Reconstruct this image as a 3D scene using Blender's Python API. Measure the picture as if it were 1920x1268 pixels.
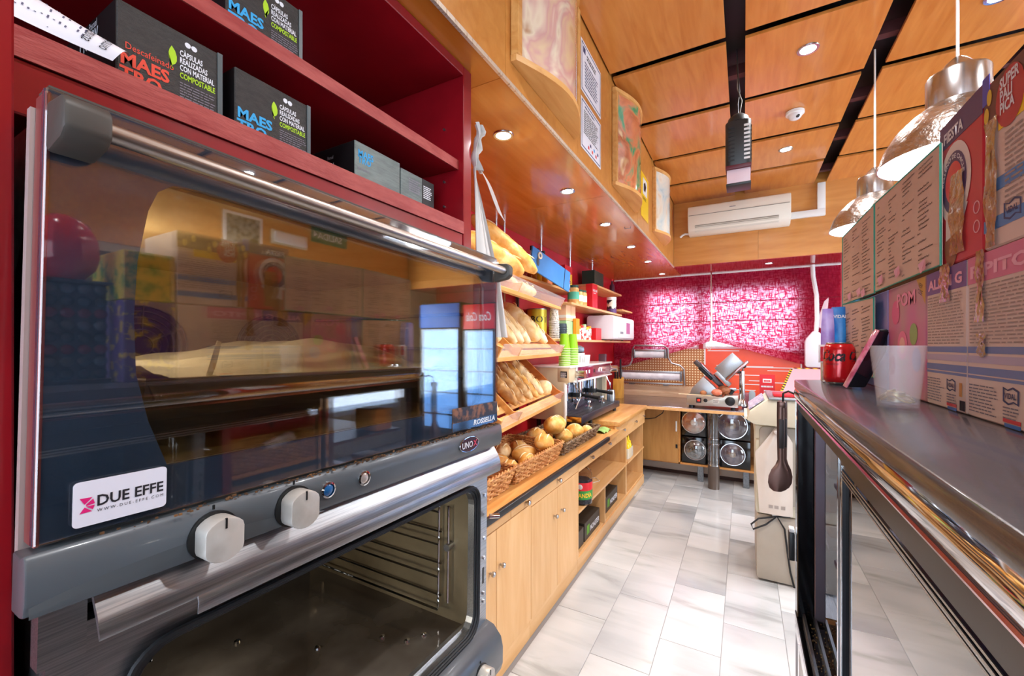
import bpy, bmesh, math, random
from mathutils import Vector, Matrix, Euler
random.seed(7)
for o in list(bpy.data.objects): bpy.data.objects.remove(o, do_unlink=True)
SC = bpy.context.scene
COL = SC.collection
PI = math.pi

# ------------------------------------------------------------------ camera, world, exposure
cam = bpy.data.cameras.new('camera'); camo = bpy.data.objects.new('camera', cam); COL.objects.link(camo)
camo.location = (0, 0, 1.5); camo.rotation_euler = (PI/2, 0, math.atan(435/783))
cam.sensor_fit = 'HORIZONTAL'; cam.sensor_width = 36; cam.lens = 36*783/1920
cam.shift_y = 14/1920; cam.clip_start = .02
SC.camera = camo
W = bpy.data.worlds.new('world'); SC.world = W; W.use_nodes = True
bg = W.node_tree.nodes['Background']; bg.inputs[0].default_value = (.80, .90, 1, 1); bg.inputs[1].default_value = 5.0
SC.view_settings.view_transform = 'Standard'; SC.view_settings.look = 'None'
SC.view_settings.exposure = 0.38; SC.view_settings.gamma = 1.0; SC.view_settings.use_curve_mapping = False
def area_light(name, loc, rot, sx, sy, power, col=(1, 1, 1)):
    l = bpy.data.lights.new(name, 'AREA'); l.shape = 'RECTANGLE'; l.size = sx; l.size_y = sy; l.energy = power; l.color = col
    o = bpy.data.objects.new(name, l); COL.objects.link(o); o.location = loc; o.rotation_euler = rot
    return o
# daylight entering through the two shop windows (front wall and street side)
area_light('daylight_front', (.95, -2.40, 1.65), (PI/2, 0, PI), 4.6, 2.4, 130, (.93, .97, 1))
area_light('daylight_side', (3.50, 3.75, 1.55), (PI/2, 0, PI/2), 2.2, 1.7, 60, (.85, .93, 1))

# ------------------------------------------------------------------ helpers
def lin(h):
    if isinstance(h, str):
        c = [int(h[i:i+2], 16)/255 for i in (1, 3, 5)]
        return tuple(((x/12.92) if x <= .04045 else ((x+.055)/1.055)**2.4) for x in c)+(1,)
    return tuple(h)+(1,) if len(h) == 3 else tuple(h)
MATS = {}
def nd(nt, t, **kw):
    n = nt.nodes.new(t)
    for k, v in kw.items(): setattr(n, k, v)
    return n
def M(name, col='#808080', rough=.5, metal=0, col2=None, scale=8, stretch=(1, 1, 1), lo=.35, hi=.65, detail=4, bump=0, bscale=None,
      emit=None, estr=0, coat=0, spec=.5, trans=0, ior=1.45, alpha=1, coord='Object', dist=0, tint=0, rvar=0):
    if name in MATS: return MATS[name]
    m = bpy.data.materials.new(name); m.use_nodes = True; nt = m.node_tree; b = nt.nodes['Principled BSDF']
    b.inputs['Base Color'].default_value = lin(col); b.inputs['Roughness'].default_value = rough; b.inputs['Metallic'].default_value = metal
    b.inputs['Coat Weight'].default_value = coat; b.inputs['Coat Roughness'].default_value = .08
    b.inputs['Specular IOR Level'].default_value = spec
    b.inputs['Transmission Weight'].default_value = trans; b.inputs['IOR'].default_value = ior; b.inputs['Alpha'].default_value = alpha
    if emit is not None:
        b.inputs['Emission Color'].default_value = lin(emit); b.inputs['Emission Strength'].default_value = estr
    tc = mp = None
    if col2 is not None or bump or rvar:
        tc = nd(nt, 'ShaderNodeTexCoord'); mp = nd(nt, 'ShaderNodeMapping'); mp.inputs['Scale'].default_value = stretch
        oi = nd(nt, 'ShaderNodeObjectInfo'); ad = nd(nt, 'ShaderNodeVectorMath', operation='MULTIPLY_ADD')
        cx = nd(nt, 'ShaderNodeCombineXYZ')
        for i in range(3): nt.links.new(oi.outputs['Random'], cx.inputs[i])
        nt.links.new(cx.outputs[0], ad.inputs[0]); ad.inputs[1].default_value = (37, 53, 41); nt.links.new(tc.outputs[coord], ad.inputs[2])
        nt.links.new(ad.outputs[0], mp.inputs[0])
    if col2 is not None:
        nz = nd(nt, 'ShaderNodeTexNoise'); nz.inputs['Scale'].default_value = scale; nz.inputs['Detail'].default_value = detail; nz.inputs['Distortion'].default_value = dist
        nt.links.new(mp.outputs[0], nz.inputs['Vector'])
        r = nd(nt, 'ShaderNodeValToRGB'); r.color_ramp.elements[0].position = lo; r.color_ramp.elements[1].position = hi
        r.color_ramp.elements[0].color = lin(col); r.color_ramp.elements[1].color = lin(col2)
        nt.links.new(nz.outputs[0], r.inputs[0])
        if tint:
            hs = nd(nt, 'ShaderNodeHueSaturation'); mr = nd(nt, 'ShaderNodeMapRange'); mr.inputs[3].default_value = 1-tint; mr.inputs[4].default_value = 1+tint*.6
            nt.links.new(oi.outputs['Random'], mr.inputs[0]); nt.links.new(mr.outputs[0], hs.inputs['Value'])
            nt.links.new(r.outputs[0], hs.inputs['Color']); nt.links.new(hs.outputs[0], b.inputs['Base Color'])
        else: nt.links.new(r.outputs[0], b.inputs['Base Color'])
        if rvar:
            mr2 = nd(nt, 'ShaderNodeMapRange'); mr2.inputs[3].default_value = max(0, rough-rvar); mr2.inputs[4].default_value = rough+rvar
            nt.links.new(nz.outputs[0], mr2.inputs[0]); nt.links.new(mr2.outputs[0], b.inputs['Roughness'])
    if bump:
        nb = nd(nt, 'ShaderNodeTexNoise'); nb.inputs['Scale'].default_value = bscale or scale; nb.inputs['Detail'].default_value = 3
        nt.links.new(mp.outputs[0], nb.inputs['Vector'])
        bp = nd(nt, 'ShaderNodeBump'); bp.inputs['Strength'].default_value = bump; bp.inputs['Distance'].default_value = .01
        nt.links.new(nb.outputs[0], bp.inputs['Height']); nt.links.new(bp.outputs[0], b.inputs['Normal'])
    MATS[name] = m
    return m

class MB:
    """collects shapes, then links them as one mesh object"""
    def __init__(s, org=(0, 0, 0)):
        s.v = []; s.f = []; s.org = Vector(org)
    def add(s, vs, fs, mtx=None):
        n = len(s.v)
        for p in vs:
            p = Vector(p)
            s.v.append(mtx @ p if mtx else p)
        s.f += [tuple(i+n for i in f) for f in fs]
        return s
    def box(s, x0, x1, y0, y1, z0, z1, mtx=None):
        x0, x1 = min(x0, x1), max(x0, x1); y0, y1 = min(y0, y1), max(y0, y1); z0, z1 = min(z0, z1), max(z0, z1)
        return s.add([(x0, y0, z0), (x1, y0, z0), (x1, y1, z0), (x0, y1, z0), (x0, y0, z1), (x1, y0, z1), (x1, y1, z1), (x0, y1, z1)],
              [(0, 3, 2, 1), (4, 5, 6, 7), (0, 1, 5, 4), (1, 2, 6, 5), (2, 3, 7, 6), (3, 0, 4, 7)], mtx)
    def cyl(s, p0, p1, r0, r1=None, n=16, caps=True):
        r1 = r0 if r1 is None else r1
        p0 = Vector(p0); p1 = Vector(p1); d = (p1-p0).normalized(); a = d.orthogonal().normalized(); b = d.cross(a)
        vs = []
        for p, r in ((p0, r0), (p1, r1)):
            for i in range(n):
                t = 2*PI*i/n; vs.append(p+(a*math.cos(t)+b*math.sin(t))*r)
        fs = [(i, (i+1) % n, n+(i+1) % n, n+i) for i in range(n)]
        if caps: fs += [tuple(range(n-1, -1, -1)), tuple(range(n, 2*n))]
        return s.add(vs, fs)
    def lathe(s, prof, c=(0, 0, 0), ax=(0, 0, 1), n=24, ref=None):
        ax = Vector(ax).normalized(); a = (Vector(ref) if ref else ax.orthogonal()).normalized(); b = ax.cross(a); c = Vector(c)
        vs = []; k = len(prof)
        for r, z in prof:
            for i in range(n):
                t = 2*PI*i/n; vs.append(c+ax*z+(a*math.cos(t)+b*math.sin(t))*max(r, 1e-4))
        fs = []
        for j in range(k-1):
            for i in range(n): fs.append((j*n+i, j*n+(i+1) % n, (j+1)*n+(i+1) % n, (j+1)*n+i))
        if prof[0][0] < 2e-4 or True: fs.append(tuple(range(n-1, -1, -1)))
        fs.append(tuple(range((k-1)*n, k*n)))
        return s.add(vs, fs)
    def ring(s, prof, c, ax, n=24):
        """lathe of a closed profile (no caps)"""
        ax = Vector(ax).normalized(); a = ax.orthogonal().normalized(); b = ax.cross(a); c = Vector(c); k = len(prof); vs = []
        for r, z in prof:
            for i in range(n):
                t = 2*PI*i/n; vs.append(c+ax*z+(a*math.cos(t)+b*math.sin(t))*r)
        return s.add(vs, [(j*n+i, j*n+(i+1) % n, ((j+1) % k)*n+(i+1) % n, ((j+1) % k)*n+i) for j in range(k) for i in range(n)])
    def tube(s, pts, r, n=8, closed=False, rs=None):
        pts = [Vector(p) for p in pts]; m = len(pts); vs = []; up = None
        for i, p in enumerate(pts):
            if closed: d = pts[(i+1) % m]-pts[i-1]
            else: d = pts[min(i+1, m-1)]-pts[max(i-1, 0)]
            d.normalize()
            if up is None: up = d.orthogonal().normalized()
            else:
                up = up-d*up.dot(d)
                up = up.normalized() if up.length > 1e-5 else d.orthogonal().normalized()
            b = d.cross(up); rr = rs[i] if rs else r
            for k in range(n):
                t = 2*PI*k/n; vs.append(p+(up*math.cos(t)+b*math.sin(t))*rr)
        fs = []
        for i in range(m if closed else m-1):
            j = (i+1) % m
            for k in range(n): fs.append((i*n+k, i*n+(k+1) % n, j*n+(k+1) % n, j*n+k))
        if not closed: fs += [tuple(range(n-1, -1, -1)), tuple(range((m-1)*n, m*n))]
        return s.add(vs, fs)
    def prism(s, poly, axis, a, b):
        """poly of 2d points extruded along axis x/y/z from a to b"""
        def P(q, t):
            return (t, q[0], q[1]) if axis == 'x' else (q[0], t, q[1]) if axis == 'y' else (q[0], q[1], t)
        n = len(poly)
        return s.add([P(q, a) for q in poly]+[P(q, b) for q in poly],
                     [tuple(range(n-1, -1, -1)), tuple(range(n, 2*n))]+[(i, (i+1) % n, n+(i+1) % n, n+i) for i in range(n)])
    def frame(s, outer, inner, axis, a, b):
        """ring between two outlines with the same point count, extruded"""
        def P(q, t):
            return (t, q[0], q[1]) if axis == 'x' else (q[0], t, q[1]) if axis == 'y' else (q[0], q[1], t)
        n = len(outer); vs = [P(q, a) for q in outer]+[P(q, a) for q in inner]+[P(q, b) for q in outer]+[P(q, b) for q in inner]; fs = []
        for i in range(n):
            j = (i+1) % n
            fs += [(i, j, n+j, n+i), (2*n+i, 3*n+i, 3*n+j, 2*n+j), (i, 2*n+i, 2*n+j, j), (n+i, n+j, 3*n+j, 3*n+i)]
        return s.add(vs, fs)
    def grid(s, fn, nu, nv, closed_u=False):
        vs = [fn(i/(nu if closed_u else nu-1) if nu > 1 else 0, j/(nv-1)) for j in range(nv) for i in range(nu)]
        fs = []
        for j in range(nv-1):
            for i in range(nu if closed_u else nu-1):
                k = (i+1) % nu; fs.append((j*nu+i, j*nu+k, (j+1)*nu+k, (j+1)*nu+i))
        return s.add(vs, fs)
    def ball(s, c, r, n=12, m=8, mtx=None, fn=None):
        vs = []; c = Vector(c); r = (r, r, r) if not hasattr(r, '__len__') else r
        for j in range(m+1):
            ph = PI*j/m
            for i in range(n):
                t = 2*PI*i/n; d = Vector((math.sin(ph)*math.cos(t), math.sin(ph)*math.sin(t), math.cos(ph)))
                k = fn(d) if fn else 1
                q = Vector((d.x*r[0]*k, d.y*r[1]*k, d.z*r[2]*k))
                vs.append(c+(mtx @ q if mtx else q))
        return s.add(vs, [(j*n+i, (j+1)*n+i, (j+1)*n+(i+1) % n, j*n+(i+1) % n) for j in range(m) for i in range(n)])
    def build(s, name, mat, parent=None, bevel=0, smooth=35, seg=2, solid=0):
        me = bpy.data.meshes.new(name); bm = bmesh.new()
        vv = [bm.verts.new(p-s.org) for p in s.v]
        for f in s.f:
            g = []
            for i in f:
                if i not in g: g.append(i)
            if len(g) > 2:
                try: bm.faces.new([vv[i] for i in g])
                except ValueError: pass
        bmesh.ops.remove_doubles(bm, verts=bm.verts, dist=2e-5)
        bmesh.ops.recalc_face_normals(bm, faces=bm.faces)
        if bevel:
            ed = [e for e in bm.edges if len(e.link_faces) == 2 and e.calc_face_angle(0) > .6]
            bmesh.ops.bevel(bm, geom=ed, offset=bevel, segments=seg, affect='EDGES', profile=.5, clamp_overlap=True)
        if solid:
            bmesh.ops.solidify(bm, geom=bm.faces[:], thickness=solid)
        bm.to_mesh(me); bm.free()
        if smooth:
            me.shade_smooth(); me.set_sharp_from_angle(angle=math.radians(smooth))
        if mat: me.materials.append(mat)
        o = bpy.data.objects.new(name, me); COL.objects.link(o)
        if parent: o.parent = parent
        else: o.location = s.org
        return o

def tag(o, label=None, cat=None, group=None, kind=None):
    if label: o['label'] = label
    if cat: o['category'] = cat
    if group: o['group'] = group
    if kind: o['kind'] = kind
    return o
def thing(name, label, cat, loc=(0, 0, 0), rot=(0, 0, 0), group=None):
    o = bpy.data.objects.new(name, None); COL.objects.link(o); o.location = loc; o.rotation_euler = rot; o.empty_display_size = .05
    return tag(o, label, cat, group)
def dup(root, loc=None, rot=None, label=None):
    c = root.copy(); COL.objects.link(c)
    if loc is not None: c.location = loc
    if rot is not None: c.rotation_euler = rot
    if label: c['label'] = label
    for ch in [x for x in bpy.data.objects if x.parent is root]:
        d = ch.copy(); COL.objects.link(d); d.parent = c
        for g in [x for x in bpy.data.objects if x.parent is ch]:
            e = g.copy(); COL.objects.link(e); e.parent = d
    return c
def rrect(x0, x1, y0, y1, r, n=5):
    pts = []
    for cx, cy, a in ((x1-r, y1-r, 0), (x0+r, y1-r, PI/2), (x0+r, y0+r, PI), (x1-r, y0+r, 1.5*PI)):
        for i in range(n+1):
            t = a+PI/2*i/n; pts.append((cx+r*math.cos(t), cy+r*math.sin(t)))
    return pts
def text(s, pos, R, U, size, mat, parent=None, w=None, align='LEFT', name='lettering', bold=0, line=1.0, org=(0, 0, 0), shear=0, depth=0):
    """flat lettering lying in the plane R,U; pos = lower left of first line"""
    c = bpy.data.curves.new(name, 'FONT'); c.body = s; c.size = size; c.align_x = align; c.resolution_u = 2; c.space_line = line; c.offset = bold; c.shear = shear
    c.fill_mode = 'FRONT' if not depth else 'BOTH'; c.extrude = depth
    t = bpy.data.objects.new(name, c); COL.objects.link(t)
    bpy.context.view_layer.update()
    me = bpy.data.meshes.new_from_object(t.evaluated_get(bpy.context.evaluated_depsgraph_get()))
    bpy.data.objects.remove(t, do_unlink=True); bpy.data.curves.remove(c)
    R = Vector(R).normalized(); U = Vector(U).normalized(); k = 1
    if w and len(me.vertices):
        xs = [v.co.x for v in me.vertices]; k = w/max(1e-6, max(xs)-min(xs))
        if align == 'LEFT': 
            x0 = min(xs)
            for v in me.vertices: v.co.x -= x0
    N = R.cross(U); P = Vector(pos)-Vector(org)
    for v in me.vertices: v.co = P+R*(v.co.x*k)+U*v.co.y+N*v.co.z
    me.materials.clear(); me.materials.append(mat); me.name = name
    o = bpy.data.objects.new(name, me); COL.objects.link(o); o.parent = parent
    return o
def quadsheet(name, quads, mat, parent, org=(0, 0, 0)):
    m = MB(org)
    for q in quads: m.add(q, [(0, 1, 2, 3)])
    return m.build(name, mat, parent, smooth=0)
def microtext(pos, R, U, w, h, n, mat, parent, org=(0, 0, 0), rag=.25, fill=.5, name='small_print', words=5):
    R = Vector(R).normalized(); U = Vector(U).normalized(); P = Vector(pos); qs = []; lh = h/n
    for i in range(n):
        x = 0; end = w*(1-random.random()*rag)
        while x < end:
            l = min(w/words*(.4+random.random()), end-x)
            a = P+R*x+U*(h-lh*(i+1)); b = a+R*l
            qs.append((a, b, b+U*lh*fill, a+U*lh*fill)); x += l+w*.025
    return quadsheet(name, qs, mat, parent, org)
def scribble(pos, R, U, w, h, rows, cols, mat, parent, org=(0, 0, 0), t=.0009, name='handwriting'):
    """handwritten columns of short wavy pen strokes"""
    R = Vector(R).normalized(); U = Vector(U).normalized(); P = Vector(pos); m = MB(org); lh = h/rows; cw = w/cols
    for c in range(cols):
        for i in range(rows):
            if random.random() < .13: continue
            x0 = c*cw+random.random()*cw*.1; ln = cw*random.choice((.18, .45, .6, .75)); y0 = h-lh*(i+.6)+random.uniform(-.1, .1)*lh
            k = max(4, int(ln/(lh*.22))); pts = []
            for j in range(k+1):
                pts.append(P+R*(x0+ln*j/k)+U*(y0+lh*(.0 if j % 2 else random.uniform(.15, .5))))
            for a, b in zip(pts, pts[1:]):
                m.add([a, b, b+U*t, a+U*t], [(0, 1, 2, 3)])
    return m.build(name, mat, parent, smooth=0)

# ------------------------------------------------------------------ materials
def thin_glass(name, tint, refl, rough=.02):
    m = bpy.data.materials.new(name); m.use_nodes = True; nt = m.node_tree; nt.nodes.clear(); L = nt.links.new
    out = nd(nt, 'ShaderNodeOutputMaterial'); tr = nd(nt, 'ShaderNodeBsdfTransparent'); tr.inputs[0].default_value = lin(tint)
    gl = nd(nt, 'ShaderNodeBsdfGlossy'); gl.inputs['Roughness'].default_value = rough; gl.inputs[0].default_value = (1, .97, .93, 1)
    fr = nd(nt, 'ShaderNodeFresnel'); ge = nd(nt, 'ShaderNodeNewGeometry'); ma = nd(nt, 'ShaderNodeMath', operation='MULTIPLY_ADD'); L(ge.outputs['Backfacing'], ma.inputs[0]); ma.inputs[1].default_value = 1/1.5-1.5; ma.inputs[2].default_value = 1.5; L(ma.outputs[0], fr.inputs[0]); mr = nd(nt, 'ShaderNodeMapRange'); mr.inputs[1].default_value = .04; mr.inputs[2].default_value = 1; mr.inputs[3].default_value = refl; mr.inputs[4].default_value = 1
    L(fr.outputs[0], mr.inputs[0]); mx = nd(nt, 'ShaderNodeMixShader'); L(mr.outputs[0], mx.inputs[0]); L(tr.outputs[0], mx.inputs[1]); L(gl.outputs[0], mx.inputs[2]); L(mx.outputs[0], out.inputs[0])
    return m
def wood(name, a, b, st, rough=.35, coat=.25, tint=.06, sc=3.2):
    return M(name, a, rough, col2=b, scale=sc, stretch=st, lo=.3, hi=.72, detail=5, coat=coat, tint=tint, bump=.03, bscale=sc*3, dist=.6)
CEILW = wood('ceiling_veneer', '#c4752f', '#d68c44', (9, 1, 9), .30, .35, .05)
SOFW = wood('soffit_veneer', '#b5661f', '#ca7c34', (6, .7, 6), .24, .5, .03)
BEAMW = wood('beam_veneer', '#be7a32', '#d09048', (.8, 6, 6), .35, .3, .04)
CABW = wood('cabinet_beech', '#d19c60', '#deb07a', (7, 7, .8), .38, .2, .04)
CABH = wood('beech_horizontal', '#d19c60', '#deb07a', (7, .8, 7), .38, .2, .04)
CABD = wood('cabinet_inner_oak', '#b87838', '#cf924f', (7, .9, 7), .4, .15, .04)
TOPW = wood('worktop_butcher_block', '#bf7f3e', '#dba868', (10, .9, 10), .33, .3, .04)
RACKW = wood('rack_pine', '#d2934a', '#e8b36c', (9, .9, 9), .45, .1, .06)
RACKB = wood('rack_side_board', '#a9602a', '#c0763a', (2, 2, 9), .45, .1, .04)
REDP = M('red_lacquer', '#8e0f1a', .28, col2='#7c0b15', scale=5, coat=.3, bump=.02, bscale=60)
REDE = M('red_worn_edge', '#94322f', .55, col2='#a84a43', scale=60, stretch=(1, .25, 1), bump=.25, bscale=160)
REDW = M('red_wall_paint', '#bf1d28', .38, col2='#b01822', scale=3, coat=.15)
STEEL = M('brushed_steel', '#bcbdbf', .36, 1, col2='#9c9fa2', scale=20, stretch=(30, .6, 30), bump=.02, bscale=90)
STEELD = M('dull_steel', '#8d8f91', .38, 1, col2='#75777a', scale=9, stretch=(8, 1, 8))
CHROME = M('chrome', '#d5d7da', .06, 1)
ALU = M('spun_aluminium', '#c9cacc', .22, 1, col2='#bcbec1', scale=30, stretch=(1, 1, 40), bump=.03, bscale=120)
OVENG = M('oven_grey_plastic', '#565c61', .33, col2='#4b5156', scale=5, coat=.15)
OVEND = M('oven_dark_grey', '#47423d', .5)
BLACK = M('black_plastic', '#141517', .4)
BLACKG = M('black_gloss', '#0b0c0f', .1, coat=.5)
RUBBER = M('black_rubber', '#1d1e21', .55)
WHITE = M('white_plastic', '#e6e6e4', .35)
WHITEP = M('white_paper', '#e4e2e8', .8)
CREAM = M('cream_plastic', '#d9d2bb', .42, col2='#d0c8b0', scale=5)
CREAM2 = M('cream_grey_plastic', '#b5ab9c', .5, col2='#aaa091', scale=4)
TXW = M('white_print', '#dedfe4', .6); TXK = M('black_print', '#1d1b22', .6); TXR = M('red_orange_print', '#e04a33', .6)
TXB = M('blue_print', '#2f9fd8', .6); TXG = M('lime_print', '#a8cf1e', .6); TXM = M('magenta_print', '#d6186f', .6)
TXV = M('navy_print', '#3a3f66', .6); TXY = M('yellow_print', '#f0c430', .6); TXGR = M('grey_print', '#7d7680', .7); PEN = M('pen_ink', '#241f2a', .7)
RED = M('bright_red', '#d3202a', .35); REDB = M('can_red', '#c5121b', .22, .25, coat=.6); YEL = M('bright_yellow', '#f2c713', .35); GREEN = M('lime_green', '#8fd01c', .4)
BLUEM = M('blue_card', '#3f7fc0', .5, col2='#3674b4', scale=4)
# ------------------------------------------------------------------ the setting
def struct(o): o['kind'] = 'structure'; return o
# --- floor: grout bed and marble tiles, 0.28 x 0.565 running bond
def marble():
    m = bpy.data.materials.new('white_marble'); m.use_nodes = True; nt = m.node_tree; b = nt.nodes['Principled BSDF']; L = nt.links.new
    tc = nd(nt, 'ShaderNodeTexCoord'); oi = nd(nt, 'ShaderNodeObjectInfo'); cx = nd(nt, 'ShaderNodeCombineXYZ')
    for i in range(3): L(oi.outputs['Random'], cx.inputs[i])
    ad = nd(nt, 'ShaderNodeVectorMath', operation='MULTIPLY_ADD'); L(cx.outputs[0], ad.inputs[0]); ad.inputs[1].default_value = (91, 47, 63); L(tc.outputs['Object'], ad.inputs[2])
    mp = nd(nt, 'ShaderNodeMapping'); mp.inputs['Rotation'].default_value = (0, 0, .7); mp.inputs['Scale'].default_value = (1, 4.5, 1); L(ad.outputs[0], mp.inputs[0])
    n1 = nd(nt, 'ShaderNodeTexNoise'); n1.inputs['Scale'].default_value = 1.7; n1.inputs['Detail'].default_value = 6; n1.inputs['Distortion'].default_value = .5; L(mp.outputs[0], n1.inputs['Vector'])
    r = nd(nt, 'ShaderNodeValToRGB'); e = r.color_ramp.elements; e[0].position = .30; e[0].color = lin('#bfc2c0'); e[1].position = .56; e[1].color = lin('#e6e7e8')
    k = e.new(.42); k.color = lin('#dcdedf')
    L(n1.outputs[0], r.inputs[0])
    n2 = nd(nt, 'ShaderNodeTexNoise'); n2.inputs['Scale'].default_value = 1.3; L(ad.outputs[0], n2.inputs['Vector'])
    r2 = nd(nt, 'ShaderNodeValToRGB'); e = r2.color_ramp.elements; e[0].position = .3; e[0].color = lin('#c9ccd0'); e[1].position = .6; e[1].color = lin('#fbfbfb'); L(n2.outputs[0], r2.inputs[0])
    mx = nd(nt, 'ShaderNodeMix', data_type='RGBA', blend_type='MULTIPLY'); mx.inputs[0].default_value = 1
    L(r.outputs[0], mx.inputs['A']); L(r2.outputs[0], mx.inputs['B'])
    hs = nd(nt, 'ShaderNodeHueSaturation'); mr = nd(nt, 'ShaderNodeMapRange'); mr.inputs[3].default_value = .68; mr.inputs[4].default_value = .82
    L(oi.outputs['Random'], mr.inputs[0]); L(mr.outputs[0], hs.inputs['Value']); L(mx.outputs['Result'], hs.inputs['Color']); L(hs.outputs[0], b.inputs['Base Color'])
    b.inputs['Roughness'].default_value = .2; b.inputs['Coat Weight'].default_value = .15
    return m
MARB = marble()
GROUT = M('grout', '#8f8d8c', .8)
floor = struct(MB().box(-1.6, 3.7, -2.6, 5.9, -.06, -.003).build('floor', GROUT, smooth=0))
TW, TL, G = .2805, .565, .0022
tm = None; pieces = []
for ci in range(-2, 17):
    x0 = -.939+TW*ci
    off = (2.805 if ci % 2 == 0 else 2.53)-TL*9
    for rj in range(0, 15):
        y0 = off+TL*rj
        if x0+TW > 3.7 or y0+TL > 5.86 or y0 < -2.6: continue
        if ci < -.5 and y0 < 4.2: continue
        if tm is None:
            o = MB().box(G/2, TW-G/2, G/2, TL-G/2, -.012, 0).build('tile', MARB, floor, bevel=.0012, seg=1); tm = o.data
        else:
            o = bpy.data.objects.new('tile', tm); COL.objects.link(o); o.parent = floor
        o.location = (x0, y0, 0)
# --- walls
WALLX, SOFZ, SOFX, CEZ, BEAMY, BACKY = -1.57, 2.386, -.698, 3.10, 5.04, 5.75
struct(MB().box(WALLX-.1, WALLX, -2.5, 5.85, 0, 3.3).build('wall_left', REDW, smooth=0))
wb = MB()
OPEN = ((-1.12, -.50), (-.45, .53)); ZL, ZH = 1.46, 2.18
wb.box(-1.67, -1.12, BACKY, BACKY+.12, 0, 3.3); wb.box(-.50, -.45, BACKY, BACKY+.12, 0, 3.3); wb.box(.53, 3.7, BACKY, BACKY+.12, 0, 3.3)
for a, b in OPEN: wb.box(a, b, BACKY, BACKY+.12, 0, ZL); wb.box(a, b, BACKY, BACKY+.12, ZH, 3.3)
struct(wb.build('wall_back', REDW, smooth=0))
GLASS = thin_glass('window_glass', '#f6faff', .04)
for i, (a, b) in enumerate(OPEN):
    w = struct(MB().frame([(a, ZL), (b, ZL), (b, ZH), (a, ZH)], [(a+.03, ZL+.03), (b-.03, ZL+.03), (b-.03, ZH-.03), (a+.03, ZH-.03)], 'y', BACKY+.03, BACKY+.08).build('window_%d' % (i+1), WHITE, smooth=0))
    MB().box(a+.03, b-.03, BACKY+.05, BACKY+.056, ZL+.03, ZH-.03).build('pane', GLASS, w, smooth=0)
WALLC = M('shop_wall_cream', '#c9b79c', .7)
wr = MB()   # street-side wall with a wide window and a door light
wr.box(3.6, 3.72, -2.5, 2.6, 0, 3.3); wr.box(3.6, 3.72, 4.9, 5.85, 0, 3.3); wr.box(3.6, 3.72, 2.6, 4.9, 0, .55); wr.box(3.6, 3.72, 2.6, 4.9, 2.35, 3.3)
wallr = struct(wr.build('wall_right', WALLC, smooth=0))
w = struct(MB().frame([(2.6, .55), (4.9, .55), (4.9, 2.35), (2.6, 2.35)], [(2.66, .61), (4.84, .61), (4.84, 2.29), (2.66, 2.29)], 'x', 3.62, 3.69).build('window_3', WHITE, smooth=0))
MB().box(3.65, 3.656, 2.66, 4.84, .61, 2.29).build('pane', GLASS, w, smooth=0)
wf = MB(); wf.box(-1.67, -1.4, -2.62, -2.5, 0, 3.3); wf.box(3.3, 3.72, -2.62, -2.5, 0, 3.3); wf.box(-1.4, 3.3, -2.62, -2.5, 0, .4); wf.box(-1.4, 3.3, -2.62, -2.5, 2.9, 3.3)
struct(wf.build('wall_front', WALLC, smooth=0))
w = struct(MB().frame([(-1.4, .4), (3.3, .4), (3.3, 2.9), (-1.4, 2.9)], [(-1.33, .47), (3.23, .47), (3.23, 2.83), (-1.33, 2.83)], 'y', -2.58, -2.52).build('window_4', BLACK, smooth=0))
MB().box(-1.33, 3.23, -2.555, -2.549, .47, 2.83).build('pane', GLASS, w, smooth=0)
# --- ceiling: dark void with wooden panels hung below it
VOID = M('black_ceiling_void', '#100c10', .5)
ceil = struct(MB().box(-1.67, 3.72, -2.62, 5.87, 3.24, 3.34).build('ceiling', VOID, smooth=0))
colx = [(-.690, -.084), (.006, .605), (.70, 1.30), (1.39, 1.99), (2.08, 2.68), (2.77, 3.37)]
pm = {}
for cxi, (a, b) in enumerate(colx):
    for r in range(-6, 4):
        y0 = 2.495+.66*r; y1 = y0+.600
        if r == 3: y1 = BEAMY+.0
        if y1 > BEAMY: y1 = BEAMY-.004
        k = (round(b-a, 3), round(y1-y0, 3))
        if k not in pm:
            o = MB().box(0, b-a, 0, y1-y0, 0, .018).build('panel', CEILW, ceil, bevel=.0015, seg=1); pm[k] = o.data
        else:
            o = bpy.data.objects.new('panel', pm[k]); COL.objects.link(o); o.parent = ceil
        o.location = (a, y0, CEZ+(.0 if (r+cxi) % 2 else .002))
for y in (-2.2, -.4, 1.9, 2.85, 3.5, 4.1, 4.8):      # joists seen in the open gaps
    MB().box(-.69, 3.4, y, y+.05, 3.13, 3.19).build('joist', M('joist_red_brown', '#4a1c1c', .6), ceil, smooth=0)
# --- soffit over the back counter
sof = struct(MB().box(WALLX, SOFX-.016, -2.5, 5.75, SOFZ+.016, 3.24).build('wall_soffit', SOFW, smooth=0))
ys = [-2.5, -1.2, -.02, 1.19, 2.43, 3.68, 4.92, 5.75]
for a, b in zip(ys, ys[1:]):
    MB().box(WALLX+.002, SOFX-.001, a+.001, b-.001, SOFZ, SOFZ+.016).build('soffit_panel', SOFW, sof, smooth=0)
yf = [-2.5, -1.0, -.3, .62, 1.21, 1.9, 2.44, 3.2, 3.7, 4.6, BEAMY]
for a, b in zip(yf, yf[1:]):
    MB().box(SOFX-.016, SOFX, a+.001, b-.001, SOFZ+.016, 3.20).build('face_panel', BEAMW, sof, smooth=0)
MB().prism([(SOFX-.003, SOFZ-.004), (SOFX+.007, SOFZ-.004), (SOFX+.007, SOFZ+.010), (SOFX+.0005, SOFZ+.010), (SOFX+.0005, SOFZ+.001), (SOFX-.003, SOFZ+.001)], 'y', -2.4, BEAMY).build('edge_trim', M('worn_aluminium_trim', '#cfc4b4', .4, .5, col2='#8c6f55', scale=40, stretch=(1, 3, 1), lo=.55, hi=.75), sof)
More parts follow.
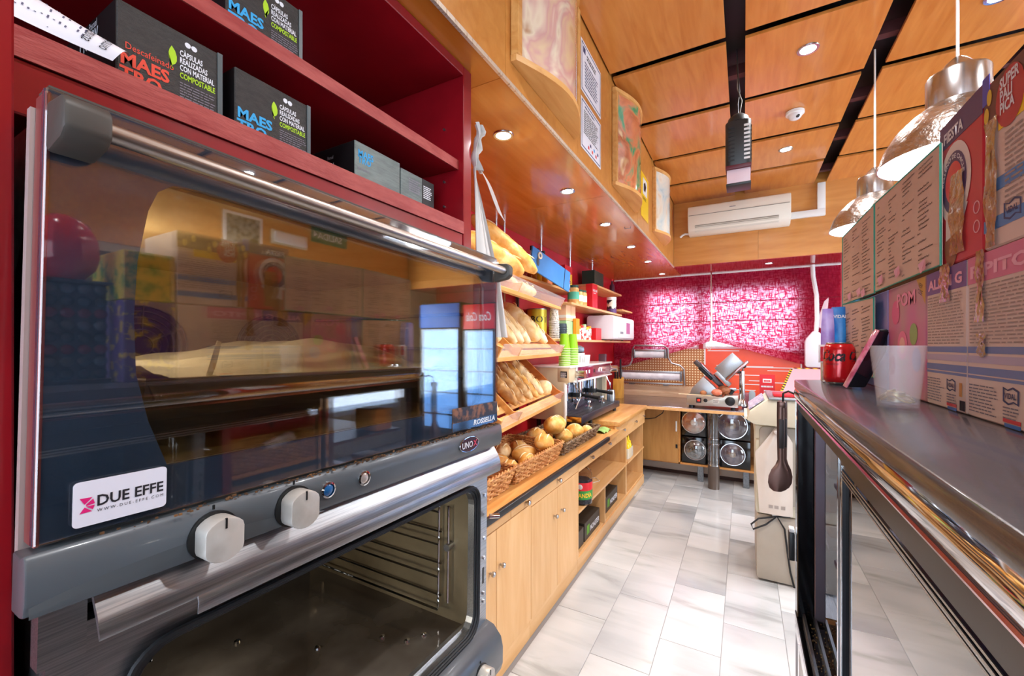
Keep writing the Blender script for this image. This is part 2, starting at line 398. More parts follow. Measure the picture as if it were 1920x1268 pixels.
# --- beam over the window
beam = struct(MB().box(SOFX, 3.7, BEAMY+.016, 5.75, 2.40, 3.24).build('wall_beam', BEAMW, smooth=0))
xb = [SOFX+.001, .13, .96, 1.9, 2.8, 3.6]
for a, b in zip(xb, xb[1:]): MB().box(a+.001, b-.001, BEAMY, BEAMY+.016, 2.395, 3.20).build('face_panel', BEAMW, beam, smooth=0)
MB().box(SOFX+.001, 3.6, BEAMY+.001, 5.70, 2.390, 2.401).build('underside_panel', M('red_gloss_underside', '#a8342a', .2, coat=.6), beam, smooth=0)

# ------------------------------------------------------------------ blinds
def blind_mat():
    m = bpy.data.materials.new('red_woven_blind'); m.use_nodes = True; nt = m.node_tree; nt.nodes.clear(); L = nt.links.new
    out = nd(nt, 'ShaderNodeOutputMaterial'); tc = nd(nt, 'ShaderNodeTexCoord')
    def streak(sc, k):
        mp = nd(nt, 'ShaderNodeMapping'); mp.inputs['Scale'].default_value = sc; L(tc.outputs['Object'], mp.inputs[0])
        n = nd(nt, 'ShaderNodeTexNoise'); n.inputs['Scale'].default_value = k; n.inputs['Detail'].default_value = 1.5; L(mp.outputs[0], n.inputs['Vector'])
        r = nd(nt, 'ShaderNodeValToRGB'); r.color_ramp.elements[0].position = .39; r.color_ramp.elements[1].position = .53; L(n.outputs[0], r.inputs[0]); return r
    a = streak((1, 1, .2), 78); b = streak((.2, 1, 1), 78)
    mn = nd(nt, 'ShaderNodeMix', data_type='RGBA', blend_type='MULTIPLY'); mn.inputs[0].default_value = 1; L(a.outputs[0], mn.inputs['A']); L(b.outputs[0], mn.inputs['B'])
    c = nd(nt, 'ShaderNodeMix', data_type='RGBA'); L(mn.outputs['Result'], c.inputs[0]); c.inputs['A'].default_value = lin('#b02a4c'); c.inputs['B'].default_value = lin('#f8cfe2')
    tr = nd(nt, 'ShaderNodeBsdfTranslucent'); L(c.outputs['Result'], tr.inputs[0])
    df = nd(nt, 'ShaderNodeBsdfDiffuse'); df.inputs[0].default_value = lin('#b32343')
    mx = nd(nt, 'ShaderNodeMixShader'); mx.inputs[0].default_value = .52; L(df.outputs[0], mx.inputs[1]); L(tr.outputs[0], mx.inputs[2]); L(mx.outputs[0], out.inputs[0])
    return m
BLIND = blind_mat()
def blind(name, label, x0, x1, zt, zb, sag):
    t = thing(name, label, 'blind', ((x0+x1)/2, 5.71, zt), group='red roman blinds')
    m = MB((((x0+x1)/2), 5.71, zt)); n = 42
    def fn(u, v):
        x = x0+(x1-x0)*u; zbot = zb(u); rigid = [zt, 2.03, 1.80]
        if v < .5: z = zt+(1.80-zt)*v/.5; y = 5.712
        else:
            k = (v-.5)/.5; z = 1.80+(zbot-1.80)*k
            y = 5.712-.045*abs(math.sin(k*PI*2.5))*k-.02*k*math.sin(u*9+k*5)
        for zf in (2.03, 1.80):
            y -= .012*math.exp(-((z-zf)/.012)**2)
        return (x, y, z)
    m.grid(fn, 25, 61); m.build('cloth', BLIND, t, smooth=60)
    r = MB((((x0+x1)/2), 5.71, zt)); r.box(x0, x1, 5.69, 5.735, zt-.006, zt+.010); r.build('head_rail', WHITE, t, smooth=0)
    for zf in (2.03, 1.80):
        b = MB((((x0+x1)/2), 5.71, zt)); b.tube([(x0+.005, 5.704, zf), (x1-.005, 5.704, zf)], .004, 6); b.build('batten_pocket', M('red_batten', '#8c1a30', .7), t)
    return t
bl = blind('roman_blind', 'left red roman blind with its lower hem pulled up to the middle cord', -1.56, -.36, 2.384, lambda u: 1.19+.36*u**1.1, 1)
blind('roman_blind', 'right red roman blind slanting down towards the white drain jug', -.345, .92, 2.384, lambda u: 1.56-.27*min(1, u/.72), 1)
c = MB((-.352, 5.64, 2.37)); c.tube([(-.352, 5.645, 2.37), (-.354, 5.63, 2.0), (-.35, 5.625, 1.75), (-.352, 5.62, 1.62), (-.375, 5.62, 1.52), (-.40, 5.62, 1.47), (-.37, 5.62, 1.44), (-.345, 5.62, 1.48), (-.35, 5.62, 1.6)], .005, 6)
tag(c.build('blind_cord', M('cord_cream', '#d8c4b4', .7)), 'cream pull cord with a loop hanging between the two red blinds', 'cord')

# ------------------------------------------------------------------ recessed downlights
LENS = M('lamp_lens', '#ffffff', .3, emit='#fff6e8', estr=25)
LENSC = M('lamp_lens_cool', '#ffffff', .3, emit='#f2f8ff', estr=25)
def downlight(x, y, z, label, group, power, r=.042, col=(1, .9, .76), lens=LENS):
    t = thing('recessed_downlight', label, 'downlight', (x, y, z), group=group)
    MB().ring([(r*.72, .004), (r*1.05, -.001), (r, -.005), (r*.75, -.004)], (0, 0, 0), (0, 0, 1), 24).build('bezel', ALU, t)
    MB().lathe([(.001, -.001), (r*.74, -.001), (r*.74, .003), (.001, .003)], n=20).build('lens', lens, t)
    l = bpy.data.lights.new('lamp_glow', 'SPOT'); l.energy = power; l.color = col; l.spot_size = 2.5; l.spot_blend = .8; l.shadow_soft_size = .035
    lo = bpy.data.objects.new('lamp_glow', l); COL.objects.link(lo); lo.parent = t; lo.location = (0, 0, -.02)
    return t
for i, (y, lab) in enumerate(((1.519, 'large downlight ring in the soffit nearest the red shelf cabinet'), (2.248, 'second soffit downlight, with a starry glare, from the red cabinet'),
        (2.998, 'third soffit downlight from the red shelf cabinet'), (3.79, 'fourth soffit downlight from the red shelf cabinet'), (4.548, 'fifth soffit downlight from the red shelf cabinet'), (5.412, 'farthest soffit downlight, beside the red blind'))):
    downlight(-.885, y, SOFZ, lab, 'downlights in the soffit', 20, col=(1, .86, .66) if i < 2 else (1, .95, .88), lens=LENS if i < 2 else LENSC)
downlight(.235, 5.30, 2.39, 'downlight under the wooden beam above the red blind', 'downlights', 14, col=(1, .95, .9), lens=LENSC)
downlight(.302, 2.745, CEZ, 'nearest round ceiling downlight in the middle row of wood panels', 'downlights in the ceiling', 55, .05, (.97, .98, 1), LENSC)
downlight(.297, 4.06, CEZ, 'ceiling downlight beyond the white dome detector', 'downlights in the ceiling', 45, .05, (.97, .98, 1), LENSC)
downlight(1.02, 2.75, CEZ, 'ceiling downlight half hidden behind the near pendant lamp', 'downlights in the ceiling', 45, .05, (.97, .98, 1), LENSC)
for x, y, lab in ((.30, 1.40, 'ceiling downlight above the display counter'), (.30, .05, 'ceiling downlight straight above the photographer'), (1.69, 1.4, 'ceiling downlight over the middle of the shop floor'), (1.69, 3.4, 'ceiling downlight over the shop floor before the drinks fridges'), (2.9, 2.2, 'ceiling downlight nearest the exit sign'), (1.69, -1.1, 'ceiling downlight nearest the front shop window')):
    downlight(x, y, CEZ, lab, 'downlights over the shop floor', 45, .05, (.97, .98, 1), LENSC)
# ------------------------------------------------------------------ red shelf cabinet around the ovens
def dots_mat(name, base, hole, pitch, r, axes):
    m = bpy.data.materials.new(name); m.use_nodes = True; nt = m.node_tree; b = nt.nodes['Principled BSDF']; L = nt.links.new
    tc = nd(nt, 'ShaderNodeTexCoord'); sp = nd(nt, 'ShaderNodeSeparateXYZ'); L(tc.outputs['Object'], sp.inputs[0]); sq = []
    for a in axes:
        d = nd(nt, 'ShaderNodeMath', operation='DIVIDE'); L(sp.outputs[a], d.inputs[0]); d.inputs[1].default_value = pitch
        f = nd(nt, 'ShaderNodeMath', operation='FRACT'); L(d.outputs[0], f.inputs[0])
        s_ = nd(nt, 'ShaderNodeMath', operation='SUBTRACT'); L(f.outputs[0], s_.inputs[0]); s_.inputs[1].default_value = .5
        q = nd(nt, 'ShaderNodeMath', operation='POWER'); L(s_.outputs[0], q.inputs[0]); q.inputs[1].default_value = 2; sq.append(q)
    ad = nd(nt, 'ShaderNodeMath', operation='ADD'); L(sq[0].outputs[0], ad.inputs[0]); L(sq[1].outputs[0], ad.inputs[1])
    lt = nd(nt, 'ShaderNodeMath', operation='LESS_THAN'); L(ad.outputs[0], lt.inputs[0]); lt.inputs[1].default_value = (r/pitch)**2
    mx = nd(nt, 'ShaderNodeMix', data_type='RGBA'); L(lt.outputs[0], mx.inputs[0]); mx.inputs['A'].default_value = lin(base); mx.inputs['B'].default_value = lin(hole)
    L(mx.outputs['Result'], b.inputs['Base Color']); b.inputs['Roughness'].default_value = .45
    return m
RX = -.775
rc = thing('shelf_cabinet', 'tall dark red lacquered shelf cabinet built around the ovens', 'cabinet', (-1.17, .61, 0)); o_ = (-1.17, .61, 0)
def rp(name, x0, x1, y0, y1, z0, z1, mat=REDP, bev=.002, par=rc):
    return MB(o_).box(x0, x1, y0, y1, z0, z1).build(name, mat, par, bevel=bev, seg=1)
rp('side_panel', WALLX+.01, RX, 1.08, 1.123, 0, 2.384)
rp('side_panel', WALLX+.01, -.625, .085, .121, 0, 1.853); rp('fascia', RX-.012, RX-.004, .121, 1.08, 1.785, 1.853)
rp('side_panel', WALLX+.01, RX, -.60, -.56, 1.80, 2.384)
rp('top_panel', WALLX+.01, RX, -.56, 1.08, 2.355, 2.384)
rp('back_panel', -1.22, -1.20, -.56, 1.08, 1.893, 2.355, dots_mat('perforated_red_panel', '#8e1420', '#1c0508', .032, .0045, (1, 2)), 0)
rp('back_panel', WALLX+.01, WALLX+.03, .121, 1.08, 0, 1.853)
s = rp('shelf', -1.20, RX-.002, -.56, 1.08, 1.855, 1.889); rp('edge_band', RX-.002, RX+.001, -.56, 1.08, 1.853, 1.891, REDE, 0, s)
s = rp('shelf', -1.20, RX-.022, -.56, 1.079, 2.060, 2.088); rp('edge_band', RX-.022, RX-.019, -.56, 1.079, 2.059, 2.089, REDE, 0, s)
for y, z in ((1.079, 1.95), (1.079, 2.03), (1.079, 2.2)):
    MB(o_).cyl((-.85, 1.081, z), (-.85, 1.074, z), .004, n=10).build('shelf_pin', STEEL, rc)

# ------------------------------------------------------------------ coffee capsule boxes
BOXK = M('black_embossed_card', '#2b2826', .42, col2='#383431', scale=60, stretch=(1, 1, 3), bump=.35, bscale=240)
BOXS = M('black_card', '#141012', .5); BOXG = M('silver_black_card', '#6b7370', .35, .5, col2='#59615e', scale=30, stretch=(1, 1, 8), bump=.2, bscale=200)
RY, UZ = (0, 1, 0), (0, 0, 1)
LEAF = [(0, 0), (.10, .05), (.22, .15), (.30, .32), (.30, .55), (.22, .8), (.05, 1), (-.05, .8), (-.10, .6), (-.08, .35), (-.02, .2), (.03, .08), (.12, -.12), (.09, -.14)]
def flat(poly, pos, R, U, mat, parent, org, name):
    R = Vector(R); U = Vector(U); P = Vector(pos)
    return MB(org).add([P+R*a+U*b for a, b in poly], [tuple(range(len(poly)))]).build(name, mat, parent, smooth=0)
def glasses(pos, s_, mat, par, org):
    pos = Vector(pos)
    for k in (0, 1):
        c = pos+Vector((0, s_*.5*k, -s_*.03*k)); flat([(s_*.24*math.cos(t*PI/6)*(1.0), s_*.26*math.sin(t*PI/6)*(.8 if t < 6 else 1.05)) for t in range(12)], c, RY, UZ, mat, par, org, 'sunglasses_print')
def capsule_box(label, y0, y1, z0, z1, x1, txt, tmat, dec, depth=.30, lx=True):
    loc = (x1-depth/2, (y0+y1)/2, z0); t = thing('coffee_capsule_box', label, 'box', loc, group='coffee capsule boxes on the red shelves'); w = y1-y0; h = z1-z0; e = .0006
    MB(loc).box(x1-depth, x1, y0, y1, z0, z1).build('carton', BOXK, t, bevel=.0015, seg=1)
    MB(loc).box(x1-depth-.001, x1-.001, y0-.0008, y0-.0002, z0+.002, z1-.002).build('side_print', BOXS, t, smooth=0)
    MB(loc).box(x1-.004, x1+.002, y1-.006, y1+.0015, z0, z1).build('corner_crease', M('grey_crease', '#4c5557', .4), t, smooth=0)
    text('Mocay', (x1-.14, y0-.0014, z0+h*.66), (1, 0, 0), UZ, .05, TXW, t, w=.075, bold=.0008, org=loc)
    text('Pascual', (x1-.10, y0-.0014, z0+h*.87), (1, 0, 0), UZ, .016, TXW, t, w=.03, org=loc)
    X = x1+e
    if dec: text('Descafeinado', (X, y0+w*.07, z0+h*.44), RY, UZ, h*.115, TXR, t, w=w*.43, org=loc)
    text('MAES\nTRO', (X, y0+w*.02, z0+h*.245), RY, UZ, h*.215, tmat, t, w=w*.44, bold=.0009, line=.86, org=loc)
    flat([(a*w*.20, b*h*.26) for a, b in LEAF], (X, y0+w*.47, z0+h*.50), RY, UZ, TXG, t, loc, 'leaf_print')
    glasses((X, y0+w*.64, z0+h*.875), w*.13, TXW, t, loc)
    text('CÀPSULAS\nREALIZADAS\nCON MATERIAL', (X, y0+w*.56, z0+h*.69), RY, UZ, h*.105, TXW, t, w=w*.36, bold=.0003, line=.92, org=loc)
    text('COMPOSTABLE', (X, y0+w*.56, z0+h*.395), RY, UZ, h*.105, TXG, t, w=w*.37, bold=.0003, org=loc)
    microtext((X, y0+w*.56, z0+h*.03), RY, UZ, w*.40, h*.33, 9, TXGR, t, loc, fill=.35, words=7)
    return t
capsule_box('black coffee capsule box with orange-red lettering beside the white receipt', .254, .394, 1.8895, 2.012, -.805, 'x', TXR, True)
capsule_box('black coffee capsule box with blue lettering in the middle of the lower red shelf', .417, .565, 1.8895, 2.006, -.805, 'x', TXB, False)
capsule_box('black coffee capsule box with blue lettering on the upper red shelf', .412, .560, 2.0895, 2.212, -.825, 'x', TXB, False, .26)
def low_box(name, label, y0, y1, z1, mat, back=False):
    z0 = 1.8895; x1 = -.838; loc = (x1-.13, (y0+y1)/2, z0); h = z1-z0; w = y1-y0
    t = thing(name, label, 'box', loc, group='coffee capsule boxes on the red shelves')
    MB(loc).box(x1-.26, x1, y0, y1, z0, z1).build('carton', mat, t, bevel=.0015, seg=1)
    if not back:
        MB(loc).box(x1-.259, x1-.001, y0-.0008, y0-.0002, z0+.002, z1-.002).build('side_print', BOXS, t, smooth=0)
        text('Mocay', (x1-.13, y0-.0014, z0+h*.52), (1, 0, 0), UZ, .032, TXW, t, w=.055, bold=.0006, org=loc)
        text('Pascual', (x1-.10, y0-.0014, z0+h*.74), (1, 0, 0), UZ, .012, TXW, t, w=.022, org=loc)
        text('MAES\nTRO', (x1+.0006, y0+w*.06, z0+h*.70), RY, UZ, h*.20, TXB, t, w=w*.32, bold=.0006, line=.66, org=loc)
        microtext((x1+.0006, y0+w*.06, z0+h*.42), RY, UZ, w*.3, h*.06, 2, TXGR, t, loc)
    else:
        MB(loc).box(x1, x1+.0006, y0+w*.62, y1, z0, z1-.001).build('side_print', BOXS, t, smooth=0)
        microtext((x1+.0010, y0+w*.22, z0+h*.50), RY, UZ, w*.36, h*.36, 6, TXGR, t, loc)
        microtext((x1+.0010, y0+w*.66, z0+h*.48), RY, UZ, w*.28, h*.36, 7, TXW, t, loc)
        text('TRO', (x1+.0010, y0+w*.95, z0+h*.22), (0, -1, 0), (0, 0, -1), h*.16, TXB, t, w=w*.2, org=loc)
low_box('coffee_box', 'low black coffee box with silvery front lying on the lower red shelf', .711, .866, 2.008, BOXG)
low_box('coffee_box', 'small dark coffee box at the right end of the lower red shelf', .869, 1.010, 1.998, BOXG, True)
# --- receipt lying curled over the shelf edge
lo = (-.79, .2, 1.892); rt = thing('paper_receipt', 'curled white delivery note lying upside down on the lower red shelf', 'paper', lo)
A, B, C_, D_ = Vector((-.90, .08, 1.990)), Vector((-.77, .10, 1.905)), Vector((-.765, .245, 1.893)), Vector((-.79, .262, 1.913))
def rf(u, v, off=0):
    a = Vector((-.775, .07, 1.908))*(1-u)+Vector((-.768, .238, 1.896))*u; b = Vector((-.815, .075, 1.985))*(1-u)+Vector((-.785, .262, 1.924))*u
    p = a*(1-v)+b*v; p += Vector((.010, 0, .006))*math.sin(v*PI)+Vector((0, 0, -.004))*math.sin(u*PI)
    return p+Vector((.0008, 0, .0004))*off
MB(lo).grid(rf, 14, 8).build('sheet', WHITEP, rt, smooth=60)
ql = []
random.seed(3)
for k in range(26):
    u0 = .03+k*.030
    if random.random() < .12: continue
    a0 = .2+random.random()*.1; L_ = .25+.4*random.random()
    ql.append((rf(u0, a0, 1), rf(u0+.010, a0, 1), rf(u0+.010, a0+L_, 1), rf(u0, a0+L_, 1)))
for u0 in (.2, .42, .62): ql.append((rf(u0, .08, 1), rf(u0+.007, .08, 1), rf(u0+.007, .92, 1), rf(u0, .92, 1)))
quadsheet('printed_lines', ql, M('grey_blue_print', '#5d5a70', .7), rt, lo)
tl = text('Artesanos\ndel Horno', (0, 0, 0), (1, 0, 0), (0, 1, 0), .2, TXK, rt, w=.75)
for v in tl.data.vertices: v.co = rf(.99-.10-v.co.y*.5-.06, .92-v.co.x, 1.2)-Vector(lo)
# --- hanging white cloth beside the cabinet
lo = (-.80, 1.16, 1.30); ct = thing('hanging_cloth', 'crumpled white cloth and plastic strips hanging beside the red cabinet', 'cloth', lo)
CLOTH = M('white_plastic_cloth', '#c9c5c0', .5, col2='#b3aeaa', scale=12, stretch=(1, 1, .3))
def cf(u, v):
    z = 2.09-.56*v; wdt = .02+.09*min(1, v*1.6)+.13*v
    y = 1.140+wdt*u+.010*math.sin(u*16+v*2)*min(1, v*2); x = -.772-.02*u+.010*math.sin(u*21)*(.3+v)
    return (x, y, z)
MB(lo).grid(cf, 30, 18).build('cloth', CLOTH, ct, smooth=60, solid=.0012)
MB(lo).grid(lambda u, v: (-.772+.012*math.sin(u*9+v*3), 1.142+.010*math.sin(v*7)+u*(.03+.018*math.sin(v*14)), 2.235-.15*v), 10, 12).build('knot', CLOTH, ct, smooth=60, solid=.002)
MB(lo).grid(lambda u, v: (-.762+.02*v, 1.14+.10*v+u*.045, 2.09-.12*v-u*.02+.01*math.sin(v*5)), 5, 10).build('loose_strip', CLOTH, ct, smooth=60, solid=.001)

# ------------------------------------------------------------------ upper oven (tilted a touch, as it stands)
OB = (-.553, .117, 1.261); uo = thing('bread_oven', 'upper convection oven with closed glass door and steel handle', 'oven', OB, (-.019, 0, 0))
DOORG = thin_glass('oven_door_glass', '#f4f5f6', .13); INNERG = thin_glass('coated_inner_glass', '#f4ead4', .15)
DOORB = M('navy_printed_glass_border', '#303c4c', .06, col2='#3b4a5e', scale=3, coat=1, spec=.8)
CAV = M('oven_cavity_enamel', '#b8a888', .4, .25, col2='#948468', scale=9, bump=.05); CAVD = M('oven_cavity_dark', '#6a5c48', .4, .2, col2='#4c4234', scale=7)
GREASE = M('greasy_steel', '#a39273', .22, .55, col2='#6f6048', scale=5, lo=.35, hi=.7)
Wd, Hd = .80, .475
MB().box(-.004, 0, 0, Wd, .058, Hd).build('door_glass', DOORG, uo, bevel=.0012, seg=1)
win = []
for (a, b) in ((.068, .110), (.070, .20), (.072, .27), (.074, .33), (.078, .385)): pass
winp = [(.100, .108), (.082, .16), (.071, .21), (.068, .27), (.070, .33), (.078, .385), (.086, .408), (.100, .420), (.13, .424), (.70, .424), (.728, .418), (.738, .395), (.742, .30), (.742, .18), (.738, .14), (.73, .118), (.70, .108)]
outp = [(0, .058), (0, .16), (0, .21), (0, .27), (0, .33), (0, .40), (0, Hd), (.10, Hd), (.13, Hd), (.70, Hd), (Wd, Hd), (Wd, .395), (Wd, .30), (Wd, .18), (Wd, .14), (Wd, .058), (.70, .058)]
MB().frame(outp, winp, 'x', -.012, -.006).build('door_border', DOORB, uo, smooth=0)
MB().prism(winp, 'x', -.019, -.016).build('inner_glass', INNERG, uo, smooth=0)
for y in (.0005, Wd-.0045): MB().box(-.032, -.0045, y, y+.004, .056, Hd-.002).build('door_edge', M('door_edge_red_reflection', '#8a4a48', .3, .3), uo, bevel=.001, seg=1)  # red-brown reflection is painted into the edge colour
MB().box(-.046, -.036, -.002, .012, .004, Hd-.01).build('body_flange', M('flange_steel', '#c9b9b4', .4, .5), uo, smooth=0)
MB().box(-.035, -.006, .003, Wd-.003, Hd, Hd+.004).build('door_cap', OVEND, uo, smooth=0)
hb = MB(); hb.tube([(.030, .010, .440), (.030, .782, .440)], .0092, 20); h = hb.build('handle', M('satin_steel', '#b9b3ae', .34, 1, col2='#aba199', scale=20, stretch=(30, .4, 30)), uo)
for y0, y1 in ((.000, .033), (.774, .794)):
    MB().prism([(0, .414), (.036, .420), (.046, .428), (.046, .450), (.038, .458), (0, .461)], 'y', y0, y1).build('handle_bracket', OVEND, h, bevel=.004)
# body and cavity
cb = MB(); x0, x1, y0, y1, z0, z1 = -.66, -.035, .064, .735, .10, .425; q = .004
cb.box(x0-q, x0, y0, y1, z0, z1); cb.box(x0, x1, y0-q, y0, z0, z1); cb.box(x0, x1, y1, y1+q, z0, z1); cb.box(x0, x1, y0, y1, z1, z1+q); cb.box(x0, x1, y0, y1, z0-q, z0)
cb.build('cavity', CAV, uo, smooth=0)
bd = MB(); bd.frame([(.012, .006), (Wd-.012, .006), (Wd-.012, Hd-.003), (.012, Hd-.003)], [(y0-q, z0-q), (y1+q, z0-q), (y1+q, z1+q), (y0-q, z1+q)], 'x', -.70, -.036); bd.build('body', STEELD, uo, smooth=0)
MB().box(-.704, -.70, .012, Wd-.012, .006, Hd-.003).build('rear_panel', STEELD, uo, smooth=0)
for fy in (.30, .60):
    g = MB()
    for r in (.022, .036, .050, .064, .078, .090): g.tube([(x0+.012, fy+r*math.cos(t*PI/18), .245+r*math.sin(t*PI/18)) for t in range(36)], .0022, 5, True)
    for a in range(6):
        t = a*PI/3+.5; g.tube([(x0+.012, fy+.02*math.cos(t), .245+.02*math.sin(t)), (x0+.012, fy+.09*math.cos(t), .245+.09*math.sin(t))], .0022, 5)
    g.build('fan_grille', STEELD, uo)
    MB().cyl((x0+.001, fy, .245), (x0+.004, fy, .245), .092, n=32).build('fan_recess', M('fan_recess_dark', '#2c261f', .6), uo)
def added_cavity_lamp(par, x, y, z, s, power):  # extra lamp, added to brighten the dark oven cavities
    MB().lathe([(.001, -.001), (.024, -.001), (.022, .006), (.012, .010), (.001, .011)], (x, y, z), (0, s, 0), 20).build('added_cavity_lamp', M('added_lamp_glass', '#fff2d8', .3, emit='#ffe2b0', estr=3), par)
    l = bpy.data.lights.new('added_cavity_light', 'POINT'); l.energy = power; l.color = (1, .95, .86); l.shadow_soft_size = .03; q_ = bpy.data.objects.new('added_cavity_light', l); COL.objects.link(q_); q_.parent = par; q_.location = (x+.03, y+s*.05, z)
added_cavity_lamp(uo, -.30, y0, .38, 1, 1.5)
for z in (.17, .245, .33):
    for y, s in ((y0, 1), (y1, -1)):
        MB().tube([(x0+.05, y+s*.001, z), (x0+.05, y+s*.022, z), (x1-.03, y+s*.022, z), (x1-.03, y+s*.001, z)], .004, 6).build('tray_runner', GREASE, uo)
# control strip
ps = [(.0, .052), (.007, .056), (.012, .050), (.015, .034), (.014, .014), (.009, .002), (0, 0), (-.022, 0), (-.022, .054)]
MB().prism(ps, 'y', -.008, Wd).build('control_panel', OVENG, uo, bevel=.002)
MB().grid(lambda u, v: (.0152-.002*abs(v-.2)+.0004, -.005+.29*u, .002+.026*v*math.sin(PI*(.12+.88*u)) ), 24, 5).build('panel_moulding', M('oven_grey_moulding', '#4a5055', .35), uo)
def knob(y, z, par):
    k = MB(); x = .014
    k.cyl((x-.002, y, z), (x+.003, y, z), .027, n=28); b = k.build('control_knob', BLACK, par)
    c2 = MB(); pr = []
    for i in range(28):
        t = 2*PI*i/28; yy = .0245*math.cos(t); yy = max(-.0205, min(.0205, yy)); pr.append((y+yy, z+.0245*math.sin(t)))
    c2.prism(pr, 'x', x+.003, x+.028); c2.build('knob_face', M('knob_worn_steel', '#d6d2cb', .32, .35, col2='#bdb7ae', scale=25), b, bevel=.002)
    MB().box(x+.027, x+.0288, y-.001, y+.001, z+.013, z+.0245).build('pointer', BLACK, b, smooth=0)
    MB().box(x-.001, x+.001, y-.001, y+.001, z+.029, z+.034).build('index_mark', BLACK, b, smooth=0)
knob(.138, .022, uo); knob(.237, .024, uo)
def pushb(y, mat, par, r=.0085):
    b = MB().ring([(r, -.004), (r*1.45, -.004), (r*1.4, .003), (r*1.1, .004)], (.0145, y, .031), (1, 0, 0), 24).build('push_button', CHROME, par)
    MB().lathe([(.001, -.003), (r, -.003), (r*.98, .002), (r*.6, .004), (.001, .0045)], (.0145, y, .031), (1, 0, 0), 20).build('button_cap', mat, b)
pushb(.290, M('blue_button', '#1f5f9c', .2, coat=.5), uo); pushb(.357, M('steel_button', '#cfc6bf', .15, .6), uo)
bp = MB().add([(.0155, .652+.036*math.cos(t*PI/12), .031+.0165*math.sin(t*PI/12)) for t in range(24)]+[(.0172, .652+.035*math.cos(t*PI/12), .031+.0155*math.sin(t*PI/12)) for t in range(24)],
    [tuple(range(24, 48))]+[(i, (i+1) % 24, 24+(i+1) % 24, 24+i) for i in range(24)]).build('badge', M('badge_dark_red', '#3a1218', .25), uo)
MB().ring([(1, 0), (1, .002), (.93, .002), (.93, 0)], (0, 0, 0), (1, 0, 0), 28)
bb = MB(); bb.tube([(.0168, .652+.0355*math.cos(t*PI/14), .031+.016*math.sin(t*PI/14)) for t in range(28)], .0011, 6, True); bb.build('badge_rim', CHROME, bp)
text('UNO', (.0178, .624, .0240), RY, UZ, .019, TXW, uo, w=.040, bold=.0003)
text('X', (.0178, .666, .0240), RY, UZ, .019, M('badge_red', '#d2435a', .5), uo, w=.015, bold=.0003)
# sticker and name plate on the glass
st = MB().prism(rrect(.024, .097, .066, .109, .004), 'x', .0004, .0012).build('shop_sticker', M('sticker_white', '#dcdbe6', .35), uo, smooth=0)
text('DUE EFFE', (.0016, .041, .0835), RY, UZ, .0145, TXK, uo, w=.053, bold=.0003)
text('W W W . D U E - E F F E . C O M', (.0016, .041, .0775), RY, UZ, .0042, TXK, uo, w=.053)
for poly in ([(0, 0), (.0035, .0055), (.009, .0005)], [(0, .0145), (.0035, .008), (.009, .014)], [(.0045, .0065), (.0045, .008), (.0095, .0125), (.0108, .0075)], [(.0045, .006), (.0108, .0062), (.0095, .002)]):
    flat(poly, (.0016, .0285, .0790), RY, UZ, TXM, uo, (0, 0, 0), 'logo_print')
np_ = MB().box(.0003, .0009, .610, .797, .062, .112).build('name_plate', M('name_plate_photo', '#2a241f', .3, col2='#8a5a34', scale=55, lo=.45, hi=.6), uo, smooth=0)
MB().box(.001, .0012, .610, .797, .062, .080).build('plate_band', DOORB, np_, smooth=0)
text('ROSSELLA', (.0016, .690, .0665), RY, UZ, .016, TXW, uo, w=.095, bold=.0006, shear=.15)
# crumbs in the gutter under the door
random.seed(5); cr = MB()
for i in range(420):
    y = random.random()**.6*.76+.03; s = random.uniform(.0008, .0022); x = random.uniform(-.001, .014)
    cr.box(x, x+s, y, y+s*1.5, .0555, .0555+s)
tag(cr.build('crumbs', M('crumb_brown', '#7a5430', .8, col2='#2c1a10', scale=90), uo, smooth=0), kind='stuff')
# tray and baking paper inside
def baking_tray(name, label, wx0, wx1, wy0, wy1, z, matt):
    lo = ((wx0+wx1)/2, (wy0+wy1)/2, z); m = MB(lo); d = .025
    m.box(wx0+.01, wx1-.01, wy0+.01, wy1-.01, z, z+.002)
    for a in (0, 1):
        m.prism([(wx0 if a == 0 else wx1, z+d), (wx0+.004 if a == 0 else wx1-.004, z+d), (wx0+.014 if a == 0 else wx1-.014, z), (wx0+.010 if a == 0 else wx1-.010, z)], 'y', wy0, wy1)
        yy = wy0 if a == 0 else wy1; sg = 1 if a == 0 else -1
        m.prism([(yy, z+d), (yy+sg*.004, z+d), (yy+sg*.014, z), (yy+sg*.010, z)], 'x', wx0, wx1)
    m.tube([(wx0, wy0, z+d), (wx1, wy0, z+d), (wx1, wy1, z+d), (wx0, wy1, z+d)], .003, 6, True)
    o = m.build(name, matt, smooth=30); tag(o, label, 'tray'); o.rotation_euler = (-.019, 0, 0); return o
baking_tray('baking_tray', 'dark baking tray on the runners inside the upper oven', -1.09, -.60, .215, .825, 1.428, GREASE)
lo = (-.84, .52, 1.43); pt = thing('baking_paper', 'browned white baking paper crumpled on the tray in the upper oven', 'paper', lo)
PAPER = M('baking_parchment', '#dcd8cc', .7, col2='#bba884', scale=9, lo=.55, hi=.8)
def pf(u, v):
    y = .25+.56*u; k = max(0, 1-v*2.2); bumpz = .055*math.exp(-((u-.58)/.33)**2)+.014
    x = -.615-.42*v; z = 1.452-.02*u+(bumpz*math.sin(min(1, v*2.4)*PI*.62)) + .004*math.sin(u*23+v*9)+.003*math.sin(v*31+u*7)
    return (x, y, z)
MB(lo).grid(pf, 44, 22).build('sheet', PAPER, pt, smooth=60, solid=.0008)
MB(lo).grid(lambda u, v: (-.625-.03*u-.03*v, .285+.03*u+.02*v, 1.452+.055*u-.01*v*math.sin(u*3)), 6, 5).build('torn_corner', PAPER, pt, smooth=60, solid=.0008)
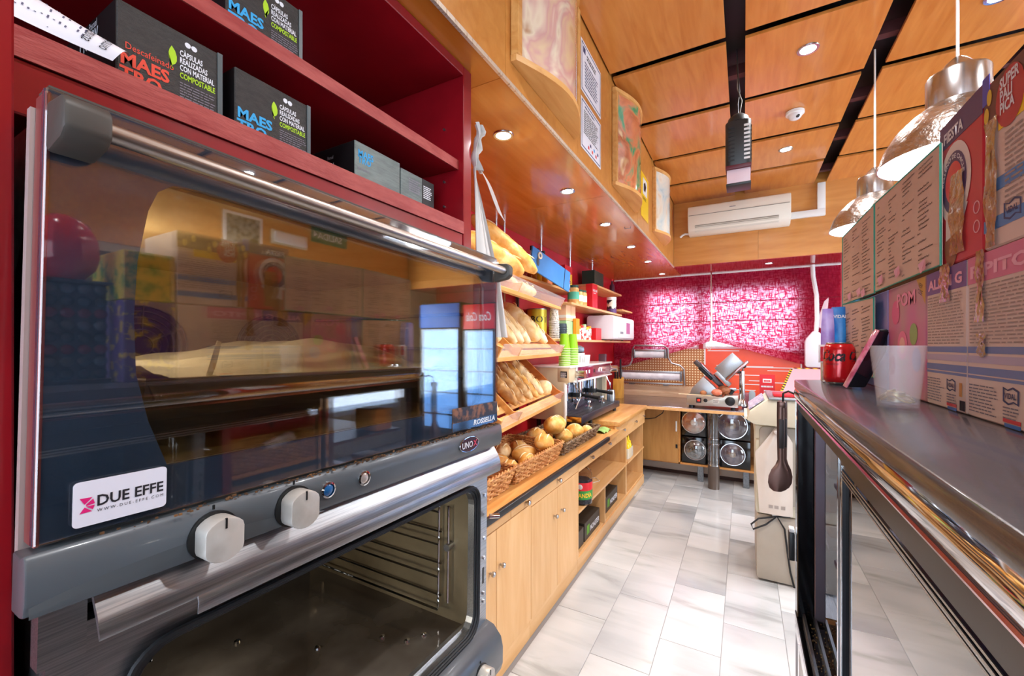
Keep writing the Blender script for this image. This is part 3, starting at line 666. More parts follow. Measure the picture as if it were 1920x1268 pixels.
MB(lo).grid(lambda u, v: (-.62-.03*v, .74+.07*u, 1.445+.035*math.sin(u*2.2)*(1-u*.6)+.012*v), 7, 5).build('folded_end', PAPER, pt, smooth=60, solid=.0008)

# ------------------------------------------------------------------ lower oven, door taken off
LB = (-.553, .117, .69); lw = thing('bread_oven', 'lower convection oven without its door, wire racks in the open cavity', 'oven', LB, (-.019, 0, 0))
yb0, yb1, zb0, zb1 = .075, .735, .125, .468
inn = rrect(yb0, yb1, zb0, zb1, .04); outr = []
for (a, b) in inn: outr.append((a, b))
oo = [(Wd-.006, .53)]*6+[(.006, .53)]*6+[(.006, .09)]*6+[(Wd-.006, .09)]*6
MB().frame(oo, inn, 'x', -.05, -.032).build('front_frame', STEEL, lw, smooth=0)
gk = MB()
for k, dx in enumerate((-.031, -.027, -.024)):
    gk.tube([(dx, a, b) for a, b in rrect(yb0-.004-.004*k, yb1+.004+.004*k, zb0-.004-.004*k, zb1+.004+.004*k, .043)], .0036, 6, True)
gk.build('door_gasket', RUBBER, lw)
m = MB(); X0 = -.66
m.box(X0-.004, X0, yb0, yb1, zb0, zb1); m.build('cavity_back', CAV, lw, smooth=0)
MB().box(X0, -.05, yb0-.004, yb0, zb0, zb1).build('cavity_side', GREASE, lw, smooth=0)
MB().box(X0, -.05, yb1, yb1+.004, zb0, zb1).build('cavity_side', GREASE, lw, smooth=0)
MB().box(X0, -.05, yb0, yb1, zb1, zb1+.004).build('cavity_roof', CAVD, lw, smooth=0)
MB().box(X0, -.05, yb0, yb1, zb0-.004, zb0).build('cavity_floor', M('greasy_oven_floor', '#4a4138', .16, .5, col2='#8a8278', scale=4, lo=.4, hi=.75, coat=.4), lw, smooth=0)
MB().box(-.06, -.05, yb0+.002, yb1-.002, zb0, zb0+.006).build('floor_lip', STEEL, lw, smooth=0)
for fy in (.25, .56):
    g = MB()
    for r in (.02, .035, .05, .065, .08, .092): g.tube([(X0+.006, fy+r*math.cos(t*PI/18), .30+r*math.sin(t*PI/18)) for t in range(36)], .002, 5, True)
    g.build('fan_grille', STEELD, lw)
for y, s in ((yb0, 1), (yb1, -1)):
    r = MB(); yi = y+s*.014; yo = y+s*.042
    for x in (-.13, -.58): r.tube([(x, yi, zb0+.03), (x, yi, zb1-.03)], .0028, 6)
    for x in (-.10,): r.tube([(x, yi, zb0+.05), (x, yi, zb1-.05)], .0028, 6)
    for z in (zb0+.045, zb0+.125, zb0+.205, zb0+.285):
        r.tube([(-.13, yi, z), (-.11, yo, z), (-.60, yo, z), (-.61, yi, z)], .0026, 6); r.tube([(-.12, yi, z+.018), (-.60, yi, z+.018)], .0026, 6)
    r.build('wire_rack', CHROME, lw)
    MB().cyl((-.10, y, zb0+.19), (-.10, y+s*.022, zb0+.19), .009, n=14).build('rack_thumbscrew', STEEL, lw)
for x, y in ((-.14, .62), (-.2, .60), (-.12, .655), (-.3, .5), (-.48, .42)):
    MB().lathe([(.001, 0), (.007, 0), (.006, .005), (.001, .007)], (x, y, zb0), n=10).build('bolt', CHROME, lw)
added_cavity_lamp(lw, -.30, yb0, .42, 1, 3.2)
# deflector sheet hanging from the front
dp = [(-.03, .565), (-.012, .568), (.004, .545), (.010, .528), (.008, .524), (.000, .540), (-.014, .562), (-.03, .561)]
MB().prism(dp, 'y', .032, .79).build('steam_deflector', STEEL, lw, smooth=50)
MB().prism([(.008, .530), (.012, .520), (.010, .506), (.008, .506), (.009, .52), (.005, .53)], 'y', .115, .79).build('deflector_lip', STEEL, lw, bevel=.001)
MB().box(-.05, -.03, .0, .034, .50, .56).build('corner_plate', STEEL, lw, smooth=0)
bd = MB(); bd.box(-.70, -.05, .006, .010, .09, .56); bd.box(-.70, -.05, Wd-.010, Wd-.006, .09, .56); bd.box(-.70, -.05, .01, Wd-.01, .54, .56); bd.box(-.70, -.66, .01, Wd-.01, .09, .54); bd.box(-.70, -.05, .01, Wd-.01, .09, .115)
bd.build('body', STEELD, lw, smooth=0)
for z in (.17, .19, .28, .33, .44): MB().cyl((-.032, Wd-.02, z), (-.028, Wd-.02, z), .0045, n=10).build('hinge_bolt', CHROME, lw)
MB().box(-.033, -.0312, Wd-.024, Wd-.018, .215, .255).build('hinge_slot', BLACK, lw, smooth=0)
MB().cyl((-.02, Wd-.012, .385), (.0, Wd+.004, .385), .006, n=12).build('latch_pin', CHROME, lw)
MB().prism([(-.05, .118), (-.01, .108), (.012, .085), (.018, .06), (.018, .02), (.012, .0), (-.05, 0)], 'y', -.004, Wd).build('control_panel', OVENG, lw, bevel=.003)
knob(.70, .05, lw); knob(.14, .05, lw)
# steel stand under the ovens
so = (-.9, .517, 0); sd = thing('oven_stand', 'steel stand carrying the two ovens', 'stand', so)
for x in (-1.2, -.62):
    for y in (.17, .86): MB(so).box(x-.02, x+.02, y-.02, y+.02, 0, .64).build('leg', STEELD, sd, smooth=0)
MB(so).box(-1.24, -.58, .14, .9, .64, .668).build('stand_top', STEELD, sd, smooth=0)
# ------------------------------------------------------------------ back counter run on the left
CX0, CX1 = -1.565, -.95
KNOB = M('satin_knob', '#b9bcc2', .22, 1)
def knob_at(x, y, z, par, org, r=.011):
    MB(org).lathe([(.005, 0), (.005, .010), (r, .013), (r*1.08, .018), (r, .024), (r*.6, .027), (.001, .028)], (x, y, z), (1, 0, 0), 16).build('knob', KNOB, par)
def cabinet(label, y0, y1, ztop, doors=(), drawers=(), shelves=(), dividers=(), front_z=(.10, .69), cat='cabinet'):
    org = ((CX0+CX1)/2, (y0+y1)/2, 0); t = thing('base_cabinet', label, cat, org, group='beech base cabinets along the left wall')
    P = lambda n, a, b, c, d, e, f, mat=CABW, par=t: MB(org).box(a, b, c, d, e, f).build(n, mat, par, bevel=.001, seg=1)
    P('side_panel', CX0, CX1-.018, y0+.0005, y0+.018, .0, ztop); P('side_panel', CX0, CX1-.018, y1-.018, y1-.0005, .0, ztop)
    P('back_panel', CX0, CX0+.012, y0+.018, y1-.018, .0, ztop, CABD)
    P('bottom_panel', CX0+.012, CX1-.018, y0+.018, y1-.018, .088, .106, CABH)
    P('plinth', CX1-.03, CX1-.008, y0+.0005, y1-.0005, 0, .09, CABH)
    for a, b, ky in doors:
        d = P('door', CX1-.018, CX1, a+.0015, b-.0015, front_z[0], front_z[1])
        knob_at(CX1, ky, .525, d, org)
    for a, b, z0, z1, ky, kz in drawers:
        d = P('drawer', CX1-.018, CX1, a+.0015, b-.0015, z0, z1, CABH)
        knob_at(CX1, ky, kz, d, org, .012)
    for a, b, z in shelves: P('shelf', CX0+.012, CX1-.004, a, b, z-.018, z, CABH)
    for y, z0, z1 in dividers: P('divider', CX0+.012, CX1-.004, y-.009, y+.009, z0, z1)
    return t
cabinet('beech cabinet nearest the oven, two doors with ball knobs below a drawer', 1.15, 1.912, .742, doors=((1.15, 1.57, 1.515), (1.57, 1.912, 1.601)), drawers=((1.15, 1.70, .694, .74, 1.36, .72), (1.70, 1.912, .694, .74, 1.85, .72)))
cabinet('beech cabinet with a pair of tall doors and two knobs beside the open shelves', 1.912, 2.612, .742, doors=((1.912, 2.261, 2.206), (2.261, 2.612, 2.311)), drawers=((1.912, 2.612, .676, .74, 2.26, .715),), front_z=(.10, .672))
cabinet('open shelved beech cabinet holding a sweets jar and black boxes', 2.612, 3.95, .742, drawers=((2.612, 3.10, .665, .742, 2.86, .71), (3.10, 3.54, .66, .742, 3.295, .715), (3.54, 3.95, .66, .803, 3.757, .745)), shelves=((2.63, 3.932, .402),), dividers=((3.225, .106, .384),))
cabinet('far beech cabinet with drawers above shelves with mustard bottles', 3.95, 4.70, .805, drawers=((3.95, 4.40, .66, .80, 4.224, .745), (4.40, 4.70, .66, .80, 4.60, .745)), shelves=((3.968, 4.682, .402),))
t = thing('worktop', 'wooden worktop with black front edging under the bread baskets', 'worktop', (-1.25, 2.3, .742)); og = (-1.25, 2.3, .742)
MB(og).box(-1.566, -.925, 1.14, 3.545, .743, .785).build('board', TOPW, t, bevel=.002, seg=1)
MB(og).prism([(-.9248, .760), (-.913, .758), (-.911, .770), (-.913, .789), (-.932, .789), (-.932, .7855), (-.9248, .7855)], 'y', 1.20, 3.21).build('edge_strip', M('black_edge_trim', '#232325', .3), t, bevel=.0015, seg=1)
t = thing('worktop', 'raised butcher block worktop beside the espresso machine', 'worktop', (-1.25, 4.15, .743)); og = (-1.25, 4.15, .743)
MB(og).box(-1.566, -.925, 3.546, 4.705, .806, .846).build('board', TOPW, t, bevel=.003)
MB(og).box(-1.56, -.975, 3.55, 3.948, .7425, .806).build('riser', CABD, t, smooth=0)

# ------------------------------------------------------------------ things on the open shelves below
def jar(): pass
lo = (-1.0, 2.80, .4025); t = thing('sweets_jar', 'clear plastic jar of black sweets with a red and green label', 'jar', lo)
CLEAR = M('clear_plastic', '#f4f6f8', .05, trans=1, ior=1.12); SWEET = M('black_liquorice', '#1e1d22', .35, col2='#4a4a52', scale=40, bump=.5, bscale=70)
MB(lo).lathe([(.001, .004), (.072, .004), (.074, .02), (.074, .15), (.06, .165), (.001, .166)], lo, n=20).build('sweets', SWEET, t)
MB(lo).lathe([(.076, 0), (.078, .01), (.078, .20), (.070, .225), (.055, .235), (.055, .24), (.052, .24), (.052, .233), (.067, .222), (.0755, .2), (.0755, .01), (.074, .002)], lo, n=28).build('jar_wall', CLEAR, t)
def band(z0, z1, a0, a1, mat, name, r=.0788):
    MB(lo).grid(lambda u, v: (lo[0]+r*math.cos(a0+(a1-a0)*u), lo[1]+r*math.sin(a0+(a1-a0)*u), lo[2]+z0+(z1-z0)*v), 16, 2).build(name, mat, t, smooth=60)
band(.10, .155, -1.9, .9, RED, 'label_red'); band(.04, .10, -1.9, .9, M('leaf_green', '#2f8f3c', .4), 'label_green')
MB(lo).ball((lo[0]+.02, lo[1]-.077, lo[2]+.128), (.018, .004, .018), 14, 8).build('label_face', WHITE, t)
tx = text('SANDÍA', (0, 0, 0), (1, 0, 0), (0, 1, 0), .04, TXY, t, w=.12, bold=.001)
for v in tx.data.vertices:
    a = -1.65+v.co.x/.0795; v.co = Vector((.0796*math.cos(a), .0796*math.sin(a), .055+v.co.y))
CARTB = M('black_brown_carton', '#2f271f', .45, col2='#3a3128', scale=6); GRN = M('neon_green', '#6dbb2c', .5)
def can_carton(label, y0, y1, z0, h, xf, name='drinks_carton', txt='MONSTER'):
    lo = (xf-.13, (y0+y1)/2, z0); t = thing(name, label, 'box', lo, group='black drinks cartons')
    MB(lo).box(xf-.26, xf, y0, y1, z0, z0+h).build('carton', CARTB, t, bevel=.002, seg=1)
    w = y1-y0
    if txt: text(txt, (xf+.0006, y0+w*.36, z0+h*.28), RY, UZ, h*.42, TXW, t, w=w*.6, bold=.001, org=lo)
    for k in range(3): flat([(0, 0), (w*.03, 0), (w*.045, h*.5), (w*.01, h*.5)], (xf+.0006, y0+w*(.14+.055*k), z0+h*.25), RY, UZ, GRN, t, lo, 'claw_print')
can_carton('black drinks carton with white lettering on the bottom shelf', 2.83, 3.18, .1065, .13, -.985)
can_carton('small black drinks carton tucked against the cabinet side', 2.64, 2.81, .1065, .12, -.985, txt=None)
can_carton('black drinks carton behind the shelf divider', 3.40, 3.76, .1065, .13, -1.0)
o = MB((-1.0, 3.98, .1065)).box(-1.10, -.985, 3.972, 4.007, .1065, .30).build('white_leaflet_box', M('leaflet_white_brown', '#d8d5d8', .5, col2='#6a4a40', scale=3, stretch=(1, 1, 5), lo=.55, hi=.6), bevel=.001, seg=1); tag(o, 'narrow white and brown pack standing in the far bottom shelf', 'box')
lo = (-1.02, 4.16, .4025); t = thing('sauce_tub', 'clear square tub holding yellow mustard bottles', 'tub', lo)
MB(lo).frame(rrect(-1.12, -.97, 4.06, 4.26, .02), rrect(-1.117, -.973, 4.063, 4.257, .018), 'z', .4025, .50).build('tub_wall', M('frosted_tub', '#e8e6dc', .25, alpha=.45), t)
MB(lo).prism(rrect(-1.12, -.97, 4.06, 4.26, .02), 'z', .4025, .405).build('tub_base', M('frosted_tub', '#e8e6dc', .25), t)
for i, (x, y, lab) in enumerate(((-1.005, 4.12, 'yellow mustard squeeze bottle at the front of the tub'), (-1.01, 4.20, 'yellow mustard squeeze bottle at the far side of the tub'), (-1.085, 4.15, 'yellow mustard squeeze bottle at the back of the tub'))):
    b = thing('mustard_bottle', lab, 'bottle', (x, y, .4055), group='mustard bottles in the tub')
    MB().lathe([(.001, 0), (.032, 0), (.034, .01), (.034, .11), (.026, .13), (.001, .13)], n=18).build('bottle_body', YEL, b)
    MB().lathe([(.027, .13), (.027, .145), (.014, .155), (.005, .20), (.001, .20)], n=14).build('nozzle', YEL, b)
o = MB((-1.2, 2.95, .4025)).lathe([(.001, 0), (.026, 0), (.027, .05), (.02, .07), (.014, .085), (.001, .085)], (-1.2, 3.05, .4025), n=16).build('ink_bottle', M('blue_bottle', '#3c53a8', .3)); tag(o, 'small blue bottle beside the sweets jar', 'bottle')
c = MB((-1.1, 3.1, .403)); c.tube([(-1.2, 3.08, .47), (-1.12, 3.14, .44), (-1.05, 3.22, .406), (-1.02, 3.30, .4055), (-1.08, 3.36, .4055), (-1.15, 3.3, .4055), (-1.2, 3.35, .4055)], .002, 6)
tag(c.build('white_cable', WHITE), 'thin white cable looped on the open shelf', 'cable')

# ------------------------------------------------------------------ baskets and rolls
def bread_mat(name, a, b, c):
    m = bpy.data.materials.new(name); m.use_nodes = True; nt = m.node_tree; p = nt.nodes['Principled BSDF']; L = nt.links.new
    tc = nd(nt, 'ShaderNodeTexCoord'); oi = nd(nt, 'ShaderNodeObjectInfo'); cx = nd(nt, 'ShaderNodeCombineXYZ')
    for i in range(3): L(oi.outputs['Random'], cx.inputs[i])
    ad = nd(nt, 'ShaderNodeVectorMath', operation='MULTIPLY_ADD'); L(cx.outputs[0], ad.inputs[0]); ad.inputs[1].default_value = (9, 7, 5); L(tc.outputs['Object'], ad.inputs[2])
    n = nd(nt, 'ShaderNodeTexNoise'); n.inputs['Scale'].default_value = 14; n.inputs['Detail'].default_value = 4; n.inputs['Distortion'].default_value = .4; L(ad.outputs[0], n.inputs['Vector'])
    r = nd(nt, 'ShaderNodeValToRGB'); e = r.color_ramp.elements; e[0].position = .32; e[0].color = lin(a); e[1].position = .68; e[1].color = lin(c); k = e.new(.5); k.color = lin(b); L(n.outputs[0], r.inputs[0])
    L(r.outputs[0], p.inputs['Base Color']); p.inputs['Roughness'].default_value = .55
    n2 = nd(nt, 'ShaderNodeTexNoise'); n2.inputs['Scale'].default_value = 55; n2.inputs['Detail'].default_value = 3; L(ad.outputs[0], n2.inputs['Vector'])
    bp = nd(nt, 'ShaderNodeBump'); bp.inputs['Strength'].default_value = .25; bp.inputs['Distance'].default_value = .01; L(n2.outputs[0], bp.inputs['Height']); L(bp.outputs[0], p.inputs['Normal'])
    return m
CRUST = bread_mat('golden_crust', '#c9822f', '#e2a850', '#f0cd8a'); CRUSTD = bread_mat('rustic_crust', '#a06a34', '#cf9c5a', '#ecd2a0'); PALE = bread_mat('pale_crust', '#e0b878', '#eed29a', '#f6e6c4')
SLASH = bread_mat('bread_slash', '#efd49a', '#f4dfb0', '#f8ead0')
def roll(label, p, r, rot, mat, cat='bread roll', group='rolls', name='bread_roll', slashes=2, cross=False):
    t = thing(name, label, cat, p, rot, group); rx, ry, rz = r
    MB().ball((0, 0, rz*.9), r, 20, 14, fn=lambda d: 1-.10*max(0, -d.z)+.02*math.sin(d.x*9)*math.cos(d.y*7)).build('crust', mat, t, smooth=80)
    for k in range(slashes):
        s = MB(); off = (k-(slashes-1)/2)*rx*.75; pts = []; n = 9
        for i in range(n):
            q = (i/(n-1)-.5)*1.15
            if cross and k: lx, ly = q*rx, 0
            elif cross: lx, ly = 0, q*ry
            else: lx, ly = off+q*rx*.35, q*ry
            zz = rz*.9+rz*math.sqrt(max(.02, 1-(lx/rx)**2-(ly/ry)**2))+.0005; pts.append((lx, ly, zz))
        s.tube(pts, .004, 6, rs=[.0012+.0035*math.sin(PI*i/(n-1)) for i in range(n)]); s.build('slash', SLASH, t)
    return t
def basket(label, x0, x1, y0, y1, z0, h, mat, flare=.03, rows=9, group='wicker baskets'):
    lo = ((x0+x1)/2, (y0+y1)/2, z0); t = thing('wicker_basket', label, 'basket', lo, group=group); cxm, cym = lo[0], lo[1]
    def per(n, k):   # perimeter point at fraction n of rounded rectangle, k = height fraction
        w = (x1-x0)/2-flare*(1-k); d = (y1-y0)/2-flare*(1-k); L_ = 4*(w+d); s = n*L_
        for dx, dy, ln, sx, sy in ((1, 0, 2*w, -w, -d), (0, 1, 2*d, w, -d), (-1, 0, 2*w, w, d), (0, -1, 2*d, -w, d)):
            if s <= ln: return Vector((cxm+sx+dx*s, cym+sy+dy*s, 0)), Vector((dy, -dx, 0))
            s -= ln
        return Vector((cxm-w, cym-d, 0)), Vector((0, -1, 0))
    N = 150; sp = 30; wv = MB(lo)
    for j in range(rows):
        k = (j+.5)/rows; pts = []
        for i in range(N):
            q, nrm = per(i/N, k); off = .0045*math.sin(2*PI*i/N*sp+PI*(j % 2))
            pts.append(q+nrm*off+Vector((0, 0, z0+h*k+.003*math.sin(i*.9+j))))
        wv.tube(pts, h/rows*.52, 5, True)
    tag(wv.build('weave', mat, t), kind='stuff')
    stt = MB(lo)
    for i in range(sp*2):
        a, _ = per((i+.5)/(sp*2), 0); b, _ = per((i+.5)/(sp*2), 1); a.z = z0; b.z = z0+h; stt.tube([a, b], .0035, 5)
    tag(stt.build('stakes', mat, t), kind='stuff')
    rm = MB(lo)
    for s_ in (0, 1):
        pts = []
        for i in range(N):
            q, nrm = per(i/N, 1); a = 2*PI*i/N*36+PI*s_; pts.append(q+nrm*.006*math.cos(a)+Vector((0, 0, z0+h+.006+.006*math.sin(a))))
        rm.tube(pts, .0055, 5, True)
    rm.build('rim', mat, t)
    MB(lo).box(x0+flare, x1-flare, y0+flare, y1-flare, z0+.001, z0+.008).build('basket_base', mat, t, smooth=0)
    return t
WICK = M('honey_wicker', '#a86a35', .55, col2='#d19a5e', scale=30, bump=.3, bscale=80); WICKD = M('brown_wicker', '#4a3626', .55, col2='#93785a', scale=30, bump=.3, bscale=80)
ZT = .7858
basket('honey wicker basket lined with white paper, nearest the oven', -1.40, -1.0, 1.20, 1.835, ZT, .10, WICK)
basket('honey wicker basket heaped with rolls in the middle of the worktop', -1.40, -1.0, 1.85, 2.47, ZT, .10, WICK)
basket('dark brown wicker basket of round rolls beside the espresso machine', -1.40, -1.0, 2.50, 3.23, ZT, .075, WICKD, rows=7)
lo = (-1.2, 1.52, ZT+.01); MB_ = MB(lo); MB_.grid(lambda u, v: (-1.35+.30*u, 1.27+.5*v, ZT+.012+.05*max(0, v-.7)*2*0+.006*math.sin(u*9+v*6)), 14, 14)
tag(MB_.build('paper_liner', M('floured_paper', '#dcd6d0', .8, col2='#b9aca4', scale=30), smooth=60, solid=.001), 'white paper with crumbs lining the nearest wicker basket', 'paper')
lo = (-1.3, 1.75, ZT); MB_ = MB(lo); MB_.grid(lambda u, v: (-1.385+.10*u, 1.60+.20*v, ZT+.02+.10*u*(1-u)*2+.05*v), 8, 8)
tag(MB_.build('crumpled_napkin', M('napkin', '#d2cdd8', .8), smooth=60, solid=.001), 'crumpled pale napkin at the back of the nearest basket', 'napkin')
zb = ZT+.010
for i, (x, y, z, r, rot, mt, lab) in enumerate((
    (-1.10, 1.955, .0, (.05, .10, .045), (0, 0, .5), CRUST, 'long golden roll lying at the near end of the middle basket'),
    (-1.245, 2.02, .0, (.055, .10, .045), (0, 0, -.6), CRUST, 'golden roll behind the long roll in the middle basket'),
    (-1.09, 2.135, .0, (.048, .075, .045), (0, 0, .2), CRUST, 'small golden roll against the front of the middle basket'),
    (-1.29, 2.20, .01, (.055, .10, .05), (0, 0, .4), CRUSTD, 'brown roll at the back of the middle basket'),
    (-1.17, 2.26, .0, (.055, .09, .05), (0, 0, -.4), CRUST, 'deep golden roll under the topmost bun of the middle basket'),
    (-1.26, 2.36, .0, (.055, .08, .05), (0, 0, 1), CRUST, 'golden roll in the far back corner of the middle basket'),
    (-1.075, 2.34, .068, (.062, .082, .048), (.15, 0, .5), CRUST, 'topmost smooth bun resting on the rim of the middle basket'))):
    roll(lab, (x, y, zb+z), r, rot, mt, group='rolls in the middle basket')
for i, (x, y, z, r, lab) in enumerate((
    (-1.24, 2.58, .03, .07, 'round roll at the near left of the dark basket'), (-1.16, 2.70, .085, .078, 'largest round roll on top in the dark basket'),
    (-1.22, 2.88, .07, .072, 'round roll towards the machine on top in the dark basket'), (-1.12, 2.78, .01, .062, 'round roll half buried in the dark basket'),
    (-1.10, 2.94, .012, .07, 'scored round roll at the front of the dark basket'), (-1.055, 3.08, .012, .050, 'round roll at the far end of the dark basket'), (-1.28, 2.97, .01, .06, 'round roll at the back of the dark basket'),
    (-1.26, 2.74, .0, .065, 'bottom round roll under the largest one in the dark basket'))):
    roll(lab, (x, y, ZT+.010+z), (r, r, r*.82), (0, 0, i*1.3), CRUST, group='round rolls in the dark basket', cross=True)

# ------------------------------------------------------------------ sloping bread rack
RKR = .151; RK0 = (-1.026, 1.70, .7855)
rack = thing('bread_rack', 'three-tier sloping pine bread rack with slatted trays', 'rack', RK0, (0, 0, RKR))
RL = 1.28; DEP = .32
ACR = M('acrylic_guard', '#f2f0ee', .08, alpha=.22, spec=.6)
def RP(v): return Matrix.Rotation(RKR, 3, 'Z') @ Vector(v)+Vector(RK0)
tiers = (.285, .635, .985)
for k, z in enumerate(tiers):
    rise = .30 if k < 2 else .11; n = 7
    for j in range(n):      # slats rising to the back
        a = .05+j/n*.95; x = -.03-DEP*a; zz = z+.02+rise*a; ang = math.atan2(rise, DEP)
        mt = Matrix.Translation((x, 0, zz)) @ Matrix.Rotation(ang, 4, 'Y')
        MB().box(-.021, .021, .012, RL-.012, -.004, .004, mt).build('slat', RACKW, rack, smooth=0)
    MB().prism([(0, z), (0, z+.022), (-.03, z+.030), (-.03, z)], 'y', 0, RL).build('front_rail', RACKW, rack, bevel=.002, seg=1)
    MB().prism([(.0, z+.022), (.035, z+.085), (.032, z+.087), (-.003, z+.024)], 'y', .01, RL-.01).build('acrylic_guard', ACR, rack, smooth=0)
    ends = ((0, .018), (RL-.018, RL), (.30, .312))
    for a, b in ends:
        h_ = .085 if a != .30 else .06
        MB().prism([(-.01, z+.001), (.025, z+.07), (-.03, z+h_+.01), (-.03-DEP, z+.02+rise+h_*.8), (-.03-DEP, z+.01+rise), (-.03, z+.01)], 'y', a, b).build('side_board', RACKB if a > 1 else RACKW, rack, bevel=.0015, seg=1)
for x in (-.352,):
    for y in (.02, RL-.04): MB().box(x, x+.02, y, y+.02, .16, 1.20).build('upright', M('rack_upright_steel', '#53585e', .35, .8), rack, smooth=0)
for z in (.30, 1.0): MB().box(-.53, -.352, .02, .04, z, z+.02).build('wall_arm', MATS['rack_upright_steel'], rack, smooth=0)
def loaf(label, y, k, ln, rad, mat, group, lift=0, twist=0, name='baguette', a0=.06, cat='bread', flat=.85, seg=None):
    z = tiers[k]; rise = .30 if k < 2 else .11; ang = math.atan2(rise, DEP); zz = z+.02+rise*a0+(rad*flat+.007)/math.cos(ang)+lift; x = -.03-DEP*a0
    p = RP((x, y, zz))
    d = Matrix.Rotation(RKR, 3, 'Z') @ (Matrix.Rotation(twist, 3, 'Z') @ Vector((-math.cos(ang), 0, math.sin(ang))))
    if seg: p = Vector(seg[0]); d = Vector(seg[1])-p; ln = d.length; d.normalize()
    t = thing(name, label, cat, p, (0, 0, 0), group); pts = []; rs = []; n = 15
    for i in range(n):
        q = i/(n-1); pts.append(d*(ln*q)); rs.append(rad*max(.12, (1-abs(2*q-1)**3.2))**.5)
    MB().tube(pts, rad, 14, rs=rs).build('crust', mat, t, smooth=80)
    side = d.cross(Vector((0, 0, 1))).normalized(); up = side.cross(d).normalized()
    for i in range(4):
        q = .2+.2*i; c = d*(ln*q); s = MB(); pp = []
        for j in range(7):
            f = j/6-.5; pp.append(c+d*(f*ln*.17)+side*(f*rad*.9)+up*(rad*math.sqrt(max(.05, 1-(f*.9)**2))+.0006))
        s.tube(pp, .004, 6, rs=[.001+.0035*math.sin(PI*j/6) for j in range(7)]); s.build('slash', SLASH, t)
    return t
G1 = 'loaves on the bread rack'
for y, k, ln, rad, mt, lab, kw in (
    (.42, 0, .34, .036, CRUSTD, 'seeded baguette nearest the oven on the lowest rack tray', {}), (.56, 0, .33, .034, CRUSTD, 'second seeded baguette from the oven on the lowest rack tray', {}),
    (.70, 0, .34, .038, CRUSTD, 'greyish floured loaf in the middle of the lowest rack tray', {}), (.83, 0, .33, .034, CRUST, 'deep golden loaf on the lowest rack tray', {}), (.94, 0, .35, .040, PALE, 'pale smooth loaf farthest up the lowest rack tray', {}),
    (.12, 0, .34, .04, PALE, 'pale loaf in the near bay of the lowest rack tray', {}),
    (.40, 1, .40, .040, PALE, 'pale loaf nearest the oven on the middle rack tray', {}), (.52, 1, .42, .042, PALE, 'second pale loaf from the oven on the middle rack tray', {}), (.65, 1, .42, .042, PALE, 'third pale loaf from the oven on the middle rack tray', {}),
    (.86, 1, .36, .062, PALE, 'broad pale loaf on the middle rack tray', {}), (1.04, 1, .38, .045, PALE, 'pale loaf at the far end of the middle rack tray', {}),
    (.15, 1, .36, .05, PALE, 'pale loaf in the near bay of the middle rack tray', {}),
    (.42, 2, .20, .045, PALE, 'small pale loaf nearest the oven on the top rack tray', {}), (.55, 2, .20, .042, PALE, 'second small pale loaf on the top rack tray', {}), (.67, 2, .20, .042, PALE, 'third small pale loaf on the top rack tray', {}), (.78, 2, .18, .040, PALE, 'fourth small pale loaf on the top rack tray', {}),
):
    loaf(lab, y, k, ln, rad, mt, G1, **kw)
p = RP((-.07, 1.12, tiers[0]+.062)); roll('round pale roll at the far end of the lowest rack tray', p, (.075, .075, .062), (0, -.6, 0), PALE, group='loaves on the bread rack', cross=True)

loaf('big golden baguette leaning up at the top of the rack beside the hanging cloth', 0, 2, 1, .054, CRUST, G1, seg=((-1.10, 2.27, 1.945), (-1.285, 1.86, 2.195)))
loaf('thick golden loaf behind the oven handle on the top rack tray', 0, 2, 1, .060, CRUST, G1, seg=((-1.07, 2.04, 1.90), (-1.25, 1.70, 2.06)))
# ------------------------------------------------------------------ shelves on the red wall
def wshelf(label, x1, y0, y1, z):
    o = MB((WALLX+.1, (y0+y1)/2, z)).box(WALLX+.003, x1, y0, y1, z-.02, z).build('wall_shelf', CABH, bevel=.0015, seg=1); tag(o, label, 'shelf', 'pine shelves on the red wall'); return o
ZA, ZA2, ZBs, ZB2, ZC = 2.0, 2.13, 1.875, 1.945, 1.555
wshelf('short upper pine shelf carrying the amber bottles', -1.37, 2.55, 3.72, ZA)
wshelf('topmost pine shelf with the dark green carton', -1.33, 4.10, 5.20, ZA2)
wshelf('middle pine shelf carrying jars and the red coffee box', -1.30, 3.40, 5.10, ZBs)
wshelf('short pine shelf end sticking out before the blind', -1.30, 5.12, 5.64, ZB2)
wshelf('long lowest pine shelf with cups, cartons and the white appliance', -1.32, 3.0, 5.62, ZC)
for y, z0, lab in ((2.545, 1.2, 'thin chrome rod nearest the oven against the red wall'), (2.66, 1.2, 'thicker chrome rod second from the oven'), (3.30, 2.0, 'chrome rod behind the amber bottles'), (3.99, 1.875, 'chrome rod behind the yellow tin box'), (4.7, 2.13, 'chrome rod behind the green carton')):
    o = MB((-1.545, y, z0)).cyl((-1.545, y, z0), (-1.545, y, SOFZ-.0005), .011, n=12).build('chrome_rod', CHROME); tag(o, lab, 'rod', 'chrome shelf rods')
def lathe_thing(name, label, cat, p, parts, group=None, n=20):
    t = thing(name, label, cat, p, group=group)
    for nm, prof, mat in parts: MB().lathe(prof, n=n).build(nm, mat, t)
    return t
AMB = M('amber_liquor', '#d07a1c', .08, trans=.6, ior=1.3, coat=.5); AMB2 = M('golden_oil', '#e0a420', .08, trans=.6, ior=1.3, coat=.5); GLB = M('bottle_glass', '#cfd6d2', .05, trans=.8, ior=1.3)
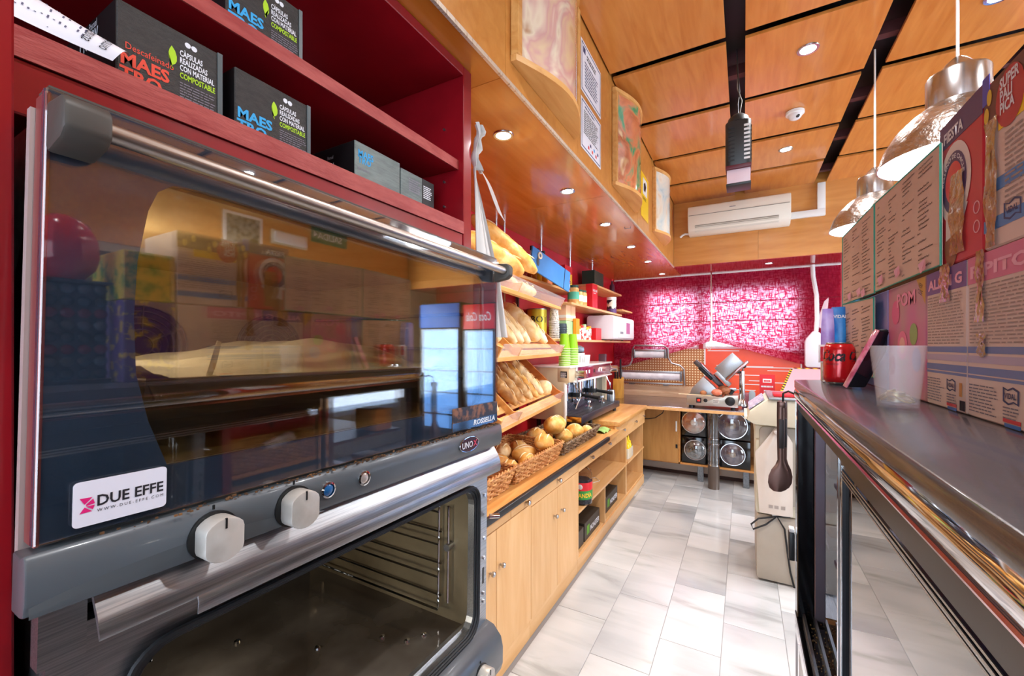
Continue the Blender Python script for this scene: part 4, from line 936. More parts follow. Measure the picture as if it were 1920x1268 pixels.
for y, mt, dz, lab in ((2.93, AMB, 0, 'left amber bottle with black cap on the upper shelf'), (3.03, AMB2, .0, 'middle golden bottle with black cap on the upper shelf'), (3.14, AMB, .012, 'right amber bottle with black cap on the upper shelf')):
    lathe_thing('amber_bottle', lab, 'bottle', (-1.45, y, ZA+.0003), (('glass_body', [(.001, 0), (.036, 0), (.037, .01), (.037, .15), (.028, .18), (.014, .205), (.001, .205)], mt), ('neck', [(.0145, .205), (.013, .245), (.001, .245)], GLB), ('cap', [(.016, .245), (.016, .278), (.001, .278)], BLACK)), 'amber bottles')
lathe_thing('glass_jar', 'small round jar with a white lid behind the bread on the upper shelf', 'jar', (-1.42, 2.72, ZA+.0003), (('glass_body', [(.001, 0), (.03, 0), (.03, .10), (.001, .10)], M('jam_red', '#8c2a20', .2)), ('lid', [(.031, .10), (.031, .118), (.001, .118)], WHITE)))
# blue hanging board
lo = (-1.30, 3.2, 1.96); t = thing('blue_board', 'tilted blue board with a hole and a ring hanging over the upper tray', 'board', lo)
mt_ = Matrix.Translation((-1.27, 2.80, 2.075)) @ Matrix.Rotation(-.20, 4, 'X') @ Matrix.Rotation(-.12, 4, 'Z')
MB(lo).box(-.006, .006, -.20, .36, -.08, .085, mt_).build('panel', BLUEM, t, bevel=.002, seg=1)
MB(lo).box(.0065, .008, .265, .272, -.08, .085, mt_).build('fold_line', M('dark_blue_line', '#16243c', .5), t, smooth=0)
g = MB(lo); g.ring([(.014, -.004), (.026, -.004), (.026, .004), (.014, .004)], mt_ @ Vector((.012, -.11, .045)), mt_.to_3x3() @ Vector((1, 0, 0)), 20); g.build('cream_ring', M('ring_cream', '#e2cdb0', .5), t)
MB(lo).ball(mt_ @ Vector((.007, -.12, -.005)), (.003, .022, .030), 12, 8).build('hole', M('hole_dark', '#454a52', .7), t)
o = MB((-1.40, 3.20, ZA)).ball((-1.46, 3.27, ZA+.10), (.04, .075, .10), 18, 12).build('orange_squash', M('orange_pumpkin', '#e88a5c', .4)); tag(o, 'orange rounded pot behind the blue board', 'pot')
# tins, boxes, jars
def boxed(name, label, cat, x0, x1, y0, y1, z0, z1, mat, bands=(), txt=None, group=None):
    lo = ((x0+x1)/2, (y0+y1)/2, z0); t = thing(name, label, cat, lo, group=group)
    MB(lo).box(x0, x1, y0, y1, z0, z1).build('carton', mat, t, bevel=.0015, seg=1)
    for a, b, mt in bands: MB(lo).box(x0-.0006, x1+.0006, y0-.0006, y1+.0006, z0+(z1-z0)*a, z0+(z1-z0)*b).build('printed_band', mt, t, smooth=0)
    for s, fy, fz, h, w, mt, face in (txt or ()):
        if face == 'x': text(s, (x1+.0012, y0+(y1-y0)*fy, z0+(z1-z0)*fz), RY, UZ, h, mt, t, w=w, bold=.0005, org=lo)
        else: text(s, (x0+(x1-x0)*fy, y0-.0012, z0+(z1-z0)*fz), (1, 0, 0), UZ, h, mt, t, w=w, bold=.0005, org=lo)
    return t
OLIVE = M('olive_gold_tin', '#c0ab2e', .35, .3); ORG = M('orange_print', '#ef8f1f', .45); MINT = M('mint_print', '#a9d89a', .5); SALM = M('peach_print', '#efc096', .5); DKG = M('bottle_green', '#12352a', .35)
lathe_thing('yellow_tin', 'round yellow tin lettered BOTE beside the slatted rack', 'tin', (-1.483, 3.09, ZC+.0003), (('tin_body', [(.001, 0), (.08, 0), (.08, .235), (.001, .235)], OLIVE), ('rim', [(.082, .235), (.082, .243), (.001, .243)], STEELD)), n=28)
tin = [o for o in COL.objects if o.name.startswith('yellow_tin')][-1]
tx = text('BOTE', (0, 0, 0), (1, 0, 0), (0, 1, 0), .075, TXK, tin, w=.19, bold=.001)
for v in tx.data.vertices:
    a = -1.75+v.co.x/.0805; v.co = Vector((.0807*math.cos(a), .0807*math.sin(a), .13+v.co.y))
boxed('cocoa_tin', 'red and yellow square cocoa tin on the upper shelf', 'tin', -1.54, -1.41, 3.52, 3.70, ZA+.0003, ZA+.23, M('cocoa_yellow', '#e8b52c', .4), ((.70, 1, RED),), (('cao', .2, .3, .06, .12, TXV, 'x'),))
boxed('juice_carton', 'blue and white drink carton left of the jars', 'carton', -1.42, -1.36, 3.36, 3.43, ZA+.0003, ZA+.165, M('blue_white_carton', '#dfe6ea', .4, col2='#2f6fa8', scale=26, lo=.48, hi=.52), ((0, .25, YEL),), group='cartons beside the jars')
boxed('juice_carton', 'second blue and white drink carton close to the jars', 'carton', -1.42, -1.36, 3.455, 3.52, ZA+.0003, ZA+.155, MATS['blue_white_carton'], ((.4, .5, RED),), group='cartons beside the jars')
LID = M('dark_green_lid', '#274a3c', .4)
for i, (x, y, r, h, lab) in enumerate(((-1.36, 3.60, .052, .17, 'largest spice jar with a green lid on the middle shelf'), (-1.36, 3.73, .045, .145, 'second spice jar with a white label on the middle shelf'), (-1.36, 3.84, .045, .15, 'third spice jar next to the red coffee box'))):
    lathe_thing('spice_jar', lab, 'jar', (x, y, ZBs+.0003), (('glass_body', [(.001, 0), (r, 0), (r, h*.8), (r*.85, h*.88), (.001, h*.88)], M('paprika_contents', '#c98a4a', .25, col2='#e2b878', scale=18)), ('lid', [(r*.9, h*.88), (r*.9, h), (.001, h)], LID), ('paper_label', [(r*1.008, h*.25), (r*1.008, h*.65)], M('label_cream_%d' % i, ('#4fae94', '#e9e2e6', '#e6d8c8')[i], .5))), 'spice jars')
boxed('coffee_carton', 'tall red coffee carton lettered NESCAFÉ on the middle shelf', 'carton', -1.38, -1.31, 4.00, 4.16, ZBs+.0003, ZBs+.24, RED, (), (('NESCAFÉ', .06, .68, .032, .135, TXW, 'x'), ('Descaf', .2, .60, .014, .08, TXW, 'x')))
lo = (-1.305, 4.08, ZBs)
boxed('tea_carton', 'dark green carton standing on the topmost shelf', 'carton', -1.52, -1.38, 4.28, 4.60, ZA2+.0003, ZA2+.17, DKG, ((0, .12, M('carton_gold', '#b9a24c', .4)),))
lathe_thing('syrup_bottle', 'small dark syrup bottle at the end of the topmost shelf', 'bottle', (-1.38, 4.95, ZA2+.0003), (('glass_body', [(.001, 0), (.03, 0), (.03, .08), (.014, .11), (.012, .14), (.001, .14)], M('syrup_plum', '#4a2436', .3)), ('cap', [(.013, .14), (.013, .16), (.001, .16)], RED)))
lathe_thing('coffee_jar', 'black and cream coffee jar at the end of the middle shelf', 'jar', (-1.35, 4.82, ZBs+.0003), (('jar_body', [(.001, 0), (.055, 0), (.055, .15), (.001, .15)], M('jar_plum_cream', '#e8e0d0', .4, col2='#2a1c24', scale=12, lo=.5, hi=.53)), ('base_band', [(.056, .0), (.056, .05), (.001, .05)], M('plum_band', '#5a3f73', .4)), ('lid', [(.056, .15), (.056, .185), (.001, .185)], WHITE)))
lathe_thing('pink_jar', 'small pink jar behind the red coffee carton', 'jar', (-1.47, 4.02, ZBs+.0003), (('jar_body', [(.001, 0), (.035, 0), (.035, .15), (.001, .16)], M('pink_jar_body', '#d8a0b0', .4)), ('lid', [(.036, .16), (.036, .18), (.001, .18)], WHITE)))
# paper cups
CUPW = M('speckled_white_cup', '#cfc7bc', .6, col2='#8d8378', scale=90, lo=.5, hi=.6); CUPP = M('plain_white_cup', '#e4e0e0', .5); LIME2 = M('pale_lime_rim', '#dcebb4', .5)
def cup_stack(label, p, r0, r1, hc, n, dz, mat, rim, group):
    t = thing('cup_stack', label, 'cups', p, group=group)
    for i in range(n):
        MB().ring([(r0, i*dz), (r0+.0025, i*dz+.0025), (r0, i*dz+.005), (r0-.003, i*dz+.0025)], (0, 0, 0), (0, 0, 1), 22).build('cup_rim', rim, t)
        z = i*dz+.004; h = dz if i < n-1 else hc
        MB().lathe([(r0-.002, z), (r0-.002-(r0-r1)*h/hc, z+h), (.001, z+h)], n=22).build('cup_wall', mat, t)
    return t
cup_stack('tall stack of speckled paper cups upside down on the lowest shelf', (-1.367, 3.175, ZC+.0003), .043, .033, .13, 11, .014, CUPW, CUPP, 'stacked paper cups')
cup_stack('narrow stack of plain white cups beside the speckled ones', (-1.40, 3.275, ZC+.0003), .034, .028, .15, 7, .014, CUPP, CUPP, 'stacked paper cups')
for y, z, mt, lab in ((3.48, 0, MINT, 'mint tea carton at the bottom left of the carton pile'), (3.60, 0, MINT, 'green tea carton at the bottom right of the carton pile'), (3.48, .165, SALM, 'peach fruit carton on the left of the carton pile'), (3.60, .165, SALM, 'peach fruit carton on the right of the carton pile')):
    boxed('tea_carton', lab, 'carton', -1.46, -1.36, y-.055, y+.055, ZC+.0003+z, ZC+.163+z, mt, ((.15, .3, M('carton_cream', '#f0ead8', .5)),), group='tea and fruit cartons')
boxed('juice_carton', 'orange juice carton in front of the tea cartons', 'carton', -1.355, -1.325, 3.58, 3.67, ZC+.0003, ZC+.19, ORG, ((.0, .25, WHITE),))
cupbl = cup_stack('stack of dark lids behind the green cups', (-1.375, 3.365, ZC+.0003), .045, .042, .03, 6, .020, M('dark_slate_lid', '#33404a', .4), M('dark_slate_rim', '#3d4b56', .4), 'stacked paper cups')
SPR = M('spice_shaker_print', '#f1efe8', .45, col2='#d83a2a', scale=28, lo=.5, hi=.54)
random.seed(11)
for i in range(9):
    y = 3.74+.055*(i % 5)*1.35; x = -1.36 if i < 5 else -1.42
    lathe_thing('spice_shaker', ('front' if i < 5 else 'rear')+' row spice shaker number '+['one', 'two', 'three', 'four', 'five', 'one', 'two', 'three', 'four'][i]+' from the cups on the lowest shelf', 'shaker', (x, y, ZC+.0003), (('shaker_body', [(.001, 0), (.024, 0), (.024, .10+.012*(i % 3)), (.001, .10+.012*(i % 3))], SPR), ('cap', [(.022, .10+.012*(i % 3)), (.022, .125+.012*(i % 3)), (.001, .125+.012*(i % 3))], (ORG, RED, MINT, YEL)[i % 4])), 'spice shakers', 14)
boxed('red_box', 'small plain red box in front of the white appliance', 'box', -1.43, -1.325, 4.16, 4.34, ZC+.0003, ZC+.125, RED)
# white appliance
lo = (-1.36, 4.92, ZC+.0003); t = thing('white_appliance', 'boxy white appliance with a purple window on the lowest shelf', 'appliance', lo); z0 = ZC+.0003
MB(lo).prism(rrect(-1.52, -1.22, z0+.012, z0+.272, .03), 'y', 4.44, 5.38).build('housing', M('appliance_white', '#e2dfe6', .3), t, bevel=.004)
MB(lo).box(-1.222, -1.206, 4.62, 5.30, z0+.03, z0+.25).build('door', WHITE, t, bevel=.004)
MB(lo).box(-1.2065, -1.2045, 4.93, 5.10, z0+.08, z0+.21).build('window', M('purple_window', '#9a5a86', .15), t, bevel=.001, seg=1)
MB(lo).box(-1.2065, -1.203, 4.66, 4.78, z0+.075, z0+.10).build('control_label', M('label_grey', '#6f7a85', .4), t, smooth=0)
for y in (4.5, 5.3):
    for x in (-1.49, -1.35): MB(lo).cyl((x, y, z0), (x, y, z0+.014), .014, n=10).build('foot', RUBBER, t)

# ------------------------------------------------------------------ espresso machine
ZE = .8465; lo = (-1.33, 3.78, ZE); em = thing('espresso_machine', 'cream and chrome two-group espresso machine on the worktop', 'coffee machine', lo)
E = lambda n, a, b, c, d, e, f, mat, bev=.003: MB(lo).box(a, b, c, d, e, f).build(n, mat, em, bevel=bev)
EY0, EY1 = 3.08, 4.25; ECR = M('machine_cream', '#d9c8a8', .28, col2='#d2bf9d', scale=3, coat=.4); EWH = M('machine_white', '#ece9e6', .2, coat=.6); MIR = M('mirror_steel', '#aab4c4', .08, 1)
MB(lo).prism([(-1.56, .90), (-1.24, .90), (-1.24, 1.18), (-1.20, 1.21), (-1.20, 1.325), (-1.56, 1.325)], 'y', EY0, EY0+.03).build('side_panel', ECR, em, bevel=.006)
MB(lo).prism([(-1.56, .90), (-1.24, .90), (-1.24, 1.18), (-1.20, 1.21), (-1.20, 1.325), (-1.56, 1.325)], 'y', EY1-.03, EY1).build('side_panel', ECR, em, bevel=.006)
E('white_post', -1.245, -1.228, EY0-.004, EY0+.034, .885, 1.20, EWH)
MB(lo).box(-1.30, -1.195, EY0-.003, EY0+.14, 1.205, 1.328).build('corner_cover', ECR, em, bevel=.012)
E('rear_splash', -1.30, -1.28, EY0+.03, EY1-.03, .93, 1.21, MIR); E('body', -1.56, -1.30, EY0+.03, EY1-.03, .90, 1.31, MIR)
E('head', -1.30, -1.195, EY0+.14, EY1-.03, 1.21, 1.32, M('burgundy_gloss_panel', '#8a2450', .12, .3, coat=.8))
E('top_tray', -1.56, -1.185, EY0-.004, EY1+.004, 1.32, 1.335, EWH)
E('bottom_trim', -1.30, -1.186, EY0+.10, EY1, 1.198, 1.214, EWH); E('trim_post', -1.20, -1.186, EY0+.135, EY0+.16, 1.2, 1.33, EWH)
E('drip_tray', -1.30, -1.10, EY0+.02, EY1-.03, .885, .945, M('drip_tray_dark', '#3b3c48', .3, .5), .004); E('tray_end', -1.29, -1.104, EY0+.014, EY0+.02, .895, .94, M('brass_tinted_steel', '#c2a060', .15, 1), .001)  # tray end is steel with a brass yellow tint
gr = MB(lo)
for k in range(32): gr.box(-1.285, -1.115, EY0+.05+k*.032, EY0+.062+k*.032, .945, .949)
gr.build('drip_grid', STEELD, em, smooth=0)
for x, y in ((-1.5, 3.16), (-1.14, 3.42), (-1.5, 4.17), (-1.14, 4.17)):
    MB(lo).cyl((x, y, ZE if y > 3.55 else .7865), (x, y, .90), .018, n=12).build('foot', BLACK, em)
for y in (EY0+.15, EY1-.04):
    MB(lo).cyl((-1.195, y, 1.265), (-1.12, y, 1.265), .032, n=20).build('steam_knob', M('satin_chrome', '#cfc8c2', .18, 1), em)
for y in (3.40, 3.80):
    g = MB(lo); g.cyl((-1.25, y, 1.21), (-1.25, y, 1.10), .042, n=20); g.build('group_head', CHROME, em)
    h = MB(lo); h.cyl((-1.25, y, 1.10), (-1.25, y, 1.06), .046, n=20); h.build('portafilter', BLACK, em)
    h2 = MB(lo); h2.cyl((-1.21, y, 1.08), (-1.05, y-.02, 1.065), .013, .016, n=12); h2.build('portafilter_handle', BLACK, em)
    h3 = MB(lo); h3.tube([(-1.25, y, 1.06), (-1.25, y, 1.035), (-1.235, y, 1.02)], .010, 8); h3.build('spout', CHROME, em)
for y, s in ((EY0+.14, 1), (EY1-.10, -1)):
    MB(lo).tube([(-1.22, y, 1.21), (-1.20, y, 1.16), (-1.17, y+s*.03, 1.13), (-1.165, y+s*.03, 1.09), (-1.19, y-s*.02, .985)], .006, 8).build('steam_wand', CHROME, em)
for k, y in enumerate((3.46, 3.54, 3.68, 3.82, 3.90)): MB(lo).box(-1.1955, -1.192, y, y+.03, 1.255, 1.285).build('button', WHITE if k != 2 else BLACK, em, bevel=.001, seg=1)
MB(lo).box(-1.27, -1.215, EY0-.006, EY0-.0028, 1.245, 1.295).build('warning_label', TXK, em, smooth=0)
microtext((-1.267, EY0-.0066, 1.248), (1, 0, 0), UZ, .05, .042, 4, TXW, em, lo, fill=.5, words=4)
MB(lo).box(-1.2795, -1.278, EY0+.12, EY0+.17, 1.04, 1.10).build('blue_label', M('blue_white_label', '#9fc4e0', .4), em, smooth=0)
lathe_thing('milk_jug', 'steel milk jug under the far steam wand', 'jug', (-1.16, 4.12, .9493), (('jug_body', [(.001, 0), (.04, 0), (.043, .04), (.036, .11), (.034, .11), (.040, .04), (.001, .005)], STEEL),))
for x, y, lab in ((-1.20, 3.56, 'chrome tamper resting on the drip tray near the steam wand'), (-1.20, 3.95, 'chrome coffee tamper beyond the second group head')):
    lathe_thing('coffee_tamper', lab, 'tamper', (x, y, .9493), (('tamper_base', [(.001, 0), (.032, 0), (.032, .015), (.012, .022), (.012, .04), (.02, .05), (.018, .065), (.001, .07)], CHROME),), 'tampers')
LIMEC = M('lime_cup', '#8ccb12', .45)
cup_stack('front stack of lime green cups on the espresso machine', (-1.262, 3.14, 1.3355), .047, .034, .12, 11, .0135, LIMEC, LIME2, 'green cup stacks')
cup_stack('rear stack of lime green cups, right of the other green stack', (-1.245, 3.28, 1.3355), .047, .034, .12, 11, .0135, LIMEC, LIME2, 'green cup stacks')
for y, r, h, lab, mt in ((3.43, .055, .10, 'white slotted plastic basket on the espresso machine', CUPP), (3.60, .048, .08, 'small white mug on the espresso machine', WHITE)):
    t = thing('white_holder', lab, 'container', (-1.25, y, 1.3355)); MB().lathe([(.001, 0), (r*.8, 0), (r, h), (r*.96, h), (r*.76, .006), (.001, .006)], n=20).build('wall', mt, t)
    if r < .05: MB().tube([(0, r*.8, h*.8), (0, r*1.35, h*.75), (0, r*1.4, h*.4), (0, r*.8, h*.25)], .005, 8).build('handle', mt, t)
    else:
        for k in range(8): MB().box(r*.90*math.cos(k*.5-1.9)-.002, r*.90*math.cos(k*.5-1.9)+.002, r*.93*math.sin(k*.5-1.9)-.002, r*.93*math.sin(k*.5-1.9)+.002, .02, .08).build('slot', M('slot_grey', '#a8a49c', .6), t, smooth=0)
o = MB((-1.25, 3.43, 1.40)).ball((-1.25, 3.43, 1.465), (.05, .05, .035), 10, 6, fn=lambda d: 1+.15*math.sin(d.x*9)*math.cos(d.y*8)).build('dark_pouch', M('slate_foil', '#6c7680', .35, .4)); tag(o, 'grey foil pouch sticking out of the white slotted basket', 'pouch')
o = MB((-1.02, 3.42, .79)).grid(lambda u, v: (-1.08+.10*u, 3.30+.2*v, .7905+.02*math.sin(u*3)+.008*math.sin(v*11)), 8, 12).build('green_cloth', M('lime_cloth', '#9bbf6a', .8, col2='#7a9a58', scale=20), smooth=60, solid=.003); tag(o, 'pale green cloth stuffed under the espresso machine', 'cloth')
# ------------------------------------------------------------------ counter along the back wall
RXp = (1, 0, 0)
lo = (-.6, 5.15, 0); bc = thing('back_counter', 'wooden counter with steel top under the red blinds', 'counter', lo)
B = lambda n, a, b, c, d, e, f, mat=CABD, bev=.001, par=bc: MB(lo).box(a, b, c, d, e, f).build(n, mat, par, bevel=bev, seg=1)
B('wood_top', -1.56, .36, 4.712, 5.63, .806, .834, CABH); B('steel_top', -1.56, .36, 4.73, 5.63, .834, .842, M('counter_steel', '#b9b4bd', .22, 1, col2='#a39da8', scale=6))
B('splash_board', -1.56, -.45, 5.63, 5.66, .842, .985, M('pale_splash_wood', '#d9b794', .45, col2='#cda680', scale=5, stretch=(1, 6, 6)))
B('back_panel', -1.56, .36, 5.62, 5.64, .0, .806); B('end_panel', .34, .36, 4.95, 5.62, .0, .806); B('divider', -.64, -.62, 4.97, 5.62, .18, .806); B('shelf', -1.56, .34, 4.97, 5.62, .18, .20, CABD)
d = B('door', -1.16, -.64, 4.95, 4.968, .195, .80, wood('back_door_wood', '#a8743a', '#c08c4e', (6, 6, .8), .4, .15))
B('handle', -.665, -.65, 4.93, 4.95, .545, .66, WHITE, .003, d); B('hinge', -.665, -.645, 4.94, 4.95, .36, .40, BLACK, 0, d)
B('plinth', -1.56, .34, 5.24, 5.26, .03, .18, M('pale_plinth', '#cfc2b4', .5)); B('skirting', -1.56, .34, 5.228, 5.262, 0, .035, M('dark_skirting', '#40241c', .5))
for x in (-.42, .02): B('leg', x-.03, x+.03, 5.02, 5.08, 0, .18, STEELD, .004)
# round-windowed black units under the counter
DISC = M('disc_violet', '#4c4658', .1, .4, coat=1); DISCO = M('disc_amber', '#d06a22', .12, .1, col2='#a09890', scale=7, coat=1); DISCG = M('disc_grey', '#7d8082', .15, .5, col2='#3a3c40', scale=30, coat=1); HUBM = M('hub_grey', '#84796d', .4)
DOME = thin_glass('dome_plastic', '#ffffff', .16, .06)
def dome_unit(label, x0, x1, z0, z1, cx, cz, r, dm, hub):
    lo2 = ((x0+x1)/2, 5.06, z0); t = thing('domed_unit', label, 'display unit', lo2, group='black units with round domes')
    MB(lo2).box(x0, x1, 4.985, 5.16, z0, z1).build('black_case', BLACKG, t, bevel=.003)
    MB(lo2).lathe([(.001, 0), (r*.98, 0), (r*.95, .006), (r*.5, .012), (.001, .014)], (cx, 4.984, cz), (0, -1, 0), 32).build('disc', dm, t)
    MB(lo2).lathe([(r*.27, .012), (r*.26, .024), (r*.12, .03), (.001, .032)], (cx, 4.984, cz), (0, -1, 0), 20).build('hub', hub, t)
    MB(lo2).grid(lambda u, v: (cx+r*math.sin(v*PI/2)*math.cos(2*PI*u), 4.984-.05*math.cos(v*PI/2)-.001, cz+r*math.sin(v*PI/2)*math.sin(2*PI*u)), 33, 9).build('dome', DOME, t, smooth=80)
    MB(lo2).ring([(r*.97, 0), (r*1.03, 0), (r*1.03, .008), (r*.97, .008)], (cx, 4.984, cz), (0, -1, 0), 32).build('dome_rim', CHROME, t)
dome_unit('upper left black unit with an amber disc under a round dome', -.605, -.355, .505, .80, -.485, .655, .118, DISCO, WHITE)
dome_unit('upper right black unit with the largest round dome', -.345, .06, .505, .80, -.11, .655, .142, DISC, HUBM)
dome_unit('lower left black unit with a grey disc and black centre', -.605, -.355, .201, .49, -.47, .352, .108, DISCG, BLACKG)
dome_unit('lower right black unit with a beige hub behind a round dome', -.345, .06, .201, .49, -.105, .350, .115, DISC, HUBM)
lo = (-.278, 4.86, 0); t = thing('cup_dispenser', 'clear upright tube on a brown metal base standing before the black units', 'dispenser', lo)
MB().lathe([(.001, 0), (.055, 0), (.055, .235), (.058, .24), (.001, .24)], n=28).build('base', M('taupe_metal', '#6f6158', .35, .6), t)
MB().ring([(.054, .24), (.0565, .24), (.0565, .80), (.054, .80)], (0, 0, 0), (0, 0, 1), 28).build('tube', thin_glass('tube_plastic', '#eef2f6', .10, .05), t)
for z in (.245, .47, .52): MB().ring([(.0568, z), (.0585, z), (.0585, z+.006), (.0568, z+.006)], (0, 0, 0), (0, 0, 1), 28).build('tube_ring', CHROME, t)
# cable under the counter
c = MB((-.9, 4.9, .6)); c.tube([(-.78, 4.94, .80), (-.80, 4.93, .74), (-.88, 4.92, .68), (-.95, 4.92, .665), (-1.0, 4.92, .66)], .005, 6); tag(c.build('black_cable', BLACK), 'black cable drooping under the back counter beside the wooden door', 'cable')

# ------------------------------------------------------------------ wall behind the counter
o = MB((-.97, 5.73, .99)).box(-1.55, -.435, 5.740, 5.749, .95, 1.455).build('pegboard', dots_mat('pegboard_brown', '#b0713e', '#f0e0ba', .032, .0085, (0, 2)), smooth=0); tag(o, 'brown perforated pegboard behind the film dispensers', 'pegboard')
lo = (.06, 5.73, .86); t = thing('orange_poster', 'orange red poster board with thin white lines below the blinds', 'poster', lo)
MB(lo).box(-.42, .56, 5.740, 5.749, .86, 1.455).build('board', M('orange_red_board', '#f0623e', .35, col2='#e8553a', scale=2), t, smooth=0)
MB(lo).box(-.435, -.42, 5.73, 5.749, .86, 1.455).build('edge_strip', WHITE, t, smooth=0); MB(lo).box(.56, .575, 5.73, 5.749, .86, 1.455).build('edge_strip', WHITE, t, smooth=0)
qs = []
for x0, x1, z in ((-.40, -.05, 1.43), (-.26, -.05, 1.475), (-.30, -.05, 1.25), (.0, .30, 1.245), (.02, .52, 1.235), (.24, .56, 1.20), (-.16, .16, 1.14), (.05, .30, 1.075), (-.02, .2, 1.03), (.26, .40, 1.06), (-.12, .12, .96), (.42, .52, 1.01)):
    qs.append(((x0, 5.7392, z), (x1, 5.7392, z), (x1, 5.7392, z+.009), (x0, 5.7392, z+.009)))
quadsheet('white_lines', qs, WHITE, t, lo)
# film dispensers on tube frames
FOIL = M('film_roll', '#e6e4ea', .4, 0, col2='#cfcdd4', scale=14, bump=.15); TUBE = M('grey_tube', '#a9aab0', .3, .9)
lo2 = (-1.05, 5.56, 1.0); fd = thing('film_dispenser', 'tube framed wall dispenser with a wide lower and a narrow upper film roll', 'dispenser', lo2)
def dispenser(x0, x1, zc, r, frame, wall):
    t = MB(lo2).cyl((x0, 5.55, zc), (x1, 5.55, zc), r, n=20).build('roll', FOIL, fd)
    MB(lo2).box(x0-.015, x1+.015, 5.50, 5.52, zc+r*.75, zc+r*1.15).build('cutter_bar', STEEL, fd, bevel=.002)
    for x in (x0-.02, x1): MB(lo2).box(x, x+.02, 5.49, 5.62, zc-r*1.1, zc+r*1.2).build('end_plate', STEELD, fd, bevel=.004)
    MB(lo2).tube(frame, .011, 8).build('tube_frame', TUBE, fd)
    if wall:
        MB(lo2).box(x0-.02, x1+.03, 5.50, 5.53, zc-r*1.9, zc-r*1.55).build('lower_rail', STEEL, fd, bevel=.002)
        for f in (.12, .72): MB(lo2).box(x0+(x1-x0)*f, x0+(x1-x0)*f+.06, 5.505, 5.628, zc-r*2.2, zc-r*1.85).build('bracket', STEELD, fd, smooth=0)
dispenser(-1.40, -.69, 1.115, .055, [(-1.46, 5.60, 1.02), (-1.455, 5.60, 1.16), (-1.43, 5.60, 1.22), (-1.34, 5.60, 1.235), (-1.30, 5.60, 1.27)], True)
dispenser(-1.235, -.875, 1.392, .05, [(-1.33, 5.60, 1.235), (-1.295, 5.60, 1.30), (-1.29, 5.60, 1.45), (-1.26, 5.60, 1.50), (-.90, 5.60, 1.495), (-.845, 5.60, 1.46), (-.84, 5.60, 1.34), (-.80, 5.60, 1.275), (-.70, 5.60, 1.25), (-.655, 5.60, 1.2), (-.65, 5.60, 1.0)], False)
# knife block
lo = (-1.38, 5.22, .8423); t = thing('knife_block', 'yellowish wooden knife block at the corner of the back counter', 'knife block', lo)
MB(lo).prism([(5.17, .8423), (5.30, .8423), (5.30, 1.10), (5.19, 1.08)], 'x', -1.435, -1.325).build('block', M('knife_block_wood', '#c99a45', .45, col2='#b5822f', scale=8, stretch=(6, 6, 1)), t, bevel=.003)
for x, z1 in ((-1.415, 1.22), (-1.385, 1.20), (-1.35, 1.33)):
    k = MB(lo).box(x-.009, x+.009, 5.21, 5.24, 1.08, z1).build('knife_handle', BLACK, t, bevel=.004)
MB(lo).box(-1.353, -1.347, 5.212, 5.238, 1.085, 1.16).build('knife_blade', STEEL, t, smooth=0)
o = MB((-1.40, 4.78, .9)).box(-1.50, -1.42, 4.80, 4.86, .8423, 1.40).build('grey_column', M('plum_grey', '#6e5560', .5), bevel=.004); tag(o, 'narrow grey metal column behind the espresso machine', 'column')

# ------------------------------------------------------------------ meat slicer
lo = (-.30, 4.98, .8423); sl = thing('meat_slicer', 'steel meat slicer with tilted blade and chute on the back counter', 'slicer', lo)
S_ = lambda n, a, b, c, d, e, f, mat=STEEL, bev=.004: MB(lo).box(a, b, c, d, e, f).build(n, mat, sl, bevel=bev)
MB(lo).prism([(-.54, .862), (-.05, .862), (-.05, .985), (-.16, .985), (-.19, .965), (-.54, .965)], 'y', 4.84, 5.14).build('base', M('slicer_aluminium', '#c3bcb0', .3, .9), sl, bevel=.006)
for x in (-.5, -.1):
    for y in (4.88, 5.1): MB(lo).cyl((x, y, .8423), (x, y, .863), .02, n=10).build('foot', BLACK, sl)
dv = Vector((.707, 0, -.707)); nv = Vector((.707, 0, .707)); cB = Vector((-.305, 5.02, 1.20))
mtx = Matrix((( dv.x, 0, nv.x, cB.x), (0, 1, 0, cB.y), (dv.z, 0, nv.z, cB.z), (0, 0, 0, 1)))
MB(lo).lathe([(.001, 0), (.16, 0), (.165, .004), (.14, .008), (.001, .012)], cB, nv, 36).build('blade', M('blade_mirror', '#c8b8bd', .06, 1), sl)
MB(lo).box(-.21, .20, -.02, .02, -.055, -.004, mtx).build('blade_guard', M('guard_dark_steel', '#6a666a', .3, .9), sl, bevel=.006)
MB(lo).box(-.13, .05, -.05, -.015, -.062, -.03, mtx).build('guard_grip', BLACK, sl, bevel=.006)
MB(lo).prism([(-.52, .967), (-.20, .967), (-.24, 1.02), (-.385, 1.165), (-.50, 1.03)], 'y', 4.95, 5.10).build('motor_body', STEEL, sl, bevel=.008)
MB(lo).box(.02, .21, -.10, .05, .02, .06, mtx).build('carriage_plate', STEEL, sl, bevel=.004)
MB(lo).box(-.02, .13, -.09, .02, .06, .30, mtx).build('chute', STEEL, sl, bevel=.006)
MB(lo).box(.13, .16, -.10, .06, .05, .34, mtx).build('chute_rail', M('red_tinted_steel', '#b08a86', .2, 1), sl, bevel=.003)  # rail is steel with a reddish tint
MB(lo).cyl((-.018, 5.02, .86), (-.018, 5.02, 1.23), .027, n=18).build('carriage_post', CHROME, sl)
MB(lo).lathe([(.05, 0), (.05, .02), (.03, .07), (.001, .07)], (-.018, 5.02, .865), n=18).build('post_foot', CHROME, sl)
for x, z in ((.0, 1.285), (-.055, 1.225)): MB(lo).ball((x, 4.985, z), .022, 12, 8).build('black_grip', BLACK, sl)
MB(lo).tube([(-.055, 5.0, 1.225), (-.018, 5.02, 1.22), (.0, 5.0, 1.285)], .009, 8).build('grip_arm', STEEL, sl)
